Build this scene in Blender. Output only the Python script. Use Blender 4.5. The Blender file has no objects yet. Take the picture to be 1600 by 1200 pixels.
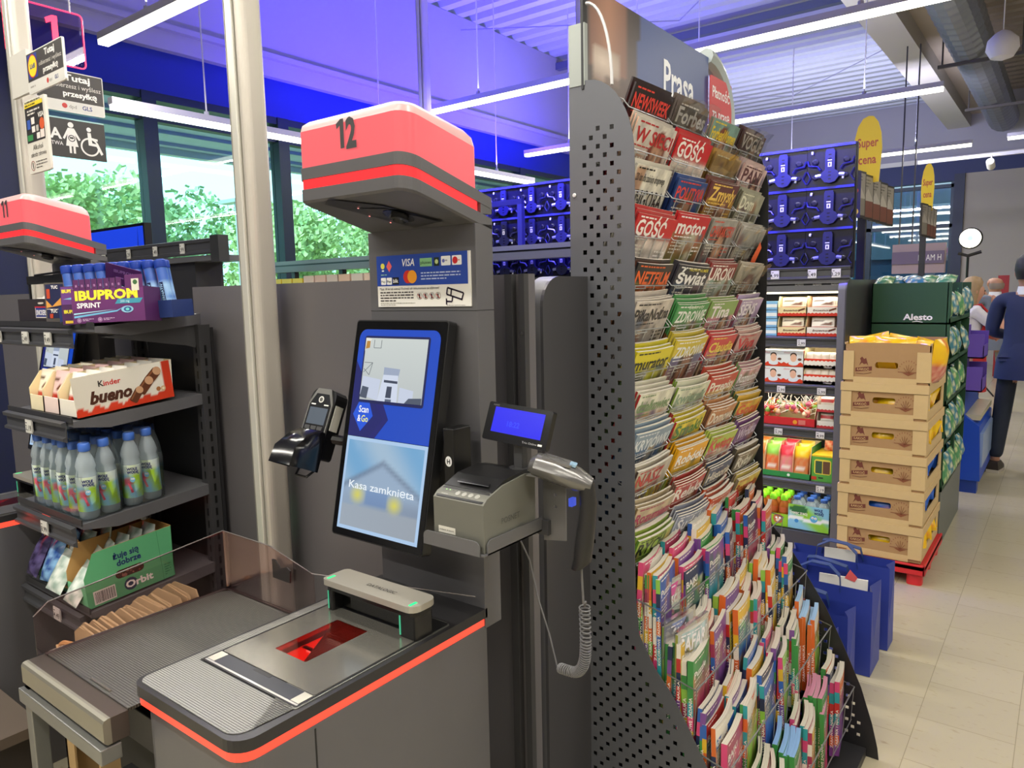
import bpy, math, random
from mathutils import Matrix, Vector
R = random.Random
sc = bpy.context.scene
COL = sc.collection

# ---------------------------------------------------------------- camera
F_PX = 1147.0
cd = bpy.data.cameras.new('camera'); cam = bpy.data.objects.new('camera', cd); COL.objects.link(cam)
cd.sensor_width = 36.0; cd.lens = 36.0 * F_PX / 1600.0; cd.clip_start = 0.05; cd.clip_end = 200
_r = ((0.79694032, 0.05766393, -0.60129942), (0.60370335, -0.11013972, 0.78956413), (-0.02069758, -0.99224196, -0.12258669))
_m = Matrix([[a[0], -a[1], -a[2]] for a in _r]).to_4x4()
_m.translation = (0, 0, 1.59)
cam.matrix_world = _m
sc.camera = cam

# ---------------------------------------------------------------- sky, sun, exposure
vs = sc.view_settings
vs.view_transform = 'Standard'; vs.look = 'None'; vs.gamma = 1.0; vs.use_curve_mapping = False
vs.exposure = 0.0
w = bpy.data.worlds.new('sky'); sc.world = w; w.use_nodes = True
_bg = w.node_tree.nodes['Background']
_bg.inputs[0].default_value = (0.62, 0.90, 1.0, 1); _bg.inputs[1].default_value = 3.0
_s = bpy.data.lights.new('sun', 'SUN'); _s.energy = 3.0; _s.angle = 0.02; _s.color = (1, 0.96, 0.85)
_so = bpy.data.objects.new('sun', _s); COL.objects.link(_so); _so.rotation_euler = (0.55, 0.35, 0.0)
sc.cycles.max_bounces = 6; sc.cycles.diffuse_bounces = 3; sc.cycles.glossy_bounces = 3
sc.cycles.transmission_bounces = 4; sc.cycles.transparent_max_bounces = 10
sc.cycles.caustics_reflective = False; sc.cycles.caustics_refractive = False
sc.cycles.sample_clamp_indirect = 4.0

def area_lamp(name, loc, sx, sy, power, color=(1, 1, 1), rot=(0, 0, 0), spread=180):
    l = bpy.data.lights.new(name, 'AREA'); l.shape = 'RECTANGLE'; l.size = sx; l.size_y = sy
    l.energy = power; l.color = color; l.spread = math.radians(spread)
    o = bpy.data.objects.new(name, l); COL.objects.link(o); o.location = loc; o.rotation_euler = rot
    return o
# the store's rows of linear lamps (fixtures are built further down at the same places)
LAMP_ROWS = [(-5.75, -1.1, 2.70, 3.5), (-5.45, -0.6, 5.80, 3.5), (-6.1, -1.1, 8.42, 3.5),
             (-5.6, -0.6, -0.5, 3.5), (0.4, 4.6, -0.5, 3.5), (0.6, 4.8, 2.7, 3.5), (0.4, 4.6, 5.8, 3.5),
             (0.6, 4.8, 9.4, 3.5), (-6.0, -1.2, 12.0, 3.5), (-3.4, 1.6, 1.05, 3.5), (-3.4, 1.6, -2.2, 3.5)]
for i, (x0, x1, y, z) in enumerate(LAMP_ROWS):
    kd = (1.5, 1, 1.1, 1.7, 1.15, 1.15, 1.1, 1.0, 2.6, 1.4, 1.4)[i]; ku = (5 if y > 11 else 1.3) if y > 8 else .32
    area_lamp('lamp_light', ((x0 + x1) / 2, y, z - 0.075), x1 - x0, 0.07, 12 * kd * (x1 - x0), (1, 0.95, 0.85))
    area_lamp('added_fill_light', ((x0 + x1) / 2, y, z + 0.09), x1 - x0, 0.05, 5.0 * ku * (x1 - x0), (0.90, 0.93, 1.0) if y < 11 else (0.78, 0.78, 1.0), (math.pi if y < 11 else math.radians(112), 0, 0))  # added fill for the ceiling; the back row turns to brighten the wall
area_lamp('lamp_light', (-5.75, 5.55, 3.02), 0.07, 5.4, 40, (1, 0.98, 0.95))
# added blue lights, no known source: ceiling above, moulded wall face below
area_lamp('added_blue_light', (-3.6, 4.68, 2.44), 2.6, 0.05, 140, (0.10, 0.07, 1.0), (math.pi, 0, 0), 100)
area_lamp('added_blue_light', (-2.5, 4.30, 2.78), 2.9, 0.05, 80, (0.12, 0.10, 1.0), (0.42, 0, 0), 75)
area_lamp('added_blue_light', (-5.75, 7.0, 3.17), 0.05, 4.6, 260, (0.10, 0.045, 1.0), (math.pi, 0, 0))  # added over the window lamp to turn ceiling and beam blue

# ---------------------------------------------------------------- helpers
def s2l(v): return v / 12.92 if v <= 0.04045 else ((v + 0.055) / 1.055) ** 2.4
def c(h):
    if isinstance(h, tuple): return h
    h = h.lstrip('#'); return tuple(s2l(int(h[i:i + 2], 16) / 255) for i in (0, 2, 4))
def mixc(a, b, t): return tuple(x + (y - x) * t for x, y in zip(a, b))
MATS = {}
def _new(key):
    m = bpy.data.materials.new(key); m.use_nodes = True
    nt = m.node_tree; return m, nt, nt.nodes['Principled BSDF']
def mat(h, rough=0.5, metal=0.0, noise=0.0, nscale=60.0, bump=0.0, coat=0.0):
    k = ('p', h, rough, metal, noise, nscale, bump, coat)
    if k in MATS: return MATS[k]
    m, nt, p = _new('surface_%d' % len(MATS))
    col = c(h)
    p.inputs['Base Color'].default_value = (*col, 1)
    p.inputs['Roughness'].default_value = rough; p.inputs['Metallic'].default_value = metal
    if coat: p.inputs['Coat Weight'].default_value = coat; p.inputs['Coat Roughness'].default_value = 0.08
    if noise or bump:
        tc = nt.nodes.new('ShaderNodeTexCoord'); nz = nt.nodes.new('ShaderNodeTexNoise')
        nz.inputs['Scale'].default_value = nscale; nz.inputs['Detail'].default_value = 3
        nt.links.new(tc.outputs['Object'], nz.inputs['Vector'])
        if noise:
            mx = nt.nodes.new('ShaderNodeMix'); mx.data_type = 'RGBA'
            mx.inputs[6].default_value = (*[max(0, x * (1 - noise)) for x in col], 1)
            mx.inputs[7].default_value = (*[min(1, x * (1 + noise)) for x in col], 1)
            nt.links.new(nz.outputs['Fac'], mx.inputs[0]); nt.links.new(mx.outputs[2], p.inputs['Base Color'])
        if bump:
            b = nt.nodes.new('ShaderNodeBump'); b.inputs['Strength'].default_value = bump; b.inputs['Distance'].default_value = 0.002
            nt.links.new(nz.outputs['Fac'], b.inputs['Height']); nt.links.new(b.outputs[0], p.inputs['Normal'])
    MATS[k] = m; return m
def paint(rough=0.45, emit=0.0, coat=0.0):
    k = ('v', rough, emit, coat)
    if k in MATS: return MATS[k]
    m, nt, p = _new('print_%d' % len(MATS))
    a = nt.nodes.new('ShaderNodeAttribute'); a.attribute_name = 'Col'
    nt.links.new(a.outputs['Color'], p.inputs['Base Color'])
    p.inputs['Roughness'].default_value = rough
    if coat: p.inputs['Coat Weight'].default_value = coat; p.inputs['Coat Roughness'].default_value = 0.1
    if emit:
        p.inputs['Base Color'].default_value = (0.02, 0.02, 0.02, 1)
        nt.links.remove(p.inputs['Base Color'].links[0])
        nt.links.new(a.outputs['Color'], p.inputs['Emission Color']); p.inputs['Emission Strength'].default_value = emit
    MATS[k] = m; return m
def glow(h, s, base='#202020'):
    k = ('e', h, s, base)
    if k in MATS: return MATS[k]
    m, nt, p = _new('glow_%d' % len(MATS))
    p.inputs['Base Color'].default_value = (*c(base), 1); p.inputs['Roughness'].default_value = 0.3
    p.inputs['Emission Color'].default_value = (*c(h), 1); p.inputs['Emission Strength'].default_value = s
    MATS[k] = m; return m
def clear(h='#ffffff', refl=0.08, rough=0.02):
    k = ('g', h, refl, rough)
    if k in MATS: return MATS[k]
    m = bpy.data.materials.new('clear_%d' % len(MATS)); m.use_nodes = True; nt = m.node_tree; nt.nodes.clear()
    o = nt.nodes.new('ShaderNodeOutputMaterial'); mx = nt.nodes.new('ShaderNodeMixShader')
    t = nt.nodes.new('ShaderNodeBsdfTransparent'); g = nt.nodes.new('ShaderNodeBsdfGlossy')
    lw = nt.nodes.new('ShaderNodeLayerWeight'); lw.inputs[0].default_value = 0.25
    ma = nt.nodes.new('ShaderNodeMath'); ma.operation = 'MULTIPLY_ADD'; ma.inputs[1].default_value = 0.5; ma.inputs[2].default_value = refl
    t.inputs[0].default_value = (*c(h), 1); g.inputs['Roughness'].default_value = rough
    nt.links.new(lw.outputs['Fresnel'], ma.inputs[0]); nt.links.new(ma.outputs[0], mx.inputs[0])
    nt.links.new(t.outputs[0], mx.inputs[1]); nt.links.new(g.outputs[0], mx.inputs[2]); nt.links.new(mx.outputs[0], o.inputs[0])
    MATS[k] = m; return m
def milky(h, f, rough=0.15):
    k = ('k', h, f, rough)
    if k in MATS: return MATS[k]
    m = bpy.data.materials.new('milky_%d' % len(MATS)); m.use_nodes = True; nt = m.node_tree; p = nt.nodes['Principled BSDF']; o = nt.nodes['Material Output']
    p.inputs['Base Color'].default_value = (*c(h), 1); p.inputs['Roughness'].default_value = rough
    mx = nt.nodes.new('ShaderNodeMixShader'); t = nt.nodes.new('ShaderNodeBsdfTransparent'); mx.inputs[0].default_value = f
    nt.links.new(t.outputs[0], mx.inputs[1]); nt.links.new(p.outputs[0], mx.inputs[2]); nt.links.new(mx.outputs[0], o.inputs[0])
    MATS[k] = m; return m
def ribbed(h, scale, rough=0.3, metal=0.9, strength=0.5, axis='Y', both=False):
    k = ('r', h, scale, rough, metal, strength, axis, both)
    if k in MATS: return MATS[k]
    m, nt, p = _new('ribbed_%d' % len(MATS))
    p.inputs['Base Color'].default_value = (*c(h), 1); p.inputs['Roughness'].default_value = rough; p.inputs['Metallic'].default_value = metal
    tc = nt.nodes.new('ShaderNodeTexCoord'); prev = None
    for ax in ((axis, 'X' if axis == 'Y' else 'Y') if both else (axis,)):
        wv = nt.nodes.new('ShaderNodeTexWave'); wv.bands_direction = ax; wv.inputs['Scale'].default_value = scale
        nt.links.new(tc.outputs['Object'], wv.inputs['Vector'])
        if prev:
            ad = nt.nodes.new('ShaderNodeMath'); nt.links.new(prev, ad.inputs[0]); nt.links.new(wv.outputs['Fac'], ad.inputs[1]); prev = ad.outputs[0]
        else: prev = wv.outputs['Fac']
    b = nt.nodes.new('ShaderNodeBump'); b.inputs['Strength'].default_value = strength; b.inputs['Distance'].default_value = 0.001
    nt.links.new(prev, b.inputs['Height']); nt.links.new(b.outputs[0], p.inputs['Normal'])
    MATS[k] = m; return m

_TXT = {}
def text_geo(s, bold=0.0, shear=0.0):
    k = (s, bold, shear)
    if k not in _TXT:
        cu = bpy.data.curves.new('t', 'FONT'); cu.body = s; cu.size = 1; cu.offset = bold; cu.shear = shear; cu.resolution_u = 2
        o = bpy.data.objects.new('t', cu); me = bpy.data.meshes.new_from_object(o)
        v = [tuple(x.co) for x in me.vertices]; f = [tuple(p.vertices) for p in me.polygons]
        bpy.data.objects.remove(o); bpy.data.curves.remove(cu); bpy.data.meshes.remove(me)
        _TXT[k] = (v, f)
    return _TXT[k]
def fill2d(outer, holes=()):
    cu = bpy.data.curves.new('p', 'CURVE'); cu.dimensions = '2D'; cu.fill_mode = 'BOTH'
    for pts in [outer] + list(holes):
        sp = cu.splines.new('POLY'); sp.points.add(len(pts) - 1); sp.use_cyclic_u = True
        for q, p in zip(sp.points, pts): q.co = (p[0], p[1], 0, 1)
    o = bpy.data.objects.new('p', cu); me = bpy.data.meshes.new_from_object(o)
    v = [(x.co.x, x.co.y) for x in me.vertices]; f = [tuple(p.vertices) for p in me.polygons]
    bpy.data.objects.remove(o); bpy.data.curves.remove(cu); bpy.data.meshes.remove(me)
    return v, f
def rrect(x0, y0, x1, y1, r, seg=4):
    if isinstance(r, (int, float)): r = (r, r, r, r)
    out = []
    for (cx, cy, a0, rr) in ((x1 - r[0], y0 + r[0], -90, r[0]), (x1 - r[1], y1 - r[1], 0, r[1]), (x0 + r[2], y1 - r[2], 90, r[2]), (x0 + r[3], y0 + r[3], 180, r[3])):
        n = seg if rr > 0 else 0
        for i in range(n + 1):
            a = math.radians(a0 + (90 * i / n if n else 0)); out.append((cx + rr * math.cos(a), cy + rr * math.sin(a)))
    return out
def frame(o, u, v):
    u = Vector(u).normalized(); v = Vector(v); v = (v - u * v.dot(u)).normalized(); n = u.cross(v)
    m = Matrix((u, v, n)).transposed().to_4x4(); m.translation = o; return m

def root_loc(p):
    while p.parent: p = p.parent
    return Vector(p.get('_base', p.location))
class MB:
    """collects faces, then links them as one mesh object"""
    def __init__(s): s.v = []; s.f = []; s.fm = []; s.fc = []; s.mats = []; s.M = Matrix.Identity(4); s.warp = None; s.fs = []
    def mi(s, m):
        if m not in s.mats: s.mats.append(m)
        return s.mats.index(m)
    def add(s, verts, faces, m, col=None, smooth=False, cols=None):
        b = len(s.v)
        for p in verts:
            if s.warp: p = s.warp(*p)
            s.v.append(s.M @ Vector(p))
        i = s.mi(m); cc = c(col) if col is not None else (1, 1, 1)
        for f in faces:
            s.f.append(tuple(b + k for k in f)); s.fm.append(i); s.fs.append(smooth)
            s.fc.append([cols[k] for k in f] if cols else cc)
    def box(s, x0, y0, z0, x1, y1, z1, m, col=None):
        v = [(x0, y0, z0), (x1, y0, z0), (x1, y1, z0), (x0, y1, z0), (x0, y0, z1), (x1, y0, z1), (x1, y1, z1), (x0, y1, z1)]
        s.add(v, [(0, 3, 2, 1), (4, 5, 6, 7), (0, 1, 5, 4), (1, 2, 6, 5), (2, 3, 7, 6), (3, 0, 4, 7)], m, col)
    def quad(s, a, b, cc, d, m, col=None): s.add([a, b, cc, d], [(0, 1, 2, 3)], m, col)
    def rect(s, x0, y0, x1, y1, m, col=None, z=0.0): s.add([(x0, y0, z), (x1, y0, z), (x1, y1, z), (x0, y1, z)], [(0, 1, 2, 3)], m, col)
    def poly(s, pts, m, col=None, z=0.0): s.add([(p[0], p[1], z) for p in pts], [tuple(range(len(pts)))], m, col)
    def disc(s, x, y, r, m, col=None, z=0.0, n=16, ry=None):
        ry = ry or r
        s.poly([(x + r * math.cos(i * 2 * math.pi / n), y + ry * math.sin(i * 2 * math.pi / n)) for i in range(n)], m, col, z)
    def ring(s, x, y, r, w_, m, col=None, z=0.0, n=20):
        v = []; 
        for i in range(n):
            a = i * 2 * math.pi / n
            v += [(x + r * math.cos(a), y + r * math.sin(a), z), (x + (r - w_) * math.cos(a), y + (r - w_) * math.sin(a), z)]
        s.add(v, [(2 * i, (2 * i + 2) % (2 * n), (2 * i + 3) % (2 * n), 2 * i + 1) for i in range(n)], m, col)
    def grid(s, x0, y0, x1, y1, nu, nv, fn, m, z=0.0):
        v = []; cl = []
        for j in range(nv + 1):
            for i in range(nu + 1):
                u, t = i / nu, j / nv
                v.append((x0 + (x1 - x0) * u, y0 + (y1 - y0) * t, z)); cl.append(fn(u, t))
        s.add(v, [(j * (nu + 1) + i, j * (nu + 1) + i + 1, (j + 1) * (nu + 1) + i + 1, (j + 1) * (nu + 1) + i) for j in range(nv) for i in range(nu)], m, cols=cl)
    def plate(s, outer, holes, z0, z1, m, col=None):
        v, f = fill2d(outer, holes); n = len(v)
        s.add([(x, y, z1) for x, y in v], f, m, col); s.add([(x, y, z0) for x, y in v], [tuple(reversed(q)) for q in f], m, col)
        for lp in [outer] + list(holes):
            k = len(lp)
            s.add([(x, y, z0) for x, y in lp] + [(x, y, z1) for x, y in lp], [(i, (i + 1) % k, k + (i + 1) % k, k + i) for i in range(k)], m, col)
    def loft(s, rings, m, col=None, cap=True, smooth=False):
        k = len(rings[0]); v = [p for r in rings for p in r]; f = []
        for j in range(len(rings) - 1):
            for i in range(k): f.append((j * k + i, j * k + (i + 1) % k, (j + 1) * k + (i + 1) % k, (j + 1) * k + i))
        s.add(v, f, m, col, smooth)
        if cap:
            s.add(rings[0], [tuple(reversed(range(k)))], m, col); s.add(rings[-1], [tuple(range(k))], m, col)
    def prism(s, pts, z0, z1, m, col=None): s.loft([[(x, y, z0) for x, y in pts], [(x, y, z1) for x, y in pts]], m, col)
    def lathe(s, prof, m, col=None, n=12, at=(0, 0, 0), cap=True):
        s.loft([[(at[0] + r * math.cos(i * 2 * math.pi / n), at[1] + r * math.sin(i * 2 * math.pi / n), at[2] + z) for i in range(n)] for r, z in prof], m, col, cap, True)
    def tube(s, path, r, m, col=None, n=6, closed=False):
        P = [Vector(p) for p in path]; rings = []; L = len(P)
        prev = None
        for i, p in enumerate(P):
            a = P[i - 1] if (i > 0 or closed) else p; b = P[(i + 1) % L] if (i < L - 1 or closed) else p
            t = (b - a).normalized()
            if prev is None:
                ref = Vector((0, 0, 1)) if abs(t.z) < 0.9 else Vector((1, 0, 0)); e = t.cross(ref).normalized()
            else: e = (prev - t * prev.dot(t)); e = e.normalized() if e.length > 1e-6 else t.orthogonal().normalized()
            prev = e; g = t.cross(e); rr = r[i] if isinstance(r, (list, tuple)) else r
            rings.append([tuple(p + e * (rr * math.cos(k * 2 * math.pi / n)) + g * (rr * math.sin(k * 2 * math.pi / n))) for k in range(n)])
        if closed: rings.append(rings[0])
        s.loft(rings, m, col, not closed, True)
    def text(s, t, x, y, h, m, col=None, wid=None, bold=0.0, shear=0.0, z=0.0008, al='L', sx=1.0):
        v, f = text_geo(t, bold, shear)
        if not v: return
        k = h / 0.727; x0 = min(p[0] for p in v); x1 = max(p[0] for p in v)
        kx = k * sx if wid is None else wid / (x1 - x0)
        W = (x1 - x0) * kx; ox = x - (0 if al == 'L' else W / 2 if al == 'C' else W)
        s.add([(ox + (p[0] - x0) * kx, y + p[1] * k, z) for p in v], f, m, col)
    def one(s, x, y, h, m, z=0.001, k=1.0):
        s.poly([(x + h * .20 * k, y), (x + h * .40 * k, y), (x + h * .40 * k, y + h), (x + h * .24 * k, y + h), (x, y + h * .86), (x + h * .03 * k, y + h * .68), (x + h * .20 * k, y + h * .78)], m, None, z)
    def lines(s, x0, y0, x1, n, pitch, h, m, col, z=0.0008, seed=1):
        """rows of fine print"""
        r = R(seed)
        for i in range(n):
            e = x0 + (x1 - x0) * (1 if i < n - 1 else r.uniform(0.4, 0.8)); x = x0
            while x < e:
                q = min(e, x + r.uniform(0.6, 2.2) * h * 3); s.rect(x, y0 - i * pitch, q, y0 - i * pitch + h, m, col, z); x = q + h
    def _mesh(s, name, base, smooth):
        me = bpy.data.meshes.new(name); me.from_pydata([tuple(p - base) for p in s.v], [], s.f)
        for m in s.mats: me.materials.append(m)
        me.polygons.foreach_set('material_index', s.fm)
        if any(cc != (1, 1, 1) for cc in s.fc):
            at = me.color_attributes.new('Col', 'FLOAT_COLOR', 'CORNER'); d = []
            for f, cc in zip(s.f, s.fc):
                if isinstance(cc, list):
                    for q in cc: d += [q[0], q[1], q[2], 1]
                else:
                    for _ in f: d += [cc[0], cc[1], cc[2], 1]
            at.data.foreach_set('color', d)
        if smooth is True: me.polygons.foreach_set('use_smooth', [True] * len(s.f))
        else: me.polygons.foreach_set('use_smooth', s.fs)
        me.update()
        if smooth is True or any(s.fs):
            try: me.set_sharp_from_angle(angle=math.radians(40))
            except Exception: pass
        return me
    def _bev(s, o, bev):
        if bev:
            b = o.modifiers.new('bevel', 'BEVEL'); b.width = bev; b.segments = 2; b.limit_method = 'ANGLE'; b.angle_limit = math.radians(50)
    def part(s, name, parent, bev=0.0, smooth=False, label=None, kind=None):
        o = bpy.data.objects.new(name, s._mesh(name, root_loc(parent), smooth)); COL.objects.link(o); o.parent = parent
        if label: o['label'] = label
        if kind: o['kind'] = kind
        s._bev(o, bev); return o
    def thing(s, name, label=None, cat=None, group=None, bev=0.0, smooth=False, kind=None, base=None):
        if base is None:
            xs = [p.x for p in s.v]; ys = [p.y for p in s.v]; zs = [p.z for p in s.v]
            base = Vector(((min(xs) + max(xs)) / 2, (min(ys) + max(ys)) / 2, min(zs)))
        base = Vector(base)
        o = bpy.data.objects.new(name, s._mesh(name, base, smooth)); COL.objects.link(o); o.location = base
        tag(o, label, cat, group, kind); s._bev(o, bev); return o
def tag(o, label=None, cat=None, group=None, kind=None):
    for k, v in (('label', label), ('category', cat), ('group', group), ('kind', kind)):
        if v: o[k] = v
    return o
def T(name, label, cat, loc=(0, 0, 0), group=None):
    o = bpy.data.objects.new(name, None); COL.objects.link(o); o.location = loc; o.empty_display_size = 0.05
    return tag(o, label, cat, group)
def kids(o): return [x for x in COL.objects if x.parent == o]
def copytree(root, loc=None, rot=None, label=None, group=None, skip=()):
    def cp(o, par):
        n = o.copy(); COL.objects.link(n); n.parent = par
        for ch in list(o.children):
            if ch not in skip: cp(ch, n)
        return n
    n = cp(root, None)
    if loc is not None: n.location = loc
    if rot is not None: n.rotation_euler = rot
    if label: n['label'] = label
    if group: n['group'] = group
    return n
ORD = ['first', 'second', 'third', 'fourth', 'fifth', 'sixth', 'seventh', 'eighth', 'ninth', 'tenth', 'eleventh', 'twelfth', 'thirteenth', 'fourteenth']
DK = '#626164'      # dark grey powder coat
DARK = mat(DK, 0.38, 0.15, 0.06, 9.0)
DARK2 = mat('#444446', 0.42, 0.1)
BLACK = mat('#0c0c0d', 0.3)
STEEL = mat('#b9b8b2', 0.28, 1.0)
WHITE = mat('#e8e6e0', 0.5)
INK = paint(0.5)
# ---------------------------------------------------------------- room
XW, YB, ZD = -6.7, 17.2, 5.2
def structure(mb, name, **k): return mb.thing(name, kind='structure', **k)
def floor_mat():
    m, nt, p = _new('floor_tiles')
    tc = nt.nodes.new('ShaderNodeTexCoord'); sp = nt.nodes.new('ShaderNodeSeparateXYZ'); cb = nt.nodes.new('ShaderNodeCombineXYZ')
    nt.links.new(tc.outputs['Object'], sp.inputs[0])
    ax = nt.nodes.new('ShaderNodeMath'); ax.inputs[1].default_value = -2.775 + 30; ay = nt.nodes.new('ShaderNodeMath'); ay.inputs[1].default_value = 0.368 + 30
    nt.links.new(sp.outputs['Y'], ax.inputs[0]); nt.links.new(sp.outputs['X'], ay.inputs[0])
    nt.links.new(ax.outputs[0], cb.inputs[0]); nt.links.new(ay.outputs[0], cb.inputs[1])
    br = nt.nodes.new('ShaderNodeTexBrick'); nt.links.new(cb.outputs[0], br.inputs['Vector'])
    br.offset = 0.5; br.inputs['Scale'].default_value = 1.0; br.inputs['Brick Width'].default_value = 0.3; br.inputs['Row Height'].default_value = 0.3
    br.inputs['Mortar Size'].default_value = 0.0013; br.inputs['Mortar Smooth'].default_value = 0.3
    br.inputs['Color1'].default_value = (*c('#b3aa91'), 1); br.inputs['Color2'].default_value = (*c('#b7ae95'), 1); br.inputs['Mortar'].default_value = (*c('#8f8870'), 1)
    nz = nt.nodes.new('ShaderNodeTexNoise'); nz.inputs['Scale'].default_value = 55; nz.inputs['Detail'].default_value = 4
    mp = nt.nodes.new('ShaderNodeMapping'); mp.inputs['Scale'].default_value = (0.35, 1.0, 1.0)
    nt.links.new(tc.outputs['Object'], mp.inputs[0]); nt.links.new(mp.outputs[0], nz.inputs['Vector'])
    cr = nt.nodes.new('ShaderNodeValToRGB'); cr.color_ramp.elements[0].position = 0.62; cr.color_ramp.elements[1].position = 0.75
    cr.color_ramp.elements[0].color = (1, 1, 1, 1); cr.color_ramp.elements[1].color = (0.78, 0.74, 0.68, 1)
    mx = nt.nodes.new('ShaderNodeMix'); mx.data_type = 'RGBA'; mx.blend_type = 'MULTIPLY'; mx.inputs[0].default_value = 1
    nt.links.new(nz.outputs['Fac'], cr.inputs[0]); nt.links.new(br.outputs['Color'], mx.inputs[6]); nt.links.new(cr.outputs[0], mx.inputs[7])
    nt.links.new(mx.outputs[2], p.inputs['Base Color']); p.inputs['Roughness'].default_value = 0.22
    return m
mb = MB(); mb.box(-6.9, -4.6, -0.1, 6.6, 17.4, 0, floor_mat()); structure(mb, 'floor', base=(0, 0, 0))
WALLM = mat('#a9a8b8', 0.75, 0, 0.03, 2.0)
NAVY_LIT = mat('#0a2a93', 0.55, 0, 0.04, 3.0)  # navy band brightened to saturated blue, blue light painted in
FRAME = mat('#23323f', 0.4, 0.3)
# window wall: plain navy near part, white beam over, navy band, glazing
mb = MB(); mb.box(XW - 0.2, -4.6, 0, XW, 2.42, 3.82, mat('#17203f', 0.6)); structure(mb, 'wall_left')
mb = MB(); mb.box(XW - 0.2, -4.6, 3.82, XW + 0.1, 17.2, ZD, WALLM); mb.box(XW + 0.1, -4.6, 3.98, XW + 0.16, 17.2, 4.03, WALLM); structure(mb, 'wall_left_upper')
mb = MB(); mb.box(XW - 0.2, 2.42, 3.45, XW + 0.02, 17.2, 3.82, NAVY_LIT); structure(mb, 'trim_1')
mb = MB(); mb.box(XW - 0.2, 2.42, 0, XW, 17.2, 0.35, mat('#30343a', 0.6)); structure(mb, 'wall_left_lower')
ys = [2.02] + [2.08 + 1.41 * i for i in range(11)] + [17.2]
GLASS = clear('#dff6f4', 0.04)
for i in range(11):
    y0 = 2.08 + 1.41 * i; y1 = min(y0 + 1.41, 17.2)
    if i == 0: y0 = 2.48
    t = T('window_%d' % (i + 1), None, None, (XW - 0.1, (y0 + y1) / 2, 0.35)); t['kind'] = 'structure'
    m = MB(); X0, X1 = XW - 0.12, XW + 0.02
    m.box(X0 - .006, y0 - 0.06, 0.35, X1 + .012, y0 + 0.07, 3.449, FRAME)
    m.box(X0, y0 + .07, 3.38, X1, y1 - .06, 3.449, FRAME); m.box(X0, y0 + .07, 0.35, X1, y1 - .06, 0.42, FRAME); m.box(X0 + 0.02, y0 + .07, 3.20, X1 - 0.02, y1 - .06, 3.225, FRAME)
    m.part('window_frame', t, label='dark window frame')
    m = MB(); m.box(XW - 0.08, y0 + 0.07, 0.42, XW - 0.07, y1 - 0.06, 3.38, GLASS); m.part('window_pane', t)
# back wall
mb = MB(); mb.box(-6.9, YB, 4.01, 6.6, YB + 0.2, ZD, WALLM); mb.box(-6.9, YB - 0.04, 4.0, 6.6, YB, 4.09, mat('#e4e2e0', 0.6)); structure(mb, 'wall_back_upper')
mb = MB(); mb.box(-6.9, YB - 0.02, 3.62, 6.6, YB + 0.2, 4.01, mat('#12265e', 0.5)); structure(mb, 'trim_2')
mb = MB(); mb.box(-1.80, YB - 0.04, 0, 6.6, YB + 0.2, 3.74, mat('#a9a39b', 0.8)); structure(mb, 'wall_back')
mb = MB(); mb.box(-1.98, YB - 0.1, 0, -1.80, YB + 0.2, 3.74, mat('#1c2742', 0.5)); structure(mb, 'trim_3')
for i, (x0, x1) in enumerate(((-6.7, -5.1), (-5.1, -3.55), (-3.55, -1.98))):
    t = T('window_%d' % (i + 12), None, None, ((x0 + x1) / 2, YB, 0.0)); t['kind'] = 'structure'
    m = MB(); m.box(x0, YB, 0, x0 + 0.08, YB + 0.12, 3.62, FRAME); m.box(x1 - 0.06, YB, 0, x1, YB + 0.12, 3.62, FRAME)
    for z in (0, 1.25, 2.72, 3.5): m.box(x0, YB, z, x1, YB + 0.12, z + 0.07, FRAME)
    m.part('window_frame', t)
    m = MB(); m.box(x0 + 0.08, YB + 0.05, 0.07, x1 - 0.06, YB + 0.06, 3.5, clear('#a9c2ce', 0.22)); m.part('window_pane', t)
mb = MB(); mb.box(6.4, -4.6, 0, 6.6, 17.4, ZD, mat('#cfccc8', 0.8)); structure(mb, 'wall_right')
mb = MB(); mb.box(-6.9, -4.8, 0, 6.6, -4.6, ZD, mat('#c9c6c4', 0.8)); structure(mb, 'wall_front')
# corrugated roof deck: ribs run along X
DECK = mat('#c3c8d6', 0.55, 0.15)
def deck(name, x0, x1, z, m, pitch=0.31, dep=0.085):
    q = MB(); y = -4.6; pts = []
    while y < 17.3:
        pts += [(y, z), (y + pitch * .42, z), (y + pitch * .5, z - dep), (y + pitch * .92, z - dep)]; y += pitch
    v = [(x0, a, b) for a, b in pts] + [(x1, a, b) for a, b in pts]; n = len(pts)
    q.add(v, [(i, i + 1, n + i + 1, n + i) for i in range(n - 1)], m)
    q.box(x0, -4.6, z + 0.005, x1, 17.4, z + 0.2, m)
    structure(q, name)
deck('ceiling', -6.9, -1.9, ZD + 0.09, DECK)
deck('ceiling_right', -1.9, 6.6, ZD + 0.09, mat('#a89b8c', 0.6))
mb = MB(); mb.box(-2.15, -4.6, 4.62, -1.76, 17.2, ZD + 0.05, mat('#cfcac4', 0.7)); mb.box(-1.76, -4.6, 4.85, -1.55, 17.2, ZD + 0.05, mat('#b9ac9c', 0.7)); structure(mb, 'trim_4')
mb = MB(); mb.box(-6.6, 9.95, 5.02, -2.15, 10.05, 5.12, mat('#5d667c', 0.5)); structure(mb, 'trim_5')
mb = MB()
for y in (7.6, 12.4): mb.tube([(-6.5, y, 4.98), (-4.2, y + 1.6, 5.0), (-2.2, y - 0.4, 4.98)], 0.008, mat('#8d8fa8', 0.4))
mb.thing('cable_run', 'thin cables strung slantwise under the corrugated ceiling', 'cable', kind='structure')
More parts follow.
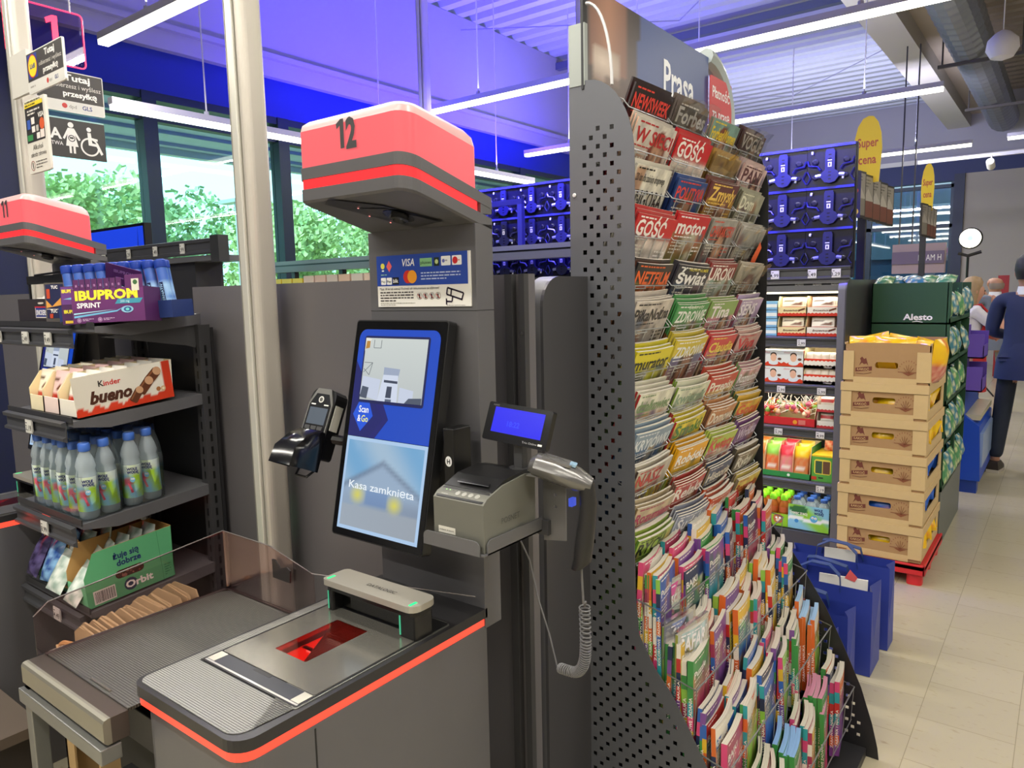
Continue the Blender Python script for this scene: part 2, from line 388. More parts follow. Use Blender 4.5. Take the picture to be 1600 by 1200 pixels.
for (dx, x0) in ((0, -1.35),):
    m = MB(); n = 90; rings = []
    for i in range(n + 1):
        y = 6.0 + i * 0.12; r = 0.24 + (0.012 if i % 2 else 0)
        rings.append([(x0 + 0.15 + r * math.cos(k * math.pi / 8), y, 4.62 + r * math.sin(k * math.pi / 8)) for k in range(16)])
    m.loft(rings, mat('#8f9297', 0.35, 0.7)); t = T('ventilation_duct', 'ribbed galvanised ventilation duct under the brown ceiling at far right', 'duct', (x0 + 0.15, 6, 4.4))
    m.part('duct_pipe', t)
    for y in (8.2, 11.2, 14.2):
        h = MB(); h.box(x0 - 0.2, y, 4.34, x0 + 0.75, y + 0.05, 4.38, mat('#4e4a48', 0.5)); h.tube([(x0 - 0.15, y + .02, 4.36), (x0 - 0.15, y + .02, 5.25)], 0.012, mat('#4e4a48', 0.5)); h.tube([(x0 + 0.7, y + .02, 4.36), (x0 + 0.7, y + .02, 5.25)], 0.012, mat('#4e4a48', 0.5))
        h.part('hanger', t)
mb = MB(); mb.box(-0.45, 5, 4.75, -0.2, 17, 4.8, mat('#6d675f', 0.6)); mb.box(0.2, 5, 4.6, 0.5, 17, 4.66, mat('#6d675f', 0.6))
for y in (9.5, 12.0, 14.5): mb.tube([(-0.3, y, 4.8), (-0.3, y, 5.2)], 0.012, mat('#6d675f', 0.6)); mb.tube([(0.35, y, 4.66), (0.35, y, 5.2)], 0.012, mat('#6d675f', 0.6))
mb.thing('cable_tray', 'dark cable trays hung under the brown ceiling right of the duct', 'cable tray')
mb = MB(); mb.lathe([(0.0, 0), (0.09, 0.03), (0.13, 0.10), (0.12, 0.18), (0.06, 0.24), (0.02, 0.26)], mat('#e6e4ee', 0.4), at=(-0.62, 8.1, 3.55), n=16)
mb.tube([(-0.62, 8.1, 3.8), (-0.62, 8.1, 5.2)], 0.005, WHITE)
mb.thing('wireless_antenna', 'white egg shaped antenna hanging on a thin rod, upper right', 'antenna')
# linear ceiling lamps: housing, glowing diffuser, hanging rods
TUBE = glow('#fffbe8', 6.0)
HOUS = mat('#c9c8d6', 0.4, 0.2)
def lamp(p0, p1, label):
    (x0, y0, z), (x1, y1, _) = p0, p1
    t = T('ceiling_lamp', label, 'ceiling lamp', ((x0 + x1) / 2, (y0 + y1) / 2, z), 'linear ceiling lamps')
    al = abs(x1 - x0) > abs(y1 - y0); h = 0.035
    m = MB(); d = MB()
    if al: m.box(x0, y0 - h, z - 0.02, x1, y0 + h, z + 0.03, HOUS); d.box(x0 + .01, y0 - h, z - 0.055, x1 - .01, y0 + h, z - 0.02, TUBE)
    else: m.box(x0 - h, y0, z - 0.02, x0 + h, y1, z + 0.03, HOUS); d.box(x0 - h, y0 + .01, z - 0.055, x0 + h, y1 - .01, z - 0.02, TUBE)
    m.part('lamp_housing', t); d.part('diffuser', t)
    k = 3
    for i in range(k):
        f = (i + 0.4) / (k - 0.2); q = MB(); xx, yy = x0 + (x1 - x0) * f, y0 + (y1 - y0) * f
        q.tube([(xx, yy, z + 0.03), (xx, yy, ZD + 0.01)], 0.007, mat('#dcdcea', 0.5)); q.lathe([(0.02, 0), (0.02, 0.03)], mat('#b9b8c8', 0.4), at=(xx, yy, z + 0.03), n=8); q.part('hanging_rod', t)  # rods tinted pale blue to carry the blue light on them
_ll = ['hanging lamp bar running to the top left of the picture', 'lamp bar running behind the header of the magazine rack', 'lamp bar ending just left of the yellow oval price sign, farther row',
       'lamp bar left behind the photographer', 'lamp bar right behind the photographer', 'lamp bar over the aisle right of the rack', 'lamp bar over the aisle farther off at right',
       'lamp bar over the aisle near the people', 'lamp bar near the back wall', 'lamp bar straight over the checkout', 'lamp bar behind the checkout customers']
for (x0, x1, y, z), lb in zip(LAMP_ROWS, _ll): lamp((x0, y, z), (x1, y, z), 'white ' + lb)
lamp((-5.75, 2.72, 3.06), (-5.75, 8.1, 3.06), 'white lamp bar hanging along the window wall')
# outside: ground, canopy, trees, lamp post
mb = MB(); mb.box(-60, -30, -0.3, -7.0, 60, -0.12, mat('#c4c49a', 0.9, 0, 0.2, 0.5)); mb.thing('ground', kind='structure')
mb = MB(); mb.box(-60, 18, -0.3, 40, 60, -0.12, mat('#9a9a98', 0.9, 0, 0.2, 0.5)); mb.thing('ground_far', kind='structure')
mb = MB(); mb.box(-14, 22, -0.12, 4, 24, 1.1, mat('#6d7a86', .7)); mb.box(-14, 22.5, 2.3, 4, 24, 6.5, mat('#8d99a4', .7)); mb.box(-14, 22.6, 1.1, 4, 24, 2.3, mat('#4c6a84', .4)); mb.thing('building', 'grey block with a dark window band outside the far windows', 'building')
mb = MB(); mb.box(-9.3, -4, 3.5, -6.95, 18, 3.75, mat('#d4d4f6', 0.7)); mb.box(-9.32, -4, 3.42, -9.2, 18, 3.8, mat('#d6d9ea', 0.6))  # lilac underside holds the reflected blue light in its colour
for x in (-7.6, -8.3, -8.9): mb.box(x, -4, 3.46, x + 0.03, 18, 3.5, mat('#b4b8de', 0.6))
mb.thing('trim_6', kind='structure')
def leafmat(h):
    m, nt, p = _new('leaf'); a = nt.nodes.new('ShaderNodeAttribute'); a.attribute_name = 'Col'
    nt.links.new(a.outputs['Color'], p.inputs['Base Color']); p.inputs['Roughness'].default_value = 0.6
    p.inputs['Subsurface Weight'].default_value = 0; return m
LEAF = leafmat('x')
def tree_proto(seed, h, rad, tint):
    r = R(seed); t = T('tree', '', 'tree', (0, 0, 0))
    m = MB(); m.tube([(0, 0, 0), (0.08, 0.05, h * .35), (-0.05, 0, h * .65), (0, 0.05, h * .9)], [0.16, 0.12, 0.07, 0.02], mat('#5d5142', 0.9), n=7)
    for k in range(9):
        a = r.uniform(0, 6.3); z = r.uniform(.3, .75) * h; L = rad * r.uniform(.5, .9)
        m.tube([(0, 0, z), (math.cos(a) * L * .5, math.sin(a) * L * .5, z + L * .35), (math.cos(a) * L, math.sin(a) * L, z + L * .5)], [0.05, 0.03, 0.01], mat('#5d5142', 0.9), n=5)
    m.part('trunk', t)
    m = MB(); cl = [(r.gauss(0, .5) * rad, r.gauss(0, .5) * rad, h * r.uniform(.3, 1.0), rad * r.uniform(.25, .5)) for _ in range(26)]
    for i in range(9000):
        cx, cy, cz, cr = r.choice(cl); d = Vector((r.gauss(0, 1), r.gauss(0, 1), r.gauss(0, .8))).normalized() * cr * r.uniform(.6, 1.05)
        p = Vector((cx, cy, cz)) + d; a = Vector((r.gauss(0, 1), r.gauss(0, 1), r.gauss(0, 1))).normalized(); b = a.orthogonal().normalized()
        s = r.uniform(.035, .085); k = r.uniform(.6, 1.25)
        m.add([p - a * s - b * s * .5, p + a * s - b * s * .5, p + a * s + b * s * .5, p - a * s + b * s * .5], [(0, 1, 2, 3)], LEAF, tuple(min(1, x * k) for x in tint))
    m.part('foliage', t); return t
tp = [tree_proto(3, 3.7, 1.5, c('#c6dc9c')), tree_proto(8, 4.3, 1.6, c('#a6c694')), tree_proto(15, 3.4, 1.5, c('#d2e4a6'))]
spots = [(-15.5, 5.6, 0, 'yellow-green broad tree outside the window left of the white pole'), (-18.4, 9.0, 1, 'dark green tree outside, between the white pole and the red lamp head'),
         (-15.0, 1.2, 1, 'dark green tree outside behind the hanging signs'), (-13.6, 9.6, 2, 'pale green tree outside, right beside the window post'),
         (-19.5, 5.5, 1, 'tall dark tree outside behind the yellow-green one'), (-14.2, 13.2, 2, 'pale green tree outside, seen left of the kiosk head'),
         (-17.5, 17.5, 0, 'yellow-green tree far along the window front'), (-18.6, 13.4, 0, 'yellow-green bushy tree outside under the kiosk head'), (-22.5, 9.4, 1, 'tallest dark tree farthest from the window')]
seen = set()
for x, y, k, lb in spots:
    if k not in seen: o = tp[k]; seen.add(k); o.location = (x, y, -0.15); o['label'] = lb; o['group'] = 'trees outside the window'
    else: copytree(tp[k], (x, y, -0.15), (0, 0, x * 3.1), lb, 'trees outside the window')
mb = MB(); mb.tube([(-11.3, 7.3, -0.15), (-11.3, 7.3, 3.2)], 0.05, mat('#c9ccd0', 0.4)); mb.box(-11.7, 7.2, 3.2, -11.2, 7.4, 3.26, mat('#c9ccd0', 0.4)); mb.thing('street_lamp', 'pale lamp post outside under the trees', 'street lamp')
# ---------------------------------------------------------------- self checkout kiosk
RED = glow('#ff3236', 1.25, '#801010'); REDO = glow('#ff4a34', 1.5, '#801010')
SEAM = mat('#1d1d1f', 0.5)
def kiosk():
    t = T('self_checkout_kiosk', 'dark grey self checkout kiosk numbered 12 with glowing red head', 'self checkout', (-1.15, 0.9, 0))
    x0, x1 = -1.325, -0.985
    m = MB(); m.prism(rrect(x0 + .012, .59, x1 - .002, 1.185, (.03, 0, 0, .03)), 0.0, 0.866, DARK)
    m.box(x1 - .003, .72, 0.05, x1 - .0012, .723, .86, SEAM)
    m.part('pedestal', t)
    o = rrect(x0, .575, x1, 1.19, (.04, 0, 0, .03), 6)
    oi = rrect(x0 + .004, .579, x1 - .004, 1.19, (.036, 0, 0, .026), 6)
    m = MB(); m.prism(oi, .866, .884, REDO); m.part('light_strip', t, label='glowing red light strip')
    # counter top with a scanner recess cut through
    m = MB(); m.plate(o, [rrect(-1.288, .695, -1.0, 1.075, .004, 1)], .884, .905, mat('#353436', .35, .3)); m.part('countertop', t, bev=.003)
    rb = ribbed('#96958f', 68, 0.40, 0.8, 0.6, 'Y', True)
    m = MB(); m.plate(rrect(x0 + .008, .585, x1 - .022, 1.08, (.03, 0, 0, .022), 5), [rrect(-1.292, .69, -.996, 1.078, .004, 1)], .905, .9065, rb); m.part('ribbed_plate', t, label='finely ribbed steel counter plate')
    m = MB(); m.plate(rrect(-1.289, .694, -.999, 1.077, .004, 1), [rrect(-1.285, .698, -1.003, 1.0, .002, 1)], .899, .9072, mat('#1a1a1b', .3)); 
    m.box(-1.285, .698, .88, -1.003, .702, .9075, mat('#d9d7cf', .3, .8)); m.part('scanner_frame', t)
    m = MB(); m.box(-1.285, .702, .89, -1.003, .734, .9075, mat('#2f3138', .35)); m.box(-1.17, .726, .89, -1.12, .735, .9079, BLACK)
    m.box(-1.284, .703, .89, -1.262, .733, .9083, mat('#d8d4c4', .3, .6)); m.box(-1.026, .703, .89, -1.004, .733, .9083, mat('#d8d4c4', .3, .6)); m.part('scale_bar', t)
    m = MB(); m.plate(rrect(-1.284, .736, -1.004, .999, .003, 1), [rrect(-1.208, .80, -1.112, .955, .002, 1)], .898, .908, mat('#a8a59c', .2, .8)); m.part('platter', t, label='mirror bright scanner platter')
    m = MB(); m.box(-1.208, .80, .9065, -1.112, .955, .9078, clear('#ffb0a8', .10)); m.part('scanner_window', t)
    m = MB(); d = mat('#3a0508', .3)
    m.quad((-1.212, .79, .80), (-1.108, .79, .80), (-1.108, .965, .80), (-1.212, .965, .80), d)
    m.quad((-1.212, .79, .80), (-1.212, .965, .80), (-1.212, .965, .9), (-1.212, .79, .9), d); m.quad((-1.108, .79, .80), (-1.108, .79, .9), (-1.108, .965, .9), (-1.108, .965, .80), d)
    m.quad((-1.212, .965, .80), (-1.108, .965, .80), (-1.108, .965, .9), (-1.212, .965, .9), d); m.quad((-1.212, .79, .8), (-1.212, .79, .9), (-1.108, .79, .9), (-1.108, .79, .8), d)
    m.box(-1.208, .862, .80, -1.112, .872, .885, mat('#200406', .25)); m.part('scanner_well', t)
    m = MB(); m.box(-1.190, .858, .855, -1.160, .861, .884, glow('#ffe8e8', 5)); m.box(-1.2, .955, .83, -1.12, .962, .88, glow('#ff0a20', 3)); m.box(-1.15, .80, .81, -1.12, .83, .815, glow('#ff0a20', 2.5)); m.part('scanner_led_and_glint', t, label='red scanner lights and a glowing white reflection')  # white box glows in place of a reflection in the well
    # scanner bridge
    m = MB(); m.prism(rrect(-1.272, .968, -.992, 1.04, (.022, .022, .012, .012), 4), .968, .981, mat('#b4afa4', .4, .4)); m.prism(rrect(-1.268, .972, -.996, 1.036, .018, 4), .958, .968, BLACK)
    m.M = Matrix.Translation((-1.16, .997, .9812)); m.text('DATALOGIC', 0, 0, .011, mat('#4c4943', .5), bold=.01, wid=.085); m.M = Matrix.Identity(4)
    for x in (-1.262, -1.012): m.box(x, .975, .9805, x + .006, .995, .9816, glow('#19e07c', 2))
    m.part('scanner_bridge', t)
    for a, b in ((-1.268, -1.25), (-1.045, -.998)):
        m = MB(); m.prism(rrect(a, .978, b, 1.03, .006, 2), .905, .96, mat('#151516', .25)); m.box(a + .004 if a < -1.1 else a + .003, .9765, .912, (a + .006) if a < -1.1 else a + .006, .9782, .952, glow('#52d8a0', .7)); m.part('bridge_leg', t)
    m = MB(); m.box(-1.25, 1.005, .908, -1.045, 1.008, .958, clear('#4a5048', .18)); m.part('bridge_glass', t)
    # column and cranked head
    m = MB(); m.box(-1.31, 1.18, .86, x1, 1.236, 1.735, DARK); m.box(-1.3102, 1.179, 1.555, x1 + .0006, 1.2365, 1.5575, SEAM); m.part('column', t, bev=.003)
    Y0, Y1 = .99, 1.236
    def lay(z0, z1, m_, ins=0.0, y1=Y1, par='', lab=None, cr=.035, tilt=-.27):
        ring = lambda z, i: [(x, y, z + tilt * (y - Y0)) for x, y in rrect(-1.302 + i, Y0 + i, x1 - i, y1 - (i if y1 < Y1 else 0), (cr, .012 if y1 < Y1 else 0, .012 if y1 < Y1 else 0, .012), 6)]
        q = MB(); q.loft([ring(z0, ins), ring(z1, ins)], m_); q.part(par, t, label=lab)
    q = MB(); rg = lambda z, i: [(x, y, z - .27 * (y - Y0)) for x, y in rrect(-1.302 + i, Y0 + i, x1 - i, Y1, (.035, 0, 0, .012), 6)]
    q.loft([rg(1.786, .004), rg(1.790, 0), rg(1.813, 0)], DARK)
    q.part('head_base', t)
    lay(1.813, 1.833, RED, .002, 1.2, 'head_light_strip', 'glowing red strip round the head')
    lay(1.833, 1.856, DARK, 0, Y1, 'head_band')
    q = MB(); q.box(-1.30, 1.2, 1.756, x1 - .001, 1.236, 1.781, DARK); q.part('head_rear_cap', t)
    q = MB(); LB = glow('#f2666e', .82, '#8a3a3a'); LT = glow('#f0a09c', .34, '#b89a98')
    rl = lambda z, i, k: [(x, y, z - k * (y - Y0)) for x, y in rrect(-1.300 + i, Y0 + .002 + i, x1 - .002 - i, 1.195 - i * 1.4, (.035, .015, .015, .012), 6)]
    q.loft([rl(1.856, 0, .27), rl(1.93, 0.0, .22)], LB, cap=False, smooth=True)
    q.loft([rl(1.93, 0, .22), rl(1.943, .003, .2), rl(1.952, .012, .19), rl(1.954, .03, .18)], LT, smooth=True)
    q.part('light_box', t, label='translucent red light box')
    # camera pocket in the underside
    zu = lambda y: 1.7845 - .27 * (y - Y0)
    q = MB(); f = frame((-1.145, 1.085, zu(1.085)), (1, 0, 0), (0, -1, .27)); q.M = f
    q.poly([(-.095, .085), (-.06, .105), (.035, .045), (.10, -.065), (.0, -.085)], mat('#101011', .3), z=.0012)
    q.poly([(-.03, .045), (.03, .03), (.09, -.06), (.005, -.075)], mat('#39383a', .4), z=.0022); q.disc(.025, -.012, .030, mat('#0b0b0c', .2), z=.003, ry=.036)
    q.lathe([(.019, .003), (.019, .011), (.014, .014), (.011, .006)], mat('#2e2e30', .3), n=16, at=(.028, -.012, 0)); q.disc(.028, -.012, .006, mat('#26263a', .05), z=.0075)
    for p in ((-.03, .05), (-.045, .005), (-.028, -.04)): q.disc(p[0], p[1], .0018, glow('#ff8a80', 3), z=.003)
    q.part('overhead_camera', t)
    return t
def number(t, s):
    q = MB(); q.M = frame((-1.302, .9905, 1.856), (1, 0, 0), (0, 0, 1)); D = mat('#39383a', .5); q.one(.125, .024, .056, D); q.text('2', .153, .024, .056, D, bold=.045, wid=.030, z=.001); q.part('lane_number', t, label='dark lane number ' + s)
def monitor(t):
    O = (-1.325, 1.043, 1.053); f = frame(O, (1, 0, 0), (0, .107, .483)); W, H = .288, .495
    q = MB(); q.M = f; q.prism(rrect(0, 0, W, H, .008, 3), -.026, -.001, mat('#1b1b1c', .35)); q.prism(rrect(.003, .003, W - .003, H - .003, .006, 3), -.001, 0, mat('#131314', .12)); mon = q.part('monitor', t)
    E = paint(.15, 1.0); q = MB(); q.M = f
    B1, B2, B3 = '#0f46bd', '#141a66', '#1d55d8'
    sx0, sx1, sy0, sy1 = .017, W - .017, .018, H - .022
    q.poly(rrect(sx0, .228, sx1, sy1, (0, .022, .022, 0), 5), E, B1, .0006)
    q.poly([(sx0, .228), (.085, .228), (.13, .275), (.085, .315), (sx0 + .02, .375), (sx0, .40)], E, B2, .0009)
    q.poly([(.085, .228), (.105, .228), (.142, .272), (.115, .315), (.085, .315), (.125, .272)], E, '#16196b', .001)
    q.poly([(.026, .277), (.056, .240), (.092, .277), (.076, .307), (.042, .307)], E, B3, .0012)
    q.text('Scan', .045, .283, .0155, E, '#ffffff', bold=.012, z=.0018, sx=.85); q.text('&', .043, .262, .0155, E, '#ffffff', bold=.012, z=.0018, sx=.8); q.text('Go', .056, .262, .0155, E, '#f2f07a', bold=.012, z=.0018, sx=.85)
    q.poly(rrect(.037, .305, .243, .458, .006, 3), E, '#141b52', .0012)
    ip = lambda u, v: mixc(c('#b8bfc0'), c('#c9d0cd'), v)
    ax, ay, aw, ah = .042, .312, .195, .141
    q.grid(ax, ay, ax + aw, ay + ah, 6, 6, ip, E, .0018)
    z = .0024; P = lambda u, v: (ax + aw * u, ay + ah * v)
    def pl(pts, col, zz): q.poly([P(*p) for p in pts], E, col, zz)
    pl([(.0, .08), (.3, .0), (.32, .34), (.02, .38)], '#c4cde0', z); pl([(.3, 0), (.62, 0), (.60, .42), (.36, .42)], '#cdd6e8', z + .0002); pl([(.36, .36), (.6, .36), (.62, .52), (.36, .54)], '#9aa6bd', z + .0001)
    pl([(.38, .30), (.6, .29), (.6, .33), (.38, .34)], '#3d465a', z + .0004); pl([(.43, .06), (.52, .06), (.52, .24), (.44, .24)], '#3d465a', z + .0004); pl([(.43, 0), (.53, 0), (.53, .04), (.43, .04)], '#59647a', z + .0004)
    pl([(.64, 0), (.86, 0), (.86, .2), (.64, .24)], '#c4cde0', z); pl([(.74, .0), (1, .0), (1, .1), (.8, .08)], '#4b5568', z + .0005); pl([(0, .04), (.12, .02), (.14, .2), (.03, .22)], '#4b5568', z + .0005)
    pl([(.02, .86), (.1, .98), (.06, 1), (0, 1), (0, .78)], '#e4e2d8', z + .0003); pl([(.01, .82), (.08, .84), (.08, .95), (.02, .95)], '#b98438', z + .0005)
    for a, b in (((.02, .44), (.16, .60)), ((.02, .60), (.16, .60)), ((.16, .60), (.12, .40)), ((.02, .5), (.12, .40)), ((.15, .84), (.27, .84)), ((.27, .84), (.27, .97)), ((.15, .97), (.15, .84))):
        d = Vector((b[0] - a[0], b[1] - a[1])); n = Vector((-d.y, d.x)).normalized() * .004; pl([(a[0] - n.x, a[1] - n.y), (b[0] - n.x, b[1] - n.y), (b[0] + n.x, b[1] + n.y), (a[0] + n.x, a[1] + n.y)], '#565d66', z + .0005)
    # closed notice over a blurred shop front
    q.rect(sx0, sy0, sx1, .227, E, '#a9c6e6', .0008)
    def shop(u, v):
        sky = mixc(c('#6fa3cc'), c('#9fb9cf'), 0.5 + .5 * math.sin(u * 7 + v * 5)); k = sky
        roof = .78 - abs(u - .5) * .62
        k = mixc(k, c('#93a9c2'), min(1, max(0, (roof - v) / .08 + .5)))
        k = mixc(k, mixc(c('#8fa2b8'), c('#7e8ea4'), u), min(1, max(0, (.42 - v) / .15 + .3)))
        k = mixc(k, c('#66768e'), .8 * max(0, 1 - abs(v - roof) / .06))
        for cx, cy in ((.2, .38), (.70, .34)):
            d = math.hypot((u - cx) * 1.1, v - cy); 
            if d < .16: k = mixc(c('#d6cf4a'), k, min(1, d / .13))
        if .3 < u < .6 and .28 < v < .46: k = mixc(k, c('#4f79b4'), .5)
        if v < .25: k = mixc(k, c('#a3a9ae'), .55)
        return k
    q.grid(sx0 + .008, sy0 + .008, sx1 - .008, .219, 34, 30, shop, E, .0012)
    q.text('Kasa zamknięta', .145, .112, .0175, E, '#e9f1f8', wid=.205, bold=.006, z=.002, al='C')
    q.part('display', mon, label='lit screen with closed till notice')
    q = MB(); q.box(-1.25, 1.152, 1.2, -1.10, 1.185, 1.40, DARK2); q.part('monitor_mount', t)
def notice(t):
    q = MB(); q.M = frame((-1.28, 1.1765, 1.565), (1, 0, 0), (0, 0, 1)); W, H = .281, .115; P = paint(.3)
    q.box(0, 0, -.006, W, H, 0, WHITE); q.rect(0, .047, W - .006, H, P, '#2b4aa8', .0004)
    D = c('#2a2530'); Wt = '#f4f4f4'
    q.text('VISA', .083, .090, .0165, P, Wt, wid=.038, bold=.012, shear=.2); q.disc(.100, .066, .0145, P, '#d2342c', .0008); q.disc(.113, .066, .0145, P, '#f0a030', .0010)
    q.disc(.02, .092, .0065, P, '#e9e35a', .0008); q.rect(.017, .080, .024, .083, P, Wt, .0008); q.poly([(.041, .078), (.05, .091), (.041, .104), (.032, .091)], P, '#ef6a6a', .0008)
    q.lines(.014, .0715, .055, 1, .004, .0018, P, '#9fd0a8'); q.poly(rrect(.013, .05, .0295, .066, .002, 2), P, Wt, .0008); q.poly(rrect(.032, .05, .0485, .066, .002, 2), P, Wt, .0008); q.text('Pay', .0145, .055, .005, P, '#555555', wid=.013, z=.0012); q.text('Pay', .0335, .055, .005, P, '#333333', wid=.013, z=.0012, bold=.01)
    q.rect(.051, .05, .071, .066, P, '#17161a', .0008); q.text('blik', .053, .054, .009, P, Wt, wid=.016, bold=.015, z=.0012)
    q.rect(.138, .087, .174, .105, P, '#8cc48c', .0008); q.text('pluxee', .140, .0925, .007, P, '#1c3326', wid=.032, bold=.01, z=.0012); q.rect(.180, .087, .195, .105, P, '#22301c', .0008); q.disc(.188, .096, .005, P, '#c9d89a', .0012)
    q.poly(rrect(.201, .087, .228, .107, .002, 2), P, Wt, .0008); q.disc(.208, .097, .004, P, '#6a6fb8', .0012); q.lines(.213, .096, .226, 1, .004, .003, P, '#b0a8b8', .0012); q.poly(rrect(.232, .087, .259, .107, .002, 2), P, Wt, .0008); q.disc(.241, .097, .0075, P, '#cf2a2e', .0012); q.lines(.250, .096, .258, 1, .004, .002, P, '#cf2a2e', .0012)
    q.lines(.14, .072, .255, 3, .0065, .0024, P, '#c5d2f0', seed=4)
    q.text('Masz 18 lat lub więcej? Pochwal się dokumentem ze zdjęciem!', .008, .038, .0055, P, D, wid=.185); q.lines(.009, .031, .115, 4, .0062, .0026, P, '#3a3438', seed=7); q.lines(.009, .0075, .12, 2, .004, .0014, P, '#8d8880', seed=9)
    for i in range(4):
        x = .133 + i * .0185; q.ring(x, .023, .0078, .0015, P, '#c0433c'); q.box(x - .0018, .018, .0002, x + .0018, .028, .0006, P, '#2a2530'); q.poly([(x - .006, .0275), (x - .005, .0285), (x + .006, .0185), (x + .005, .0175)], P, '#c0433c', .0012)
    for a, b in (((.217, .04), (.262, .028)), ((.217, .04), (.214, .026)), ((.214, .026), (.258, .014)), ((.262, .028), (.256, .013)), ((.228, .037), (.226, .023)), ((.231, .021), (.229, .010)), ((.229, .010), (.213, .011)), ((.213, .017), (.213, .004))):
        d = Vector((b[0] - a[0], b[1] - a[1])).normalized(); n = Vector((-d.y, d.x)) * .0018; q.poly([(a[0] - n.x, a[1] - n.y), (b[0] - n.x, b[1] - n.y), (b[0] + n.x, b[1] + n.y), (a[0] + n.x, a[1] + n.y)], P, '#251a30', .0009)
    q.text('Strefa jest monitorowana', .213, .001 + .0005, .0026, P, D, wid=.052)
    q.part('payment_notice', t, label='blue and white payment notice')
def tray(t):
    GM = mat('#77777a', .4, .5)
    q2 = MB(); q2.box(-.985, 1.0, 1.108, -.835, 1.19, 1.111, GM)
    q2.M = frame((-.985, 1.0, 1.108), (1, 0, 0), (0, 0, 1)); q2.plate(rrect(0, 0, .142, .028, (0, .012, .012, 0), 4), [], 0, .003, GM)
    q2.M = frame((-.835, 1.012, 1.108), (0, 1, 0), (0, 0, 1)); q2.plate(rrect(0, 0, .178, .028, (0, 0, .012, 0), 4), [], -.003, 0, GM)
    q2.M = Matrix.Identity(4); q2.box(-.988, 1.15, 1.08, -.96, 1.19, 1.109, GM)
    q2.part('printer_tray', t)
    q = MB(); q.M = frame((-.838, 1.2, 1.085), (1, 0, 0), (0, 0, 1))
    q.plate([(0, 0), (.055, .008), (.055, .14), (0, .148)], [[(.03 + .004 * math.cos(a), y + .004 * math.sin(a)) for a in [i * math.pi / 4 for i in range(8)]] for y in (.075, .10, .125)], 0, .002, mat('#7d7c7c', .4, .4))
    q.M = Matrix.Identity(4); q.box(-.838, 1.14, 1.232, -.745, 1.20, 1.2345, mat('#8f8e8c', .35, .5)); q.box(-.85, 1.187, 1.10, -.82, 1.199, 1.13, DARK2); q.part('scanner_bracket', t)
K12 = kiosk(); number(K12, '12')
num12 = [o for o in COL.objects if o.name.startswith('lane_number')][0]
monitor(K12); notice(K12)
K11 = copytree(K12, None, None, 'dark grey self checkout kiosk numbered 11 with glowing red head', skip=(num12,))
K11.location = (-1.15 - 1.745, 0.9, 0)
q = MB(); q.M = frame((-1.302, .9905, 1.856), (1, 0, 0), (0, 0, 1)); D = mat('#39383a', .5); q.one(.125, .024, .056, D); q.one(.155, .024, .056, D)
_n = q.part('lane_number', K12, label='dark lane number 11'); _n.parent = K11
tray(K12)
for k in (K11, K12): k['group'] = 'self checkout kiosks'
# receipt printer
t = T('receipt_printer', 'grey boxy receipt printer with rounded black lid on the kiosk tray', 'printer', (-.905, 1.08, 1.111))
GP = mat('#74746c', .45, .15); x0, x1, y0, y1 = -.965, -.84, 1.008, 1.172
m = MB(); prof = [(y0, 1.1112), (y0, 1.203), (y0 + .012, 1.213), (y0 + .06, 1.228), (y1 - .03, 1.236), (y1, 1.232), (y1, 1.1112)]
m.loft([[(x, y, z) for y, z in prof] for x in (x0, x1)], GP); m.M = frame((x1 + .0002, 1.06, 1.155), (0, 1, 0), (0, 0, 1)); m.text('POSNET', 0, 0, .012, mat('#4f4f4a', .5), wid=.058); m.part('printer_body', t, bev=.004)
m = MB(); m.loft([[(x, y0 + .03, 1.220), (x, y0 + .07, 1.2365), (x, y1 - .03, 1.2425), (x, y1 - .002, 1.238), (x, y1 - .002, 1.230), (x, y0 + .03, 1.216)] for x in (x0 + .002, x1 - .004)], mat('#161617', .35)); m.part('printer_lid', t, bev=.002)
m = MB(); m.M = frame((x0 + .004, y0 + .002, 1.2045), (1, 0, 0), (0, .05, .0245)); m.plate(rrect(0, 0, .117, .03, .004, 3), [], 0, .0015, mat('#2c2c2c', .3)); m.part('button_panel', t)
for i in range(4):
    m = MB(); m.M = frame((x0 + .052 + i * .016, y0 + .014, 1.2125), (1, 0, 0), (0, .05, .0245)); m.lathe([(.0055, 0), (.0055, .0015), (.004, .002)], mat('#b5b4ac', .35, .4), n=12); m.part('button', t)
m = MB(); m.M = frame((x0 + .004, y0 + .002, 1.2045), (1, 0, 0), (0, .05, .0245))
for i in range(4): m.disc(.014 + i * .009, .02, .0018, glow('#9cf07a' if i < 2 else '#6c7a60', 1.2 if i < 2 else .3), z=.0022)
m.rect(.010, .008, .026, .011, WHITE, z=.0022); m.part('status_light', t)
m = MB(); m.M = frame((x0 + .03, y0 + .04, 1.2265), (1, 0, 0), (0, .05, .022)); m.box(0, 0, 0, .075, .008, .002, BLACK); m.rect(.0, -.002, .078, .0, STEEL, z=.003); m.part('paper_slot', t)
m = MB(); m.M = frame((x0 + .012, y0 - .0006, 1.135), (1, 0, 0), (0, 0, 1)); m.rect(0, 0, .043, .013, paint(.5), '#dcd9ce'); m.text('zasilanie drukarki', .003, .005, .0035, paint(.5), '#4a4a48', wid=.036); m.part('paper_sticker', t, label='white paper sticker')
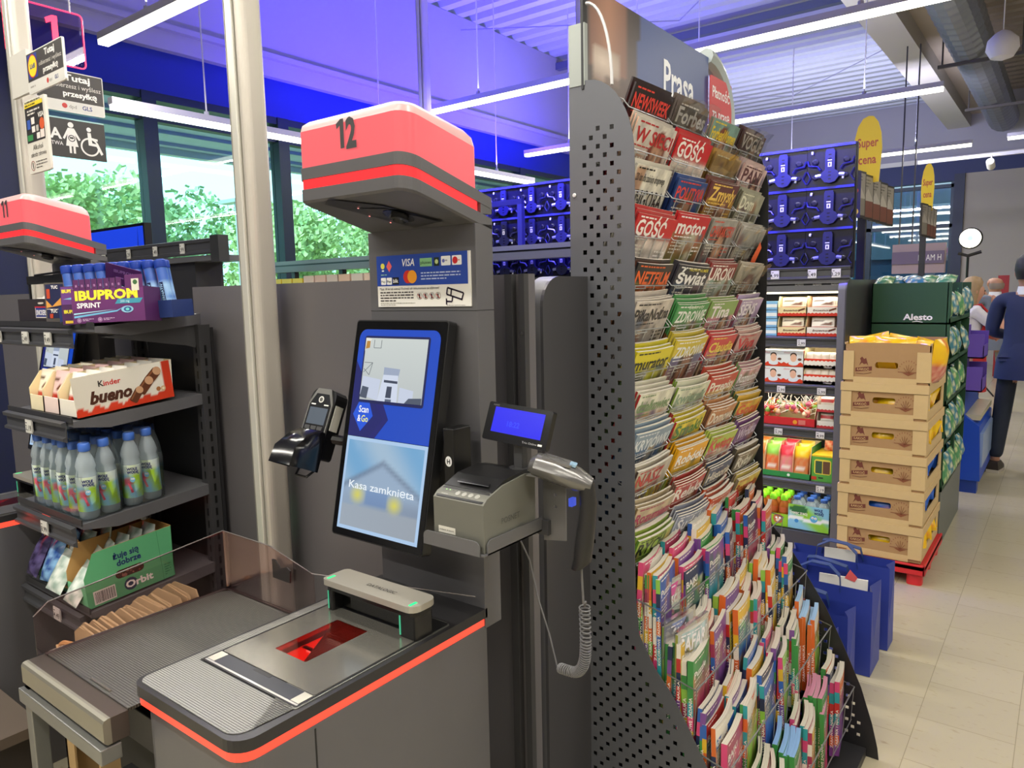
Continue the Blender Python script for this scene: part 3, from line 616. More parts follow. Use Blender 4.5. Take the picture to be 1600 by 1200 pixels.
# customer display
t = T('customer_display', 'small black display with a blue lit screen on a stand behind the printer', 'display', (-.86, 1.15, 1.24))
f = frame((-.945, 1.135, 1.298), (1, .0, -.06), (0, .35, 1)); W, H = .157, .078
m = MB(); m.M = f; m.prism(rrect(0, 0, W, H, .004, 2), -.014, 0, mat('#121214', .2)); m.text('POSNET', .012, .071, .003, mat('#8a8a8a', .4)); m.text('Trio Online', .1, .006, .0042, mat('#a8a8a8', .4), wid=.035); m.rect(.138, .006, .148, .010, WHITE, z=.001); m.part('display_case', t)
m = MB(); m.M = f; E = paint(.2, 1.3); m.rect(.018, .018, W - .016, H - .009, E, '#1414d8', .0006); m.text('18:22', .055, .033, .011, E, '#2a3cf0', bold=.02); m.part('screen', t, label='blue lit screen')
m = MB(); m.box(-.878, 1.152, 1.235, -.855, 1.168, 1.312, DARK2); m.lathe([(.024, 0), (.024, .006)], DARK2, at=(-.866, 1.16, 1.2365), n=16); m.part('stand', t, bev=.002)
# key lock box beside the monitor
t = T('key_box', 'slim black box with a round white badge between monitor and printer', 'key box', (-1.005, 1.1, 1.2))
m = MB(); m.box(-1.015, 1.095, 1.2, -.987, 1.150, 1.318, mat('#0e0e0f', .35)); m.part('box_case', t, bev=.002)
m = MB(); m.M = frame((-1.001, 1.0945, 1.250), (1, 0, 0), (0, 0, 1)); m.disc(0, 0, .009, paint(.4), '#e8e8e8', .0004, n=20, ry=.011); m.text('H', 0, -.005, .010, paint(.4), '#1a1a1a', bold=.03, al='C'); m.part('badge', t, label='round white badge')
# hand scanner with coiled cord
t = T('barcode_scanner', 'grey handheld barcode scanner resting on the metal bracket, coiled cord below', 'barcode scanner', (-.80, 1.15, 1.0))
S1 = mat('#7c7b7a', .25, .6); S2 = mat('#232325', .4)
def xsec(p, d, up, a, b, n=12):
    d = Vector(d).normalized(); s = d.cross(Vector(up)).normalized(); u = s.cross(d); return [tuple(Vector(p) + s * (a * math.cos(i * 2 * math.pi / n)) + u * (b * math.sin(i * 2 * math.pi / n))) for i in range(n)]
hp = [((-.852, 1.125, 1.268), .026, .014), ((-.843, 1.128, 1.268), .034, .021), ((-.81, 1.14, 1.258), .034, .024), ((-.775, 1.155, 1.243), .029, .022), ((-.752, 1.165, 1.232), .018, .014)]
m = MB(); m.loft([xsec(p, (1, .4, -.3), (0, 0, 1), a, b) for p, a, b in hp], S1, smooth=True); m.part('scanner_head', t)
m = MB(); m.M = frame((-.83, 1.13, 1.2835), (1, .4, -.3), (-.4, 1, 0)); m.prism(rrect(0, -.02, .055, .02, .008, 3), -.002, .0025, mat('#8e8d8c', .3, .6)); m.prism(rrect(.05, -.012, .062, .012, .003, 2), 0, .004, mat('#a7cbe6', .2, .3)); m.part('top_cover', t)
hh = [((-.760, 1.16, 1.238), .019, .014), ((-.757, 1.162, 1.20), .018, .015), ((-.762, 1.165, 1.16), .019, .016), ((-.768, 1.166, 1.12), .02, .017), ((-.772, 1.165, 1.085), .021, .016), ((-.782, 1.163, 1.07), .016, .01)]
m = MB(); m.loft([xsec(p, (0, 0, -1), (1, .4, 0), a, b) for p, a, b in hh], S2, smooth=True); m.part('handle', t)
m = MB(); m.box(-.79, 1.15, 1.19, -.783, 1.165, 1.205, glow('#4a66ff', .6)); m.part('trigger', t, label='blue lit trigger')
m = MB(); m.tube([(-.774, 1.165, 1.075), (-.773, 1.17, 1.0), (-.774, 1.18, 1.0), (-.782, 1.19, .985)], .0022, mat('#6a6a6c', .5)); m.tube([(-.868, 1.235, .812), (-.89, 1.24, .88), (-.915, 1.24, .95), (-.93, 1.235, 1.03), (-.935, 1.21, 1.08)], .0018, mat('#6a6a6c', .5)); m.part('cord', t)
m = MB(); pts = []; cp = [Vector(p) for p in ((-.782, 1.19, .985), (-.786, 1.2, .91), (-.795, 1.21, .86), (-.82, 1.225, .825), (-.862, 1.235, .815))]
def cat(t_):
    k = min(int(t_), len(cp) - 2); u = t_ - k; p0 = cp[max(0, k - 1)]; p1 = cp[k]; p2 = cp[k + 1]; p3 = cp[min(len(cp) - 1, k + 2)]
    return .5 * ((2 * p1) + (p2 - p0) * u + (2 * p0 - 5 * p1 + 4 * p2 - p3) * u * u + (3 * p1 - p0 - 3 * p2 + p3) * u ** 3)
N = 34 * 10
for i in range(N + 1):
    u = i / N * (len(cp) - 1.001); p = cat(u); d = (cat(min(u + .02, len(cp) - 1.001)) - cat(max(0, u - .02))).normalized(); s = d.cross(Vector((.3, 1, .2))).normalized(); g = s.cross(d)
    a = i / 10 * 2 * math.pi; pts.append(tuple(p + s * (.0098 * math.cos(a)) + g * (.0098 * math.sin(a))))
m.tube(pts, .0017, mat('#77777a', .45), n=5); m.part('coiled_cord', t)
t.location = (-.757, 1.15, .985); t.scale = (1.12, 1.0, 1.04)
# card terminal on the left of the monitor
t = T('card_terminal', 'black card payment terminal with keypad hood, held left of the monitor', 'card terminal', (-1.42, 1.1, 1.2))
f = frame((-1.435, 1.035, 1.225), (1, .12, -.06), (.32, .42, .85)); W, H = .078, .165
m = MB(); m.M = f; m.prism(rrect(0, 0, W, H, (.008, .02, .02, .008), 3), -.04, 0, mat('#101012', .28)); m.part('terminal_body', t, bev=.004)
m = MB(); m.M = f; m.prism([(0.002, .06), (W - .002, .06), (W - .002, .13), (W - .018, H), (.018, H), (.002, .13)], 0, .004, mat('#6e6d6a', .35, .4)); m.prism([(.006, .062), (W - .006, .062), (W - .006, .125), (W - .02, .152), (.02, .152), (.006, .125)], .004, .005, mat('#1b1b1d', .2)); m.part('terminal_face', t)
m = MB(); m.M = f; m.rect(.011, .078, W - .011, .118, paint(.2, .5), '#73808f', .0055); m.disc(W / 2, .138, .008, paint(.3), '#d8d8d4', .006); m.disc(W / 2, .138, .005, paint(.3), '#50504e', .0065); m.rect(.012, .124, .026, .127, paint(.3), '#e8e8e0', .006); m.rect(W - .026, .124, W - .012, .127, paint(.3), '#e8e8e0', .006); m.part('terminal_screen', t)
for i in range(3):
    m = MB(); m.M = f; m.prism(rrect(.012 + i * .019, .065, .028 + i * .019, .074, .002, 2), .005, .007, mat('#3c3c3e', .4)); m.part('key', t)
m = MB(); m.M = f
ringf = lambda y, zt, hw: [(W / 2 - hw, y, .0), (W / 2 - hw, y, zt * .6), (W / 2 - hw * .7, y, zt), (W / 2, y, zt * 1.04), (W / 2 + hw * .7, y, zt), (W / 2 + hw, y, zt * .6), (W / 2 + hw, y, 0), (W / 2 + hw * .93, y, 0), (W / 2 + hw * .93, y, zt * .55), (W / 2, y, zt * .92), (W / 2 - hw * .93, y, zt * .55), (W / 2 - hw * .93, y, 0)]
m.loft([ringf(.062, .022, .037), ringf(.045, .045, .041), ringf(.01, .075, .045), ringf(-.03, .078, .047)], mat('#0b0b0d', .15), cap=False, smooth=True); m.part('keypad_hood', t, label='glossy black keypad hood')
m = MB(); m.M = f; m.tube([(.018, 0, -.02), (.016, -.03, -.01), (.022, -.045, .0), (.056, -.045, 0), (.062, -.03, -.01), (.06, 0, -.02)], .003, mat('#2a2a2b', .4)); m.part('wire_loop', t)
m = MB(); m.M = f; m.box(W, .07, -.03, W + .002, .13, -.005, paint(.4), '#c8c6bc'); m.part('sticker', t)
m = MB(); m.tube([(-1.37, 1.09, 1.26), (-1.34, 1.12, 1.25), (-1.30, 1.19, 1.25)], .012, mat('#141415', .4), n=8); m.part('arm', t)
# partition behind, with its end posts
def partition(xa, xb, lb):
    t = T('partition_panel', lb, 'partition', ((xa + xb) / 2, 1.36, 0), 'dark partition panels behind the kiosks')
    m = MB(); m.box(xa, 1.35, 0, xb, 1.375, 1.633, mat('#716e71', .3, .3, .05, 4)); 
    for x in (xa + .42, xa + .95): m.box(x, 1.3492, 0.02, x + .002, 1.3504, 1.62, SEAM)
    m.part('panel_sheet', t)
    m = MB(); m.box(xb - .055, 1.333, 0, xb - .035, 1.35, 1.633, mat('#4d4c4e', .35, .4)); m.box(xb - .016, 1.333, 0, xb, 1.35, 1.633, mat('#4d4c4e', .35, .4)); m.part('end_post', t)
    for z in (1.50, .35):
        m = MB(); m.M = frame((xb - .008, 1.3325, z), (1, 0, 0), (0, 0, 1)); m.disc(0, 0, .004, STEEL, z=.0003, n=10); m.part('screw', t)
    return t
partition(-2.385, -.976, 'wide dark grey partition panel behind the kiosk numbered 12')
partition(-4.15, -2.75, 'dark grey partition panel behind the kiosk numbered 11')
# rounded end panel of the gondola behind
def end_panel(x0, x1, y0, y1, h, lb, r=.07):
    t = T('shelf_end_panel', lb, 'end panel', ((x0 + x1) / 2, (y0 + y1) / 2, 0), 'dark shelf end panels with rounded tops')
    pr = [(y0, 0), (y1, 0), (y1, h)] + [(y0 + r - r * math.sin(a), h - r + r * math.cos(a)) for a in [i * math.pi / 16 for i in range(9)]]
    m = MB(); m.loft([[(x, y, z) for y, z in pr] for x in (x1 - .008, x1)], mat('#4c4b4e', .33, .3)); m.part('side_sheet', t)
    m = MB(); edge = [(y1, h)] + [(y0 + r - r * math.sin(a), h - r + r * math.cos(a)) for a in [i * math.pi / 16 for i in range(9)]] + [(y0, 0)]
    ins = [(y1, h - .02)] + [(y0 + r - (r - .02) * math.sin(a), h - r + (r - .02) * math.cos(a)) for a in [i * math.pi / 16 for i in range(9)]] + [(y0 + .02, 0)]
    n = len(edge); v = [(x0, *p) for p in edge] + [(x1 - .008, *p) for p in edge]; m.add(v, [(i, i + 1, n + i + 1, n + i) for i in range(n - 1)], mat('#6a6a6c', .45, .3), smooth=True)
    v = [(x0, *p) for p in ins] + [(x1 - .008, *p) for p in ins]; m.add(v, [(i, n + i, n + i + 1, i + 1) for i in range(n - 1)], mat('#4a494b', .4, .3))
    m.add([(x0, *p) for p in edge] + [(x0, *p) for p in ins], [(i, i + 1, n + i + 1, n + i) for i in range(n - 1)], mat('#4a494b', .4, .3)); m.part('edge_band', t, label='bright curved edge band')
    return t
end_panel(-1.02, -.972, 1.40, 1.60, 1.628, 'dark shelf end panel with bright rounded edge, between partition and magazine rack')
# white aluminium poles
def pole(x, y, s, lb):
    t = T('aluminium_pole', lb, 'pole', (x, y, 0), 'white aluminium poles'); w_ = .041 * s; A = mat('#cfcdc4', .35, .35)
    m = MB(); m.prism(rrect(x - w_, y - .04 * s, x - w_ * .05, y + .04 * s, .006, 2), 0, ZD, A); m.box(x - w_ * .9, y - .0415 * s, 0, x - w_ * .82, y - .04 * s, ZD, mat('#8f8d86', .4, .3)); m.part('grooved_profile', t)
    m = MB(); m.prism(rrect(x - w_ * .02, y - .04 * s, x + w_, y + .04 * s, .022 * s, 5), 0, ZD, mat('#c2bcb2', .35, .3)); m.part('rounded_profile', t)
    return t
pole(-1.885, 1.275, .95, 'tall white pole standing left of the kiosk numbered 12')
pole(-3.47, 1.30, .95, 'tall white pole at far left carrying the hanging signs')
pole(-4.50, 4.77, 1, 'white pole rising behind the red kiosk head, farther back')
pole(-2.92, 4.77, 1, 'white pole rising just left of the magazine rack, farther back')
# bagging scale with clear guard
t = T('bagging_scale', 'ribbed steel bagging scale on a grey frame with a clear guard', 'bagging scale', (-1.51, .77, 0))
XA, XB, YA, Y2 = -1.70, -1.332, .525, 1.0
m = MB(); m.prism(rrect(XA + .015, YA + .045, XB, Y2 - .01, (0, 0, .03, .004), 5), .846, .852, ribbed('#6a6862', 62, .33, .85, .6, 'Y', True)); m.part('ribbed_plate', t)
m = MB(); SF = mat('#a29e90', .38, .7)
m.loft([[(x, YA + .006, .800), (x, YA, .806), (x, YA, .842), (x, YA + .003, .847), (x, YA + .009, .849), (x, YA + .014, .849), (x, YA + .014, .80)] for x in (XA, XB)], SF)
m.box(XA, YA + .014, .80, XB, YA + .045, .8488, mat('#6b625c', .3, .7))
m.box(XA, YA + .045, .80, XA + .014, Y2, .852, mat('#5a4a48', .35, .6)); m.box(XA, Y2 - .012, .80, XB, Y2, .852, mat('#5a4a48', .35, .6)); m.box(-1.50, YA + .052, .852, -1.42, YA + .056, .8545, STEEL); m.part('scale_rim', t)
m = MB(); fr = mat('#8e8f8c', .35, .6); m.box(XA - .005, YA - .008, .765, XB, YA + .03, .795, fr); m.box(XA - .005, YA, .765, XA + .025, Y2, .795, fr); m.box(XA + .03, YA + .12, .69, XB, YA + .14, .765, DARK2); m.part('frame', t, bev=.002)
for x, y in ((XA, YA), (XA, Y2 - .04), (XB - .03, Y2 - .04)):
    m = MB(); m.box(x, y, 0, x + .03, y + .03, .766, fr); m.part('leg', t, bev=.002)
m = MB(); m.box(XA + .04, YA + .16, 0, XB - .005, Y2 - .05, .685, mat('#1d1d1e', .5)); m.part('added_dark_box', t)  # dark box added to keep the space under the scale dark
m = MB(); m.box(-1.655, .62, .64, -1.62, .70, .70, mat('#8b8981', .4, .4)); m.box(-1.5, .58, .56, -1.42, .64, .64, mat('#3d3d3f', .4)); m.tube([(-1.45, .6, .64), (-1.43, .6, .645), (-1.40, .6, .6)], .008, STEEL); m.part('lock_fitting', t)
m = MB(); CG = clear('#f5eaea', .045); CE = mat('#7a7472', .2, .2)
m.M = frame((XA + .002, YA + .03, .853), (0, 1, 0), (0, 0, 1)); L = Y2 - YA - .035; m.plate([(0, 0), (L, 0), (L, .15), (.03, .108), (.008, .098), (0, .085)], [], 0, .004, CG)
m.M = Matrix.Identity(4); m.tube([(XA + .004, YA + .03, .938), (XA + .004, YA + .06, .961), (XA + .004, Y2 - .006, 1.003), (-1.50, Y2 - .002, 1.0), (-1.345, Y2 - .002, .965), (-1.0, 1.165, .935)], .0016, CE)
m.M = frame((XA + .004, Y2 - .004, .853), (1, 0, 0), (0, 0, 1)); m.plate([(0, 0), (.362, 0), (.362, .112), (.20, .147), (0, .15)], [], 0, .004, CG); m.part('clear_guard', t, label='clear acrylic guard')
m = MB(); m.M = frame((-1.48, Y2 - .009, .93), (1, 0, 0), (0, 0, 1)); m.plate([(0, 0), (.065, 0), (.068, .03), (.055, .036), (.03, .028), (.012, .045), (0, .045)], [], 0, .004, mat('#3f3c3c', .25, .5)); m.part('dark_notch', t)  # thin dark notch-shaped plate before the rear guard
# tv totem and gondola far left
t = T('display_totem', 'large blue lit screen on a slim stand near the left windows', 'display', (-5.46, 2.5, 0))
m = MB(); m.box(-5.99, 2.50, 1.3, -4.96, 2.55, 2.11, BLACK); m.part('screen_case', t)
m = MB(); m.box(-5.97, 2.496, 1.32, -4.98, 2.5002, 2.09, paint(.2, 1.0), '#0b3fe0'); m.M = frame((-5.97, 2.495, 1.32), (1, 0, 0), (0, 0, 1)); m.disc(.12, .74, .022, paint(.2, 1.0), '#d03a9a', .001); m.disc(.52, .52, .022, paint(.2, 1.0), '#d03a9a', .001); m.poly([(.86, .3), (.93, .77), (.93, .3)], paint(.2, 1.0), '#062a9c', .001); m.part('lit_screen', t)
m = MB(); m.box(-5.55, 2.51, 0, -5.4, 2.54, 1.3, DARK2); m.box(-5.7, 2.45, 0, -5.25, 2.75, .02, DARK2); m.part('stand', t)
# ---------------------------------------------------------------- sweets shelf left of the bagging scale
SH = mat('#66666a', .4, .25)
def price_tag(parent, f, txt, w_=.05, h=.032):
    q = MB(); q.M = f; q.box(0, 0, 0, w_, h, .004, mat('#c9c8c4', .5)); q.rect(.003, .004, w_ - .003, h - .003, paint(.5), '#d9d8d2', .0045); q.text(txt, w_ - .004, h * .2, h * .42, paint(.5), '#2a2a2c', al='R', z=.005, bold=.01); q.lines(.005, h * .72, w_ * .6, 1, .004, h * .09, paint(.5), '#55555a', .005); q.part('price_label', parent)
def rail(parent, x0, x1, y, z, hgt, tags=(), nm='price_rail', inset=True):
    q = MB(); q.loft([[(x, y, z - hgt), (x, y - .012, z - hgt + .006), (x, y - .012, z - hgt * .78), (x, y - .003, z - hgt * .72), (x, y - .003, z - hgt * .3), (x, y - .012, z - hgt * .24), (x, y - .014, z - .004), (x, y, z)] for x in (x0, x1)], mat('#55565a', .35, .4)); q.part(nm, parent)
    for x, s in tags: price_tag(parent, frame((x, y - .010, z - hgt * .86), (1, 0, 0), (0, 0, 1)), s, .048, hgt * .66)
SW = T('sweets_shelf', 'dark metal sweets shelf with tilted boards left of the white pole', 'shelf', (-2.5, 1.1, 0))
TILT = math.atan(.034 / .34)
def shelf_board(xa, xb, ya, yb, za, zb, par):
    q = MB(); q.loft([[(x, ya, za - .002), (x, yb, zb - .002), (x, yb, zb - .036), (x, ya + .10, za - .032), (x, ya, za - .018)] for x in (xa, xb)], SH); q.part('shelf_board', par, bev=.002)
    q = MB(); q.box(xa, ya - .004, za - .006, xb, ya, za + .012, mat('#39393b', .4, .2)); q.part('front_lip', par)
for (xa, ya, za) in ((-3.1, .97, 1.520), (-2.72, .885, 1.253), (-2.72, .885, .951), (-2.72, .885, .682)):
    xb = -2.25 if xa > -3 else -2.26
    if xa < -3: shelf_board(-3.1, -2.7205, ya, 1.12, za, za + (1.12 - ya) * .085, SW); xa = -2.72
    shelf_board(xa, xb, ya, 1.30, za, za + (1.3 - ya) * .085, SW)
rail(SW, -3.1, -2.37, .955, 1.512, .06, ((-2.72, '2,49'), (-2.545, '9,49'), (-2.95, '3,99')))
rail(SW, -2.72, -2.28, .878, 1.250, .062, ((-2.54, '2,19'),)); rail(SW, -2.72, -2.28, .878, .938, .062, ((-2.5, '8,99'),)); rail(SW, -2.72, -2.28, .878, .668, .062, ((-2.47, '4,49'),))
for x in (-2.285, -2.70):
    q = MB(); q.box(x, 1.28, 0, x + .04, 1.32, 1.51, mat('#4a4a4d', .4, .3))
    for k in range(30): q.box(x + .016, 1.2792, .2 + k * .042, x + .023, 1.2802, .225 + k * .042, BLACK); 
    for k in range(30): q.box(x + .0398, 1.296, .2 + k * .042, x + .0404, 1.304, .225 + k * .042, BLACK)
    q.part('upright', SW)
q = MB(); q.box(-2.72, 1.322, 0, -2.245, 1.332, 1.50, mat('#353538', .35, .3)); q.part('back_sheet', SW)
q = MB(); q.loft([[(x, .99, 1.487), (x, 1.30, 1.51), (x, 1.30, 1.43), (x, 1.25, 1.445)] for x in (-2.272, -2.266)], DARK2); q.part('bracket', SW)
# helper: a printed board box with cut away front, in its own frame (u right, v up, n towards the viewer of its front)
P5 = paint(.42)
KRAFT = '#c79a5c'
def open_box(t, x0, y0, z0, x1, y1, z1, col, front=.5, inner='#d9c49a', th=.003, nm='carton', par=None, right=None, sl=0.0):
    """tray box open on top; front wall is cut lower"""
    q = MB(); P = paint(.5); sk = lambda x, y, z: (x, y, z + sl * (y - y0))
    q.warp = sk; zf = z0 + (z1 - z0) * front
    q.box(x0, y0, z0, x1, y1, z0 + th, P, inner); q.box(x0, y1 - th, z0, x1, y1, z1, P, inner); q.box(x0, y0, z0, x1, y0 + th, zf, P, col)
    for a in (x0, x1 - th):
        pr = [(y0, z0), (y1, z0), (y1, z1), (y0 + (y1 - y0) * .12, z1), (y0, zf + (z1 - zf) * .3)]
        v = [(a, *p) for p in pr] + [(a + th, *p) for p in pr]; n = 5
        q.add(v, [(4, 3, 2, 1, 0)], P, col if a == x0 else inner); q.add(v, [(5, 6, 7, 8, 9)], P, inner if a == x0 else (right or col)); q.add(v, [(i, (i + 1) % n, n + (i + 1) % n, n + i) for i in range(n)], P, inner)
    return q
def sachet(w_, h, d, fn, nu=8, nv=10, rough=.25):
    """pillow pack lying in the xy plane, seen from +z"""
    q = MB(); P = paint(rough); v = []; cl = []
    for s in (1, -1):
        for j in range(nv + 1):
            for i in range(nu + 1):
                u, t_ = i / nu, j / nv; e = (math.sin(math.pi * u) * min(1, 4 * t_, 4 * (1 - t_))) ** .6 if 0 < u < 1 and 0 < t_ < 1 else 0
                v.append(((u - .5) * w_, (t_ - .5) * h, s * d * .5 * e)); cl.append(fn(u, t_))
    k = (nu + 1) * (nv + 1); f = []
    for j in range(nv):
        for i in range(nu):
            a = j * (nu + 1) + i; f.append((a, a + 1, a + nu + 2, a + nu + 1)); f.append((k + a + nu + 1, k + a + nu + 2, k + a + 1, k + a))
    q.add(v, f, P, cols=cl, smooth=True); return q
def place(o, m): o.matrix_world = m; return o
def axm(loc, u, v): return frame(loc, u, v)
# -- chocolate wafer cartons
BU = .085
def bueno_fn(base):
    def fn(u, v):
        k = c(base)
        if v < .30: k = c('#c22a20')
        if .45 < u < .9 and .3 < v < .62 and abs(v - .3 - (u - .45) * .5) < .14: k = c('#6b3a1e')
        if .62 < v < .74 and .1 < u < .55: k = c('#5a3826')
        return k
    return fn
wp = {}
for nm, base in (('w', '#efe6cf'), ('p', '#e9c3bf'), ('c', '#f0ebe2')):
    q = sachet(.115, .045, .016, bueno_fn(base)); q.M = Matrix.Identity(4)
    wp[nm] = q
def wafer_box(i, x0, x1, col, key, lb, sl=.16):
    y0, y1, z0 = .90, 1.19, 1.2575 + (.90 - .885) * .085
    q = open_box(None, x0, y0, z0, x1, y1, z0 + .118, col, .42, '#e6d2a4', sl=.10)
    t = q.thing('chocolate_carton', lb, 'carton', 'cartons of wafer bars on the second shelf')
    return t, y0, z0
cart = [(-2.585, -2.485, '#efe3c0', 'w', 'cream carton of wafer bars, leftmost of the three on the second shelf'), (-2.48, -2.375, '#f0d9d2', 'p', 'pinkish carton of wafer bars between the cream one and the big lettered one'), (-2.37, -2.255, '#ece6da', 'c', 'white and red carton of wafer bars with printed side, rightmost of the three')]
for i, (x0, x1, col, key, lb) in enumerate(cart):
    t, y0, z0 = wafer_box(i, x0, x1, col, key, lb)
    g = None
    for k in range(7):
        yy = y0 + .03 + k * .038
        if g is None:
            g = wp[key].thing('chocolate_bar', 'wrapped wafer bars standing in the %s carton' % ('cream', 'pinkish', 'white and red')[i], 'chocolate bar', 'bars in wafer carton %s' % ('one', 'two', 'three')[i], base=(0, 0, 0)); o = g
        else: o = g.copy(); COL.objects.link(o)
        o.matrix_world = frame(((x0 + x1) / 2, yy, z0 + .078 + (yy - y0) * .10), (1, 0, 0), (0, .25, 1)) @ Matrix.Scale(.82, 4, (1, 0, 0)) @ Matrix.Scale(2.1, 4, (0, 1, 0))
    if i == 2:  # printed side
        q = MB(); q.M = frame((x1 + .0006, y0, z0), (0, 1, .10), (0, 0, 1)); L, H = .2915, .117
        def side(u, v):
            k = mixc(c('#d9d2c4'), c('#ece8dd'), u)
            if v < .16 + .05 * math.sin(u * 38) + .03 * u: k = c('#cf3a1c')
            if u > .90 and v > .1: k = c('#cf3a1c')
            return k
        q.grid(0.0, 0, L, H, 50, 16, side, P5)
        q.text('K', .072, .078, .018, P5, '#1c1414', bold=.02); q.text('inder', .087, .078, .016, P5, '#cf2a22', bold=.02, wid=.05); q.text('bueno', .04, .032, .036, P5, '#4a2616', bold=.045, shear=.3, wid=.125)
        r = R(5)
        for (a, b, w2, hh, an) in ((.175, .03, .045, .026, .9), (.205, .052, .05, .03, .8), (.232, .078, .05, .03, .7)):
            m4 = q.M; q.M = m4 @ Matrix.Translation((a, b, .001)) @ Matrix.Rotation(an, 4, 'Z'); q.poly(rrect(-w2 / 2, -hh / 2, w2 / 2, hh / 2, .006, 3), P5, '#5d3018', .0006); q.rect(-w2 / 2 + .004, hh / 2 - .008, w2 / 2 - .004, hh / 2 - .003, P5, '#8a5533', .001); q.disc(w2 / 2 - .004, 0, hh / 2.4, P5, '#c79a76', .0012, ry=hh / 2.2); q.M = m4
        q.disc(.245, .035, .007, P5, '#a2683a', .001); q.disc(.26, .034, .008, P5, '#d8b488', .0012); q.disc(.26, .034, .004, P5, '#f0e2c8', .0016)
        o = bpy.data.objects.new('printed_side', q._mesh('printed_side', Vector(t.location), False)); COL.objects.link(o); o.parent = t
# -- top shelf: purple tablet box, tubes, snack boxes
z1 = 1.523
t = T('medicine_box', 'purple display box with big yellow lettering on the top shelf', 'box', (-2.36, .97, z1 + .002))
f = frame((-2.335, .945, z1 + .004), (1, .62, .04), (-.10, -.0, 1)); W, H = .225, .100
q = MB(); q.M = f; q.box(0, 0, -.085, W, H, -.001, paint(.4), '#4e2257'); q.part('box_body', t)
q = MB(); q.M = f
q.grid(0, 0, W, H, 30, 12, lambda u, v: mixc(c('#5a2460'), c('#6d2f70'), v), P5)
for k in range(8):
    x = .010 + k * .019; q.rect(x, H - .002, x + .016, H + .028, P5, '#56225c', .0004); q.text('IB', x + .006, H + .006, .007, P5, '#d9a8d8', z=.001, sx=.8); q.rect(x - .002, H - .004, x, H + .03, P5, '#2c1030', .0008)
q.rect(W - .055, H - .004, W, H + .034, P5, '#5a2460', .0002); q.rect(W - .035, H - .012, W - .012, H + .022, P5, '#d9d6c8', .001); q.disc(W - .023, H + .012, .007, P5, '#3d6a3d', .0014)
q.text('IBUPROM', .012, .068, .027, P5, '#f2e63a', wid=.195, bold=.045); q.text('SPRINT', .016, .045, .0145, P5, '#f4f0f4', wid=.075, bold=.03)
q.poly([(.135, .052), (.212, .052), (.222, .066), (.145, .066)], P5, '#3d93ad', .0008); q.text('200 mg', .152, .0555, .007, P5, '#bfe2ec', bold=.01, z=.0014)
q.poly([(.005, .022), (.14, .034), (.16, .042), (.14, .030), (.005, .016)], P5, '#6fb6dc', .0008); q.poly([(.005, .030), (.14, .037), (.005, .026)], P5, '#a8dcf0', .001); q.disc(.172, .035, .019, P5, '#8cc0dc', .0009, ry=.010); q.disc(.173, .035, .012, P5, '#2c4a8c', .0013, ry=.007); q.disc(.173, .035, .006, P5, '#6fd0c8', .0017, ry=.004)
for x in (.02, .085): q.ring(x, .009, .0065, .001, P5, '#d9c0dc', .0008); q.disc(x, .009, .004, P5, '#b58abb', .0008); q.lines(x + .011, .011, x + .045, 2, .004, .0018, P5, '#cdb4d2', .0008)
q.part('front_print', t)
q = MB(); q.M = f @ Matrix.Translation((.06, H + .03, -.08)) @ Matrix.Rotation(.5, 4, 'X') @ Matrix.Rotation(-.35, 4, 'Z'); q.box(0, 0, 0, .105, .062, .002, paint(.4), '#46205a'); q.text('IBUPROM', .025, .038, .010, P5, '#8d6aa8', z=.003, bold=.02); q.lines(.03, .02, .09, 1, .01, .004, P5, '#8d6aa8', .003); q.part('lid_flap', t)
q = MB(); q.M = f @ Matrix.Translation((-.055, 0, -.03)) @ Matrix.Rotation(.25, 4, 'Y')
q.box(0, 0, -.06, .055, .114, 0, paint(.4), '#4a2056'); q.rect(.002, .06, .053, .112, P5, '#6a3a86', .0006); q.text('IBUPROM', .004, .095, .010, P5, '#f2e63a', wid=.046, bold=.04, z=.0012); q.text('IBUPROM', .006, .034, .010, P5, '#f2e63a', wid=.046, bold=.04, z=.0012); q.poly([(.006, .076), (.036, .082), (.036, .074)], P5, '#7fb8d8', .0012); q.disc(.042, .079, .007, P5, '#9ac8e0', .0014, ry=.004); q.rect(.008, .004, .05, .012, P5, '#e8c43a', .001); q.part('front_pack', t)
t = T('tube_display', 'blue display tray of slim blue tubes behind the purple box', 'display tray', (-2.3, 1.1, z1 + .01))
f2 = frame((-2.475, .965, z1 + .004), (1, .55, .04), (-.05, -.05, 1))
q = MB(); q.M = f2; q.box(0, 0, -.11, .375, .004, -.005, P5, '#22366e'); q.box(0, 0, -.005, .09, .05, 0, P5, '#22366e'); q.box(.25, 0, -.005, .375, .052, 0, P5, '#22366e'); q.box(0, 0, -.115, .375, .05, -.11, P5, '#22366e'); q.box(.375, 0, -.11, .377, .052, 0, P5, '#22366e'); q.tube([(.02, .008, .001), (.024, .028, .001), (.036, .03, .001), (.042, .008, .001)], .002, WHITE, n=4); q.part('tray', t)
def tubefn(u, v):
    k = mixc(c('#3f6fc0'), c('#9cc4e6'), abs(math.sin(v * 9 + u * 3)))
    if v > .72: k = c('#c9602a') if .2 < u < .6 else c('#3c62b4')
    return k
tb0 = None
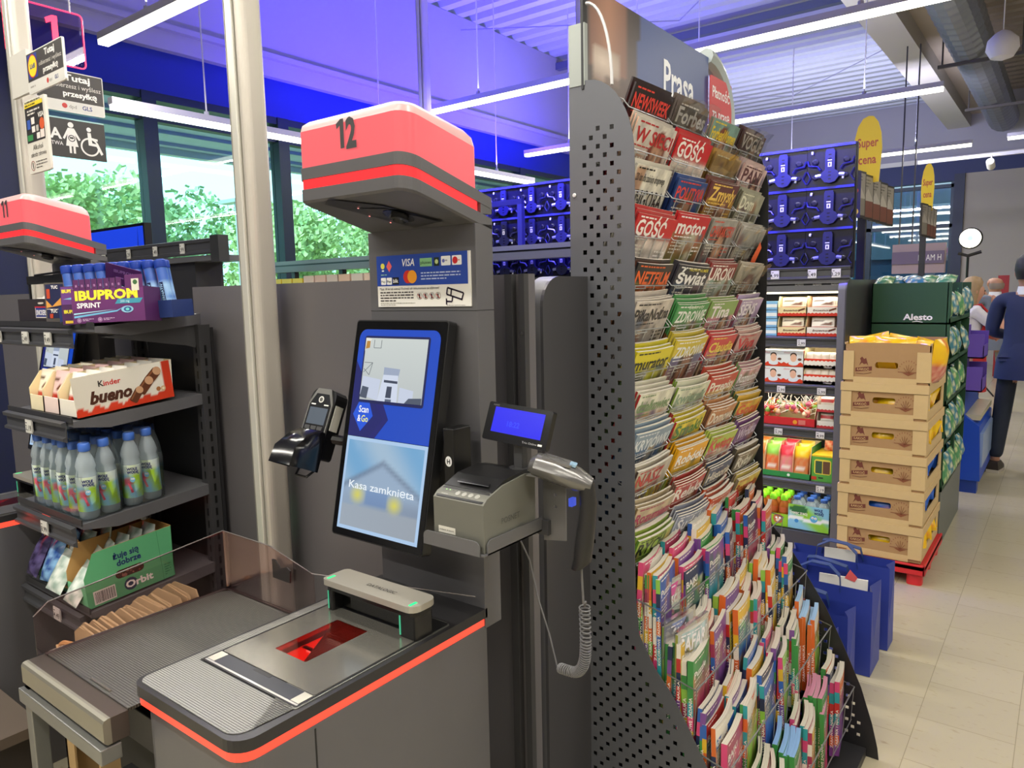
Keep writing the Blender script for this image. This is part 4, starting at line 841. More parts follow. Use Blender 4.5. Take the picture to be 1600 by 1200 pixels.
for k in range(11):
    col_, row = (k % 6, k // 6) if k < 6 else (k - 6, 1)
    if tb0 is None:
        q = MB(); n = 12; v = []; cl = []
        for j in range(9):
            for i in range(n + 1): a = i / n * 2 * math.pi; v.append((.0165 * math.cos(a), .0165 * math.sin(a), .13 * j / 8)); cl.append(tubefn(i / n, j / 8))
        q.add(v, [(j * (n + 1) + i, j * (n + 1) + i + 1, (j + 1) * (n + 1) + i + 1, (j + 1) * (n + 1) + i) for j in range(8) for i in range(n)], paint(.3), cols=cl, smooth=True)
        q.M = Matrix.Translation((0, -.0175, .015)) @ frame((0, 0, 0), (0, 0, 1), (-1, 0, 0)); q.rect(0, -.006, .075, .006, paint(.3), '#16224c', 0); q.text('ALTERNATIV', .003, -.004, .008, paint(.3), '#a8d0f0', wid=.068, bold=.02)
        tb0 = q.thing('tablet_tube', 'slim blue tubes with dark blue caps standing in the blue tray', 'tube', 'tubes in the blue tray', base=(0, 0, 0)); o = tb0
        q = MB(); q.lathe([(.0175, .13), (.0185, .132), (.0185, .150), (.016, .152)], mat('#1f3f9e', .35), n=14); q.part('cap', tb0)
    else: o = copytree(tb0)
    lx = .028 + col_ * .0385 if row == 0 else .272 + (col_ % 3) * .040; lz = -.032 if row == 0 else (-.03 if col_ < 3 else -.075)
    p = f2 @ Vector((lx + (.0 if row == 0 else (0 if col_ < 3 else .02)), .006, lz)); tz = .16 if row == 0 else -.22
    o.scale = (1, 1, 1.12); o.location = p; o.rotation_euler = (-.08, -.16 if row == 0 else -.2, .5)
q = MB(); q.M = frame((-2.63, .985, z1 + .006), (1, .35, 0), (-.06, 0, 1)); q.box(0, 0, -.10, .115, .125, 0, P5, '#5a5550'); q.rect(.006, .012, .08, .12, P5, '#23284e', .0006); q.poly([(.006, .07), (.03, .05), (.08, .085), (.08, .055), (.006, .045)], P5, '#e0a04a', .001); q.rect(.010, .075, .024, .105, P5, '#c4482a', .0014); q.text('TUC', .03, .106, .010, P5, '#f4f2ee', bold=.04, z=.0012); q.text('TUC', .022, .030, .010, P5, '#f4f2ee', bold=.04, z=.0012); q.rect(.018, .012, .032, .026, P5, '#c4482a', .0014); q.rect(.006, .040, .08, .042, P5, '#d9d0c0', .0012)
q.thing('snack_box', 'grey snack box with orange and blue window left of the purple box', 'box')
t = T('bar_carton', 'dark open carton of bars at the left end of the top shelf', 'carton', (-2.72, 1.04, z1))
q = MB(); q.M = frame((-2.85, .985, z1 + .006), (1, .15, 0), (-.03, 0, 1)); q.box(0, 0, -.004, .19, .075, 0, P5, '#2f2b30'); q.box(0, 0, -.12, .19, .003, 0, P5, '#2f2b30'); q.box(.187, 0, -.12, .19, .10, 0, P5, '#2f2b30'); q.box(0, 0, -.124, .19, .12, -.12, P5, KRAFT); q.rect(.10, .012, .172, .05, P5, '#d8d2cc', .0006); q.rect(.104, .016, .168, .046, P5, '#2a3c8a', .001); q.text('SNICKERS', .107, .022, .017, P5, '#f4f0f0', wid=.058, bold=.03, shear=.15, z=.0016); q.rect(.10, .046, .172, .05, P5, '#c0303a', .0018); q.part('carton', t)
s0 = None
for k in range(4):
    if s0 is None:
        q = sachet(.11, .034, .03, lambda u, v: c('#4a2c20') if .3 < v < .7 else c('#d8d0c8')); s0 = q.thing('candy_bar', 'brown wrapped bars lying in the dark open carton', 'chocolate bar', 'bars in the dark open carton', base=(0, 0, 0)); o = s0
    else: o = s0.copy(); COL.objects.link(o)
    o.matrix_world = frame((-2.72 - (k % 2) * .012, 1.02 + k * .024, z1 + .07 + k * .006), (1, .15, .02), (0, .3, 1))
q = MB(); q.box(-3.08, 1.10, z1 + .135, -2.60, 1.106, z1 + .165, mat('#20201f', .4)); q.tube([(-3.0, 1.10, z1 + .167), (-2.8, 1.10, z1 + .172), (-2.65, 1.10, z1 + .167)], .004, BLACK)
q.box(-3.07, 1.1, z1 + .01, -3.06, 1.106, z1 + .14, mat('#20201f', .4)); q.box(-2.62, 1.1, z1 + .02, -2.61, 1.106, z1 + .14, mat('#20201f', .4)); q.thing('rail_divider', 'black divider rail standing behind the dark carton on the top shelf', 'divider')
# -- third shelf: shrink wrapped water bottles
PET = milky('#e2f1fb', .34, .08)  # whitish share painted in for reflections on the clear bottles
def bottle_proto():
    t = T('water_bottle', '', 'bottle')
    q = MB(); q.lathe([(.024, 0), (.029, .006), (.029, .03), (.027, .036), (.029, .042), (.029, .115), (.026, .128), (.0285, .138), (.022, .158), (.012, .178), (.0115, .188)], PET, n=14); q.part('bottle_body', t)
    q = MB(); n = 14; v = []; cl = []; z0, z1_ = .022, .112
    for j in range(10):
        for i in range(n + 1):
            a = i / n * 2 * math.pi; u, w_ = i / n, j / 9; v.append((.0296 * math.cos(a), .0296 * math.sin(a), z0 + (z1_ - z0) * w_))
            k = mixc(c('#a9d63c'), c('#8fc7e8'), max(0, min(1, .5 + .8 * math.sin(u * 18 + w_ * 4))))
            if w_ > .75: k = mixc(k, c('#eef2ea'), .7)
            if .35 < w_ < .6 and .62 < u < .75: k = c('#e2607a')
            cl.append(k)
    q.add(v, [(j * (n + 1) + i, j * (n + 1) + i + 1, (j + 1) * (n + 1) + i + 1, (j + 1) * (n + 1) + i) for j in range(9) for i in range(n)], paint(.25), cols=cl, smooth=True)
    for k_, yy in ((0, -.031), (1, 0)):
        if k_ == 0: q.M = frame((-.014, -.0302, .095), (1, 0, 0), (0, 0, 1)); q.text('WOLE', 0, .004, .007, paint(.25), '#16286e', bold=.05); q.text('WODĘ', 0, -.005, .007, paint(.25), '#16286e', bold=.05); q.disc(.014, -.022, .0075, paint(.25), '#7fbce0', .0006); q.disc(.012, -.02, .0025, paint(.25), '#ffffff', .001); q.disc(.017, -.02, .0025, paint(.25), '#ffffff', .001); q.disc(.012, -.02, .001, paint(.25), '#101020', .0014); q.disc(.017, -.02, .001, paint(.25), '#101020', .0014); q.poly([(0, -.03), (.006, -.032), (.016, -.056), (.009, -.058)], paint(.25), '#d85a72', .0008)
    q.part('bottle_label', t)
    q = MB(); q.lathe([(.0155, .176), (.0165, .178), (.0165, .193), (.014, .196)], mat('#4470cc', .3), n=14); q.part('cap', t); return t
bp = bottle_proto(); bused = False
def put_bottle(loc, rot, lb, grp):
    global bused
    if not bused: o = bp; bused = True; o['label'] = lb; o['group'] = grp; o.location = loc; o.rotation_euler = rot
    else: o = copytree(bp, loc, rot, lb, grp)
    return o
def shrink(t_lb, x0, x1, y0, y1, z0, sl, lb):
    q = MB(); P = clear('#f4f8fa', .10, .12); r = R(int(-x0 * 1000)); rings = []
    for z, e in ((.002, .0), (.13, .001), (.17, -.004), (.21, -.012), (.232, -.014)):
        rings.append([(x + r.uniform(-.0015, .0015), y + r.uniform(-.0015, .0015), z0 + z + sl * (y - y0)) for x, y in rrect(x0 - e, y0 - e, x1 + e, y1 + e, .02, 4)])
    q.loft(rings, P, cap=True); return q.thing('shrink_wrap', lb, 'plastic wrap', 'clear wraps round the bottle packs')
zb = .9535
for pi, y0 in enumerate((.893, 1.022)):
    nm = ('front', 'rear')[pi]; x0 = -2.622
    for i in range(6):
        for j in range(2):
            yy = y0 + .03 + j * .0605
            o = put_bottle((x0 + .03 + i * .0605, yy, zb + (yy - .885) * .085), (math.radians(4.9), 0, .2 * ((i + j) % 3 - 1) + 1.0), 'small water bottles with blue caps in the %s pack on the third shelf' % nm, 'bottles in the %s pack' % nm); o.scale = (1, 1, 1.16)
    shrink('', x0 - .002, x0 + .365, y0 - .0015, y0 + .1225, zb + (y0 - .885) * .085, .085, 'clear shrink wrap around the %s bottle pack on the third shelf' % nm)
# -- fourth shelf: gum bags
zo = .687
t = T('gum_carton', 'green printed carton of gum bags on the fourth shelf', 'carton', (-2.3, 1.0, zo))
q = open_box(None, -2.40, .885, zo, -2.262, 1.15, zo + .165, '#5fae7c', .35, KRAFT, sl=.085); q.part('carton', t)
q = MB(); q.M = frame((-2.2614, .885, zo), (0, 1, .085), (0, 0, 1)); L, H = .266, .163
q.poly([(0, 0), (L, 0), (L, H), (.035, H), (0, H * .58)], P5, '#5fae7c', .0002); q.rect(0, .0, L, .052, P5, '#56a474', .0005); q.rect(.228, 0, .2295, H, P5, '#3f8a5e', .0008)
q.text('żuje się', .09, .122, .019, P5, '#1c2a66', wid=.078, bold=.03); q.text('dobrze', .097, .098, .019, P5, '#1c2a66', wid=.074, bold=.03)
q.poly(rrect(.088, .058, .175, .084, .013, 4), P5, '#3a1c18', .0009)
r = R(3)
for k in range(22): q.disc(.094 + r.random() * .075, .063 + r.random() * .016, .006 * r.uniform(.5, 1), P5, r.choice(['#57302a', '#7a4a3e', '#2c120e', '#94655a']), .0012 + k * .00003, n=8)
q.disc(.128, .03, .020, P5, '#16224c', .001); q.text('Orbit', .112, .020, .022, P5, '#f6f2f2', wid=.085, bold=.035, z=.002); q.rect(.018, .006, .082, .048, P5, '#e6e2de', .001)
x = .022
while x < .078: w_ = r.choice([.0008, .0014, .0022]); q.rect(x, .010, x + w_, .044, P5, '#2c2426', .0014); x += w_ + r.choice([.0009, .0016])
q.lines(.236, .045, .256, 5, .008, .003, P5, '#2f7a52', .001); q.part('printed_side', t)
q = open_box(None, -2.66, .9, zo + .001, -2.41, 1.15, zo + .15, '#4e8f6a', .3, KRAFT, sl=.085)
for a in (-2.6, -2.52, -2.45):
    q.warp = None; m4 = frame((a - .03, .90, zo + .02), (1, 0, 0), (0, .3, 1)); q.M = m4; q.prism(rrect(0, 0, .06, .15, (0, .02, .02, 0), 4), 0, .002, P5, '#c79a5c'); q.M = Matrix.Identity(4)
t2 = q.thing('gum_tray', 'open board tray of gum bags left of the green lettered carton', 'tray')
def foil(a, b): return lambda u, v: mixc(c(a), c(b), .5 + .5 * math.sin(u * 9 + v * 14 + math.sin(v * 22)))
gp = [sachet(.085, .13, .035, foil('#eaf0ea', '#9fb8ac'), rough=.15), sachet(.085, .13, .035, foil('#241c3a', '#5a5080'), rough=.15), sachet(.085, .13, .035, foil('#1d3f8c', '#86b4dc'), rough=.15)]
lbs = ['silvery gum bags spilling from the open gum tray and green carton', 'dark gum bags at the left end of the gum tray', 'blue gum bags in the middle of the gum tray']
r = R(11); pro = {}
for i, (k, x, y, z, tl) in enumerate([(1, -2.64, .90, .085, .5), (1, -2.60, .93, .10, .4), (1, -2.63, .97, .10, .3), (1, -2.60, 1.02, .12, .2), (2, -2.53, .90, .09, .5), (2, -2.51, .95, .11, .3), (2, -2.53, 1.0, .12, .2), (0, -2.45, .895, .075, .6), (0, -2.44, .93, .09, .4), (0, -2.46, .97, .11, .3), (0, -2.44, 1.02, .12, .2), (0, -2.335, .90, .06, .7), (0, -2.33, .94, .09, .35), (0, -2.335, .98, .10, .25), (0, -2.33, 1.02, .105, .2), (0, -2.335, 1.06, .11, .2), (0, -2.33, 1.1, .112, .2)]):
    if k not in pro: pro[k] = gp[k].thing('gum_bag', lbs[k], 'gum bag', ('silvery', 'dark', 'blue')[k] + ' gum bags on the fourth shelf', base=(0, 0, 0)); o = pro[k]
    else: o = pro[k].copy(); COL.objects.link(o)
    o.matrix_world = frame((x, y, zo + z + (y - .885) * .085), (1, r.uniform(-.25, .25), r.uniform(-.1, .1)), (0, tl, 1))
# -- fifth level: brown paper bags in a crate at the foot
q = MB(); r = R(6); bagm = mat('#b29a74', .8, 0, .1, 20)
q.M = Matrix.Identity(4); pr = [(0, 0), (.17, 0), (.17, .16), (.15, .185), (.03, .19), (0, .17)]
q.loft([[(-.085 + x, 0, z) for x, z in pr], [(-.085 + x, .0055, z) for x, z in pr]], bagm)
b0 = None
for k in range(26):
    y = .78 + k * .0125
    if b0 is None: b0 = q.thing('paper_bag', 'folded brown paper bags filed in a row under the shelf', 'paper bag', 'brown paper bags under the shelf', base=(0, 0, 0)); o = b0
    else: o = b0.copy(); COL.objects.link(o)
    o.location = (-2.05 + r.uniform(-.006, .006) - k * .004, y, .52 + r.uniform(-.006, .008)); o.rotation_euler = (r.uniform(-.18, .02), r.uniform(-.05, .05), r.uniform(-.06, .06))
q = MB(); q.box(-2.165, .755, .50, -1.95, 1.13, .515, mat('#b89a6c', .7)); q.box(-2.165, .755, .515, -1.95, .76, .66, mat('#c8aa7c', .7)); q.box(-2.165, .755, 0, -2.155, 1.13, .56, mat('#b89a6c', .7)); q.box(-1.96, .755, 0, -1.95, 1.13, .54, mat('#b89a6c', .7)); q.box(-2.165, .755, 0, -2.11, .76, .515, mat('#b89a6c', .7)); q.thing('bag_holder', 'plain brown board holder full of folded paper bags', 'bag holder')
q = MB()
pts = rrect(-.035, -.055, .035, .055, .02, 4); q.tube([(p[0], 0, p[1]) for p in pts], .006, mat('#b88a58', .5), n=6, closed=True); q.M = Matrix.Identity(4)
o = q.thing('wooden_hanger', 'rounded wooden loop handle in front of the filed paper bags', 'handle loop'); o.location = (-2.02, .745, .60); o.rotation_euler = (.1, 0, .3)
# counter of the neighbouring lane and gondola behind, far left
t = T('wood_edged_counter', 'brown counter with pale wooden edge at the lower left', 'counter', (-2.46, .5, 0))
q = MB(); q.box(-2.70, .25, .40, -2.22, .72, .43, mat('#5b5148', .4, .2)); q.part('counter_top', t)
q = MB(); q.box(-2.70, .235, .385, -2.22, .25, .432, mat('#b99462', .5)); q.part('wooden_edge', t)
q = MB(); q.box(-2.68, .3, 0, -2.26, .7, .40, mat('#2b2726', .5)); q.part('counter_base', t)
q = MB(); q.box(-2.66, .3, .43, -2.4, .32, .436, BLACK); q.part('slot', t)
t = T('tall_gondola', 'dark shelf unit with a tilted price rail under the left windows', 'shelf', (-4.7, 2.4, 0))
q = MB(); q.box(-5.6, 2.25, 0, -3.93, 2.42, 1.80, mat('#343437', .4, .2)); q.part('shelf_body', t)
rail(t, -5.6, -3.62, 2.22, 1.92, .085, ((-5.3, '9,99'), (-4.95, '3,79'), (-4.62, '4,29'), (-4.3, '7,49'), (-4.0, '2,99')))
q = MB(); q.box(-5.6, 2.22, 1.80, -3.66, 2.42, 1.83, SH); q.box(-3.68, 2.20, 1.79, -3.60, 2.26, 1.93, mat('#3a3b3d', .4, .3)); q.part('top_board', t)
# ---------------------------------------------------------------- magazine rack
RY0, RY1 = 1.60, 2.565
PN = mat('#62646a', .42, .3, .04, 12)
RK = T('magazine_rack', 'tall dark magazine rack with perforated sides full of magazines', 'magazine rack', (-.75, 2.08, 0))
arc = [(-.97 + .129 * math.sin(a), 1.90 + .20 * math.cos(a)) for a in [i * math.pi / 20 for i in range(11)]]
prof_n = [(-1.022, 0), (-1.022, 2.10)] + arc + [(-.841, .93), (-.838, .82), (-.828, .72), (-.785, .645), (-.738, .59), (-.69, .51), (-.644, .43), (-.58, .30), (-.52, .17), (-.478, .04), (-.475, 0)]
prof_f = [(-1.022, 0), (-1.022, 2.10)] + arc + [(-.841, .93), (-.835, .83), (-.80, .75), (-.748, .695), (-.692, .614), (-.614, .494), (-.553, .372), (-.494, .241), (-.455, .12), (-.436, .04), (-.431, 0)]
def inside(x, z, pr, mg):
    def ins(px, pz):
        k = False; n = len(pr)
        for i in range(n):
            (ax, az), (bx, bz) = pr[i], pr[(i + 1) % n]
            if (az > pz) != (bz > pz) and px < (bx - ax) * (pz - az) / (bz - az) + ax: k = not k
        return k
    return all(ins(x + dx, z + dz) for dx in (-mg, mg) for dz in (-mg, mg)) and ins(x + 2.2 * mg, z) and ins(x, z + 2.4 * mg)
def perf(pr):
    hs = []
    for i in range(28):
        x = -.979 + i * .0193
        for k in range(50):
            z = 1.985 - k * .0425 - (.0212 if i % 2 else 0) - i * .001
            if z < .05 or (x > -.88 and z > .93) or (i == 0 and z > 1.97): continue
            if inside(x, z, pr, .017): hs.append([(x - .0055, z - .0055), (x + .0055, z - .0055), (x + .0055, z + .0055), (x - .0055, z + .0055)])
    return hs
for y, pr, nm in ((RY0, prof_n, 'near'), (RY1, prof_f, 'far')):
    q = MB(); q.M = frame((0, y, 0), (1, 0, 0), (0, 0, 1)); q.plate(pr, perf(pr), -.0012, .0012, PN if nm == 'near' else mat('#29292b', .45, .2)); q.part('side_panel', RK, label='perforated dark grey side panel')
for x, z in ((-1.008, 1.83), (-1.006, 1.505), (-1.004, .70), (-.70, .36)):
    q = MB(); q.M = frame((x, RY0 - .0016, z), (1, 0, 0), (0, 0, 1)); q.lathe([(.0055, 0), (.0055, .0015), (.004, .0028)], mat('#dcdcdc', .35, .3), n=10); q.part('screw', RK)
q = MB(); q.box(-1.02, RY0 + .002, .02, -1.012, RY1 - .002, 2.08, mat('#2e2e30', .45, .2)); q.part('back_sheet', RK)
q = MB(); q.box(-1.01, RY0 + .002, .0, -.47, RY1 - .002, .03, mat('#2e2e30', .45, .2)); q.part('base_tray', RK)
# header board behind the top row
def hand(u, v):
    k = c('#4a4648')
    a = abs(u - (.30 - .25 * v)); 
    if u < .42:
        k = mixc(c('#6b5a52'), c('#3c3536'), min(1, a * 3))
        if .02 < u < .32 and v > .34: k = mixc(c('#a87c66'), c('#7c5c50'), min(1, abs(u - .18) * 7))
        if .06 < u < .26 and .22 < v < .52: k = mixc(c('#d9c8b8'), c('#8a7264'), min(1, math.hypot((u - .14) * 5, (v - .40) * 5)))
        if .14 < u < .34 and .04 < v < .28: k = mixc(c('#55453e'), k, .4)
        if u < .05: k = c('#3f3f44')
    return k
q = MB(); HB = frame((-.985, RY0 + .005, 2.06), (0, 1, 0), (0, 0, 1)); q.M = HB; L, H = .96, .62
PB = paint(.35)
L2, H2 = .775, .275
q.prism(rrect(0, 0, L2, H2, (0, .01, .01, 0), 2), -.006, 0, mat('#3a3a3e', .5))
nu = 40
q.grid(.0, 0, L2, H2, nu, 26, lambda u, v: (hand(u / .9, v) if u < .36 + .02 * v else c('#46588c')), PB, .0008)
q.text('Prasa', .445, .10, .10, PB, '#eef0f4', wid=.215, bold=.02, z=.0018)
q.part('header_board', RK, label='header board lettered Prasa')
q = MB(); q.M = HB @ Matrix.Translation((L2 - .012, .0, .012)); q.prism(rrect(0, 0, .19, .22, .012, 3), -.002, 0, paint(.4), '#c8323a'); q.text('Płatność', .02, .155, .036, PB, '#f2eeee', wid=.15, bold=.015); q.text('za prasę', .02, .088, .036, PB, '#f2eeee', wid=.15, bold=.015); q.text('przy kasie', .02, .022, .036, PB, '#f2eeee', wid=.15, bold=.015); q.part('payment_card', RK, label='red payment notice card')
q = MB(); q.M = HB; ring = [(L2 + .0 + .20 * math.sin(a), .09 + .19 * math.cos(a), -.01) for a in [i * math.pi / 16 for i in range(15)]]; q.tube(ring, [.028] * 15, mat('#aeb9ba', .3), n=8); q.tube([(p[0] + .022, p[1], p[2] - .01) for p in ring], .016, mat('#3b464c', .35), n=6); q.part('rolled_print', RK)
q = MB(); q.M = Matrix.Identity(4); q.box(-1.02, RY0 - .003, 2.09, -.975, RY0 + .012, 2.235, mat('#9aa09c', .4, .3)); q.box(-.984, RY0 - .004, 2.08, -.978, RY0 + .014, 2.46, mat('#303134', .4, .3)); q.part('header_post', RK)
q = MB(); q.M = frame((0, RY0 + .006, 0), (1, 0, 0), (0, 0, 1)); q.tube([(-.975 + .07 * math.sin(a), 2.08 + .20 * math.cos(a), 0) for a in [i * math.pi / 20 for i in range(11)]], .004, mat('#c9c9cb', .3), n=5); q.part('curved_trim', RK)
# printed covers
MP = paint(.33); PAGE = '#c4bdb0'
KID = ['#c0312e', '#2f62b4', '#e0b42c', '#3f8f48', '#7a4a94', '#d86a2c', '#d9487c', '#2f9aa4', '#1f2c50', '#8cc04a', '#e9e2d4', '#a83a5c']
def cover_fn(seed, bg, bg2, style):
    """printed picture of a cover; only its upper third shows in the rack"""
    r = R(seed); sk = mixc(c('#d8a888'), c('#9a6a50'), r.random() * .7); hair = c(r.choice(['#3a2418', '#6b4a2c', '#b08a50', '#1e1614', '#7a4030'])); top = c(r.choice(['#a33b3b', '#35507f', '#d9d2c4', '#4c6b4a', '#c98a3a', '#2c2c34', '#8c5a88']))
    cx, cy, fr = r.uniform(.42, .66), r.uniform(.62, .72), r.uniform(.12, .17)
    blobs = [(r.random(), r.uniform(.3, .88), r.uniform(.04, .16), mixc(c(r.choice(['#8c2a2c', '#c09a48', '#4c6a34', '#3a5a80', '#b07a54', '#d9d0be', '#5a3444', '#2a2624', '#7a5c40'])), c(bg2), .25)) for _ in range(16)]
    A, B = c(bg), c(bg2); ph = [r.uniform(0, 6.3) for _ in range(4)]
    def fn(u, v):
        k = mixc(B, A, min(1, max(0, (v - .45) * 2.4)))
        if style == 'p':
            if math.hypot((u - cx) / (fr * 1.5), (v - cy - .03) / (fr * 1.55)) < 1: k = hair
            if v < cy - fr * .8 and abs(u - cx) < .18 + (cy - v) * .75: k = top
            d = math.hypot((u - cx) / fr, (v - cy) / (fr * 1.2))
            if d < 1:
                k = mixc(sk, mixc(sk, (0, 0, 0), .4), max(0, d - .4))
                if abs(v - cy - fr * .2) < .022 and .18 < abs(u - cx) / fr < .62: k = mixc(k, (0.02, .01, .01), .6)
                if abs(v - cy + fr * .55) < .016 and abs(u - cx) < fr * .35: k = c('#a0483e')
        for bx, by, br, bc in (blobs if style == 'f' else blobs[:5]):
            d = math.hypot(u - bx, (v - by) * 1.3) / br
            if d < 1 and (style == 'f' or abs(u - cx) > .24): k = mixc(bc, k, d * d)
        if style == 't':
            if v < .78: k = mixc(k, c('#e8e4da'), .75)
            if v < .76 and (int(v * 44) % 2) and .1 < u < .9: k = mixc(k, c('#8a867e'), .45)
            for bx, by, br, bc in blobs[:3]:
                if abs(u - bx) < br and abs(v - by) < br: k = bc
        m_ = .92 + .20 * math.sin(u * 17 + ph[0]) * math.sin(v * 23 + ph[1]) + .10 * math.sin(u * 41 + ph[2] + v * 37)
        return tuple(x * m_ for x in k)
    return fn
def mag_mesh(seed, title, bg, bg2, band, tcol, style, w_=.208, h=.272, t_=.0055, strips=(), bow=None, spine=None, inner=False, page=None, kid=False):
    r = R(seed); bw = r.uniform(.002, .008) if bow is None else bow; lean = r.uniform(-.004, .004)
    q = MB(); q.warp = lambda x, y, z: (x, y, z + bw * math.sin(math.pi * min(1, max(0, x / w_))) * (y / h) ** 2 + lean * (y / h) ** 2 * (x / w_))
    nu, nv = (3, 4) if inner else (18, 30); fn = cover_fn(seed, bg, bg2, style)
    def ff(u, v):
        k = fn(u, v)
        if band and v > .80: k = c(band)
        return k
    q.grid(0, 0, w_, h, nu, nv, ff, MP, t_)
    n2 = 6; P = paint(.6)
    v = [(w_ * (1 - i / n2), y, 0) for y in (0, h) for i in range(n2 + 1)]
    q.add(v, [(i, i + 1, n2 + 2 + i, n2 + 1 + i) for i in range(n2)], P, PAGE)
    sp = spine or bg2; ns = 7 if kid else 3; top_ = c(page or '#cdc6b8')
    for j in range(ns):
        a, b = h * j / ns, h * (j + 1) / ns
        q.add([(0, a, 0), (0, a, t_), (0, b, t_), (0, b, 0)], [(0, 1, 2, 3)], MP, (r.choice([sp, sp, sp] + KID) if kid is True else sp) if kid else (sp if j < 2 or not band else band)); q.add([(w_, a, 0), (w_, b, 0), (w_, b, t_), (w_, a, t_)], [(0, 1, 2, 3)], P, PAGE)
    lay = 4 if inner or t_ < .012 else 8
    for k in range(lay):
        za, zb = t_ * k / lay, t_ * (k + 1) / lay; sh = [1.0, .82, .95, .75][k % 4]
        v = [(w_ * i / n2, h, za) for i in range(n2 + 1)] + [(w_ * i / n2, h, zb) for i in range(n2 + 1)]
        q.add(v, [(i, n2 + 1 + i, n2 + 2 + i, i + 1) for i in range(n2)][::1], P, tuple(x * sh for x in top_))
    q.add([(0, 0, 0), (w_, 0, 0), (w_, 0, t_), (0, 0, t_)], [(0, 1, 2, 3)], P, PAGE)
    if title and not inner: q.text(title, w_ * .04, h * .805, h * ((.15 if len(title) < 7 else .125) if not kid else .07), MP, tcol, wid=w_ * min(.92, (.155 * len(title) + .10) * (.6 if kid else 1)), bold=.025, z=t_ + .0008)
    if not inner:
        for (s, x, y, hh, cl_, ww) in strips: q.text(s, w_ * x, h * y, h * hh, MP, cl_, wid=w_ * ww, bold=.01, z=t_ + .0009)
        q.lines(w_ * .06, h * .965, w_ * .9, 1, h * .03, h * .014, MP, tcol, t_ + .0008, seed); q.lines(w_ * .06, h * .765, w_ * .9, 1, h * .03, h * .012, MP, tcol, t_ + .0008, seed); q.lines(w_ * .05, h * .70, w_ * .36, 4, h * .035, h * .014, MP, '#e2dcd0', t_ + .0009, seed + 1); q.lines(w_ * .68, h * .66, w_ * .95, 3, h * .04, h * .016, MP, tcol, t_ + .0009, seed + 2)
    return q
TH = math.radians(23)
ROW_Z = [2.085, 1.990, 1.895, 1.785, 1.665, 1.555, 1.445, 1.330, 1.235, 1.140, 1.045, .955]
PITCH = .2365
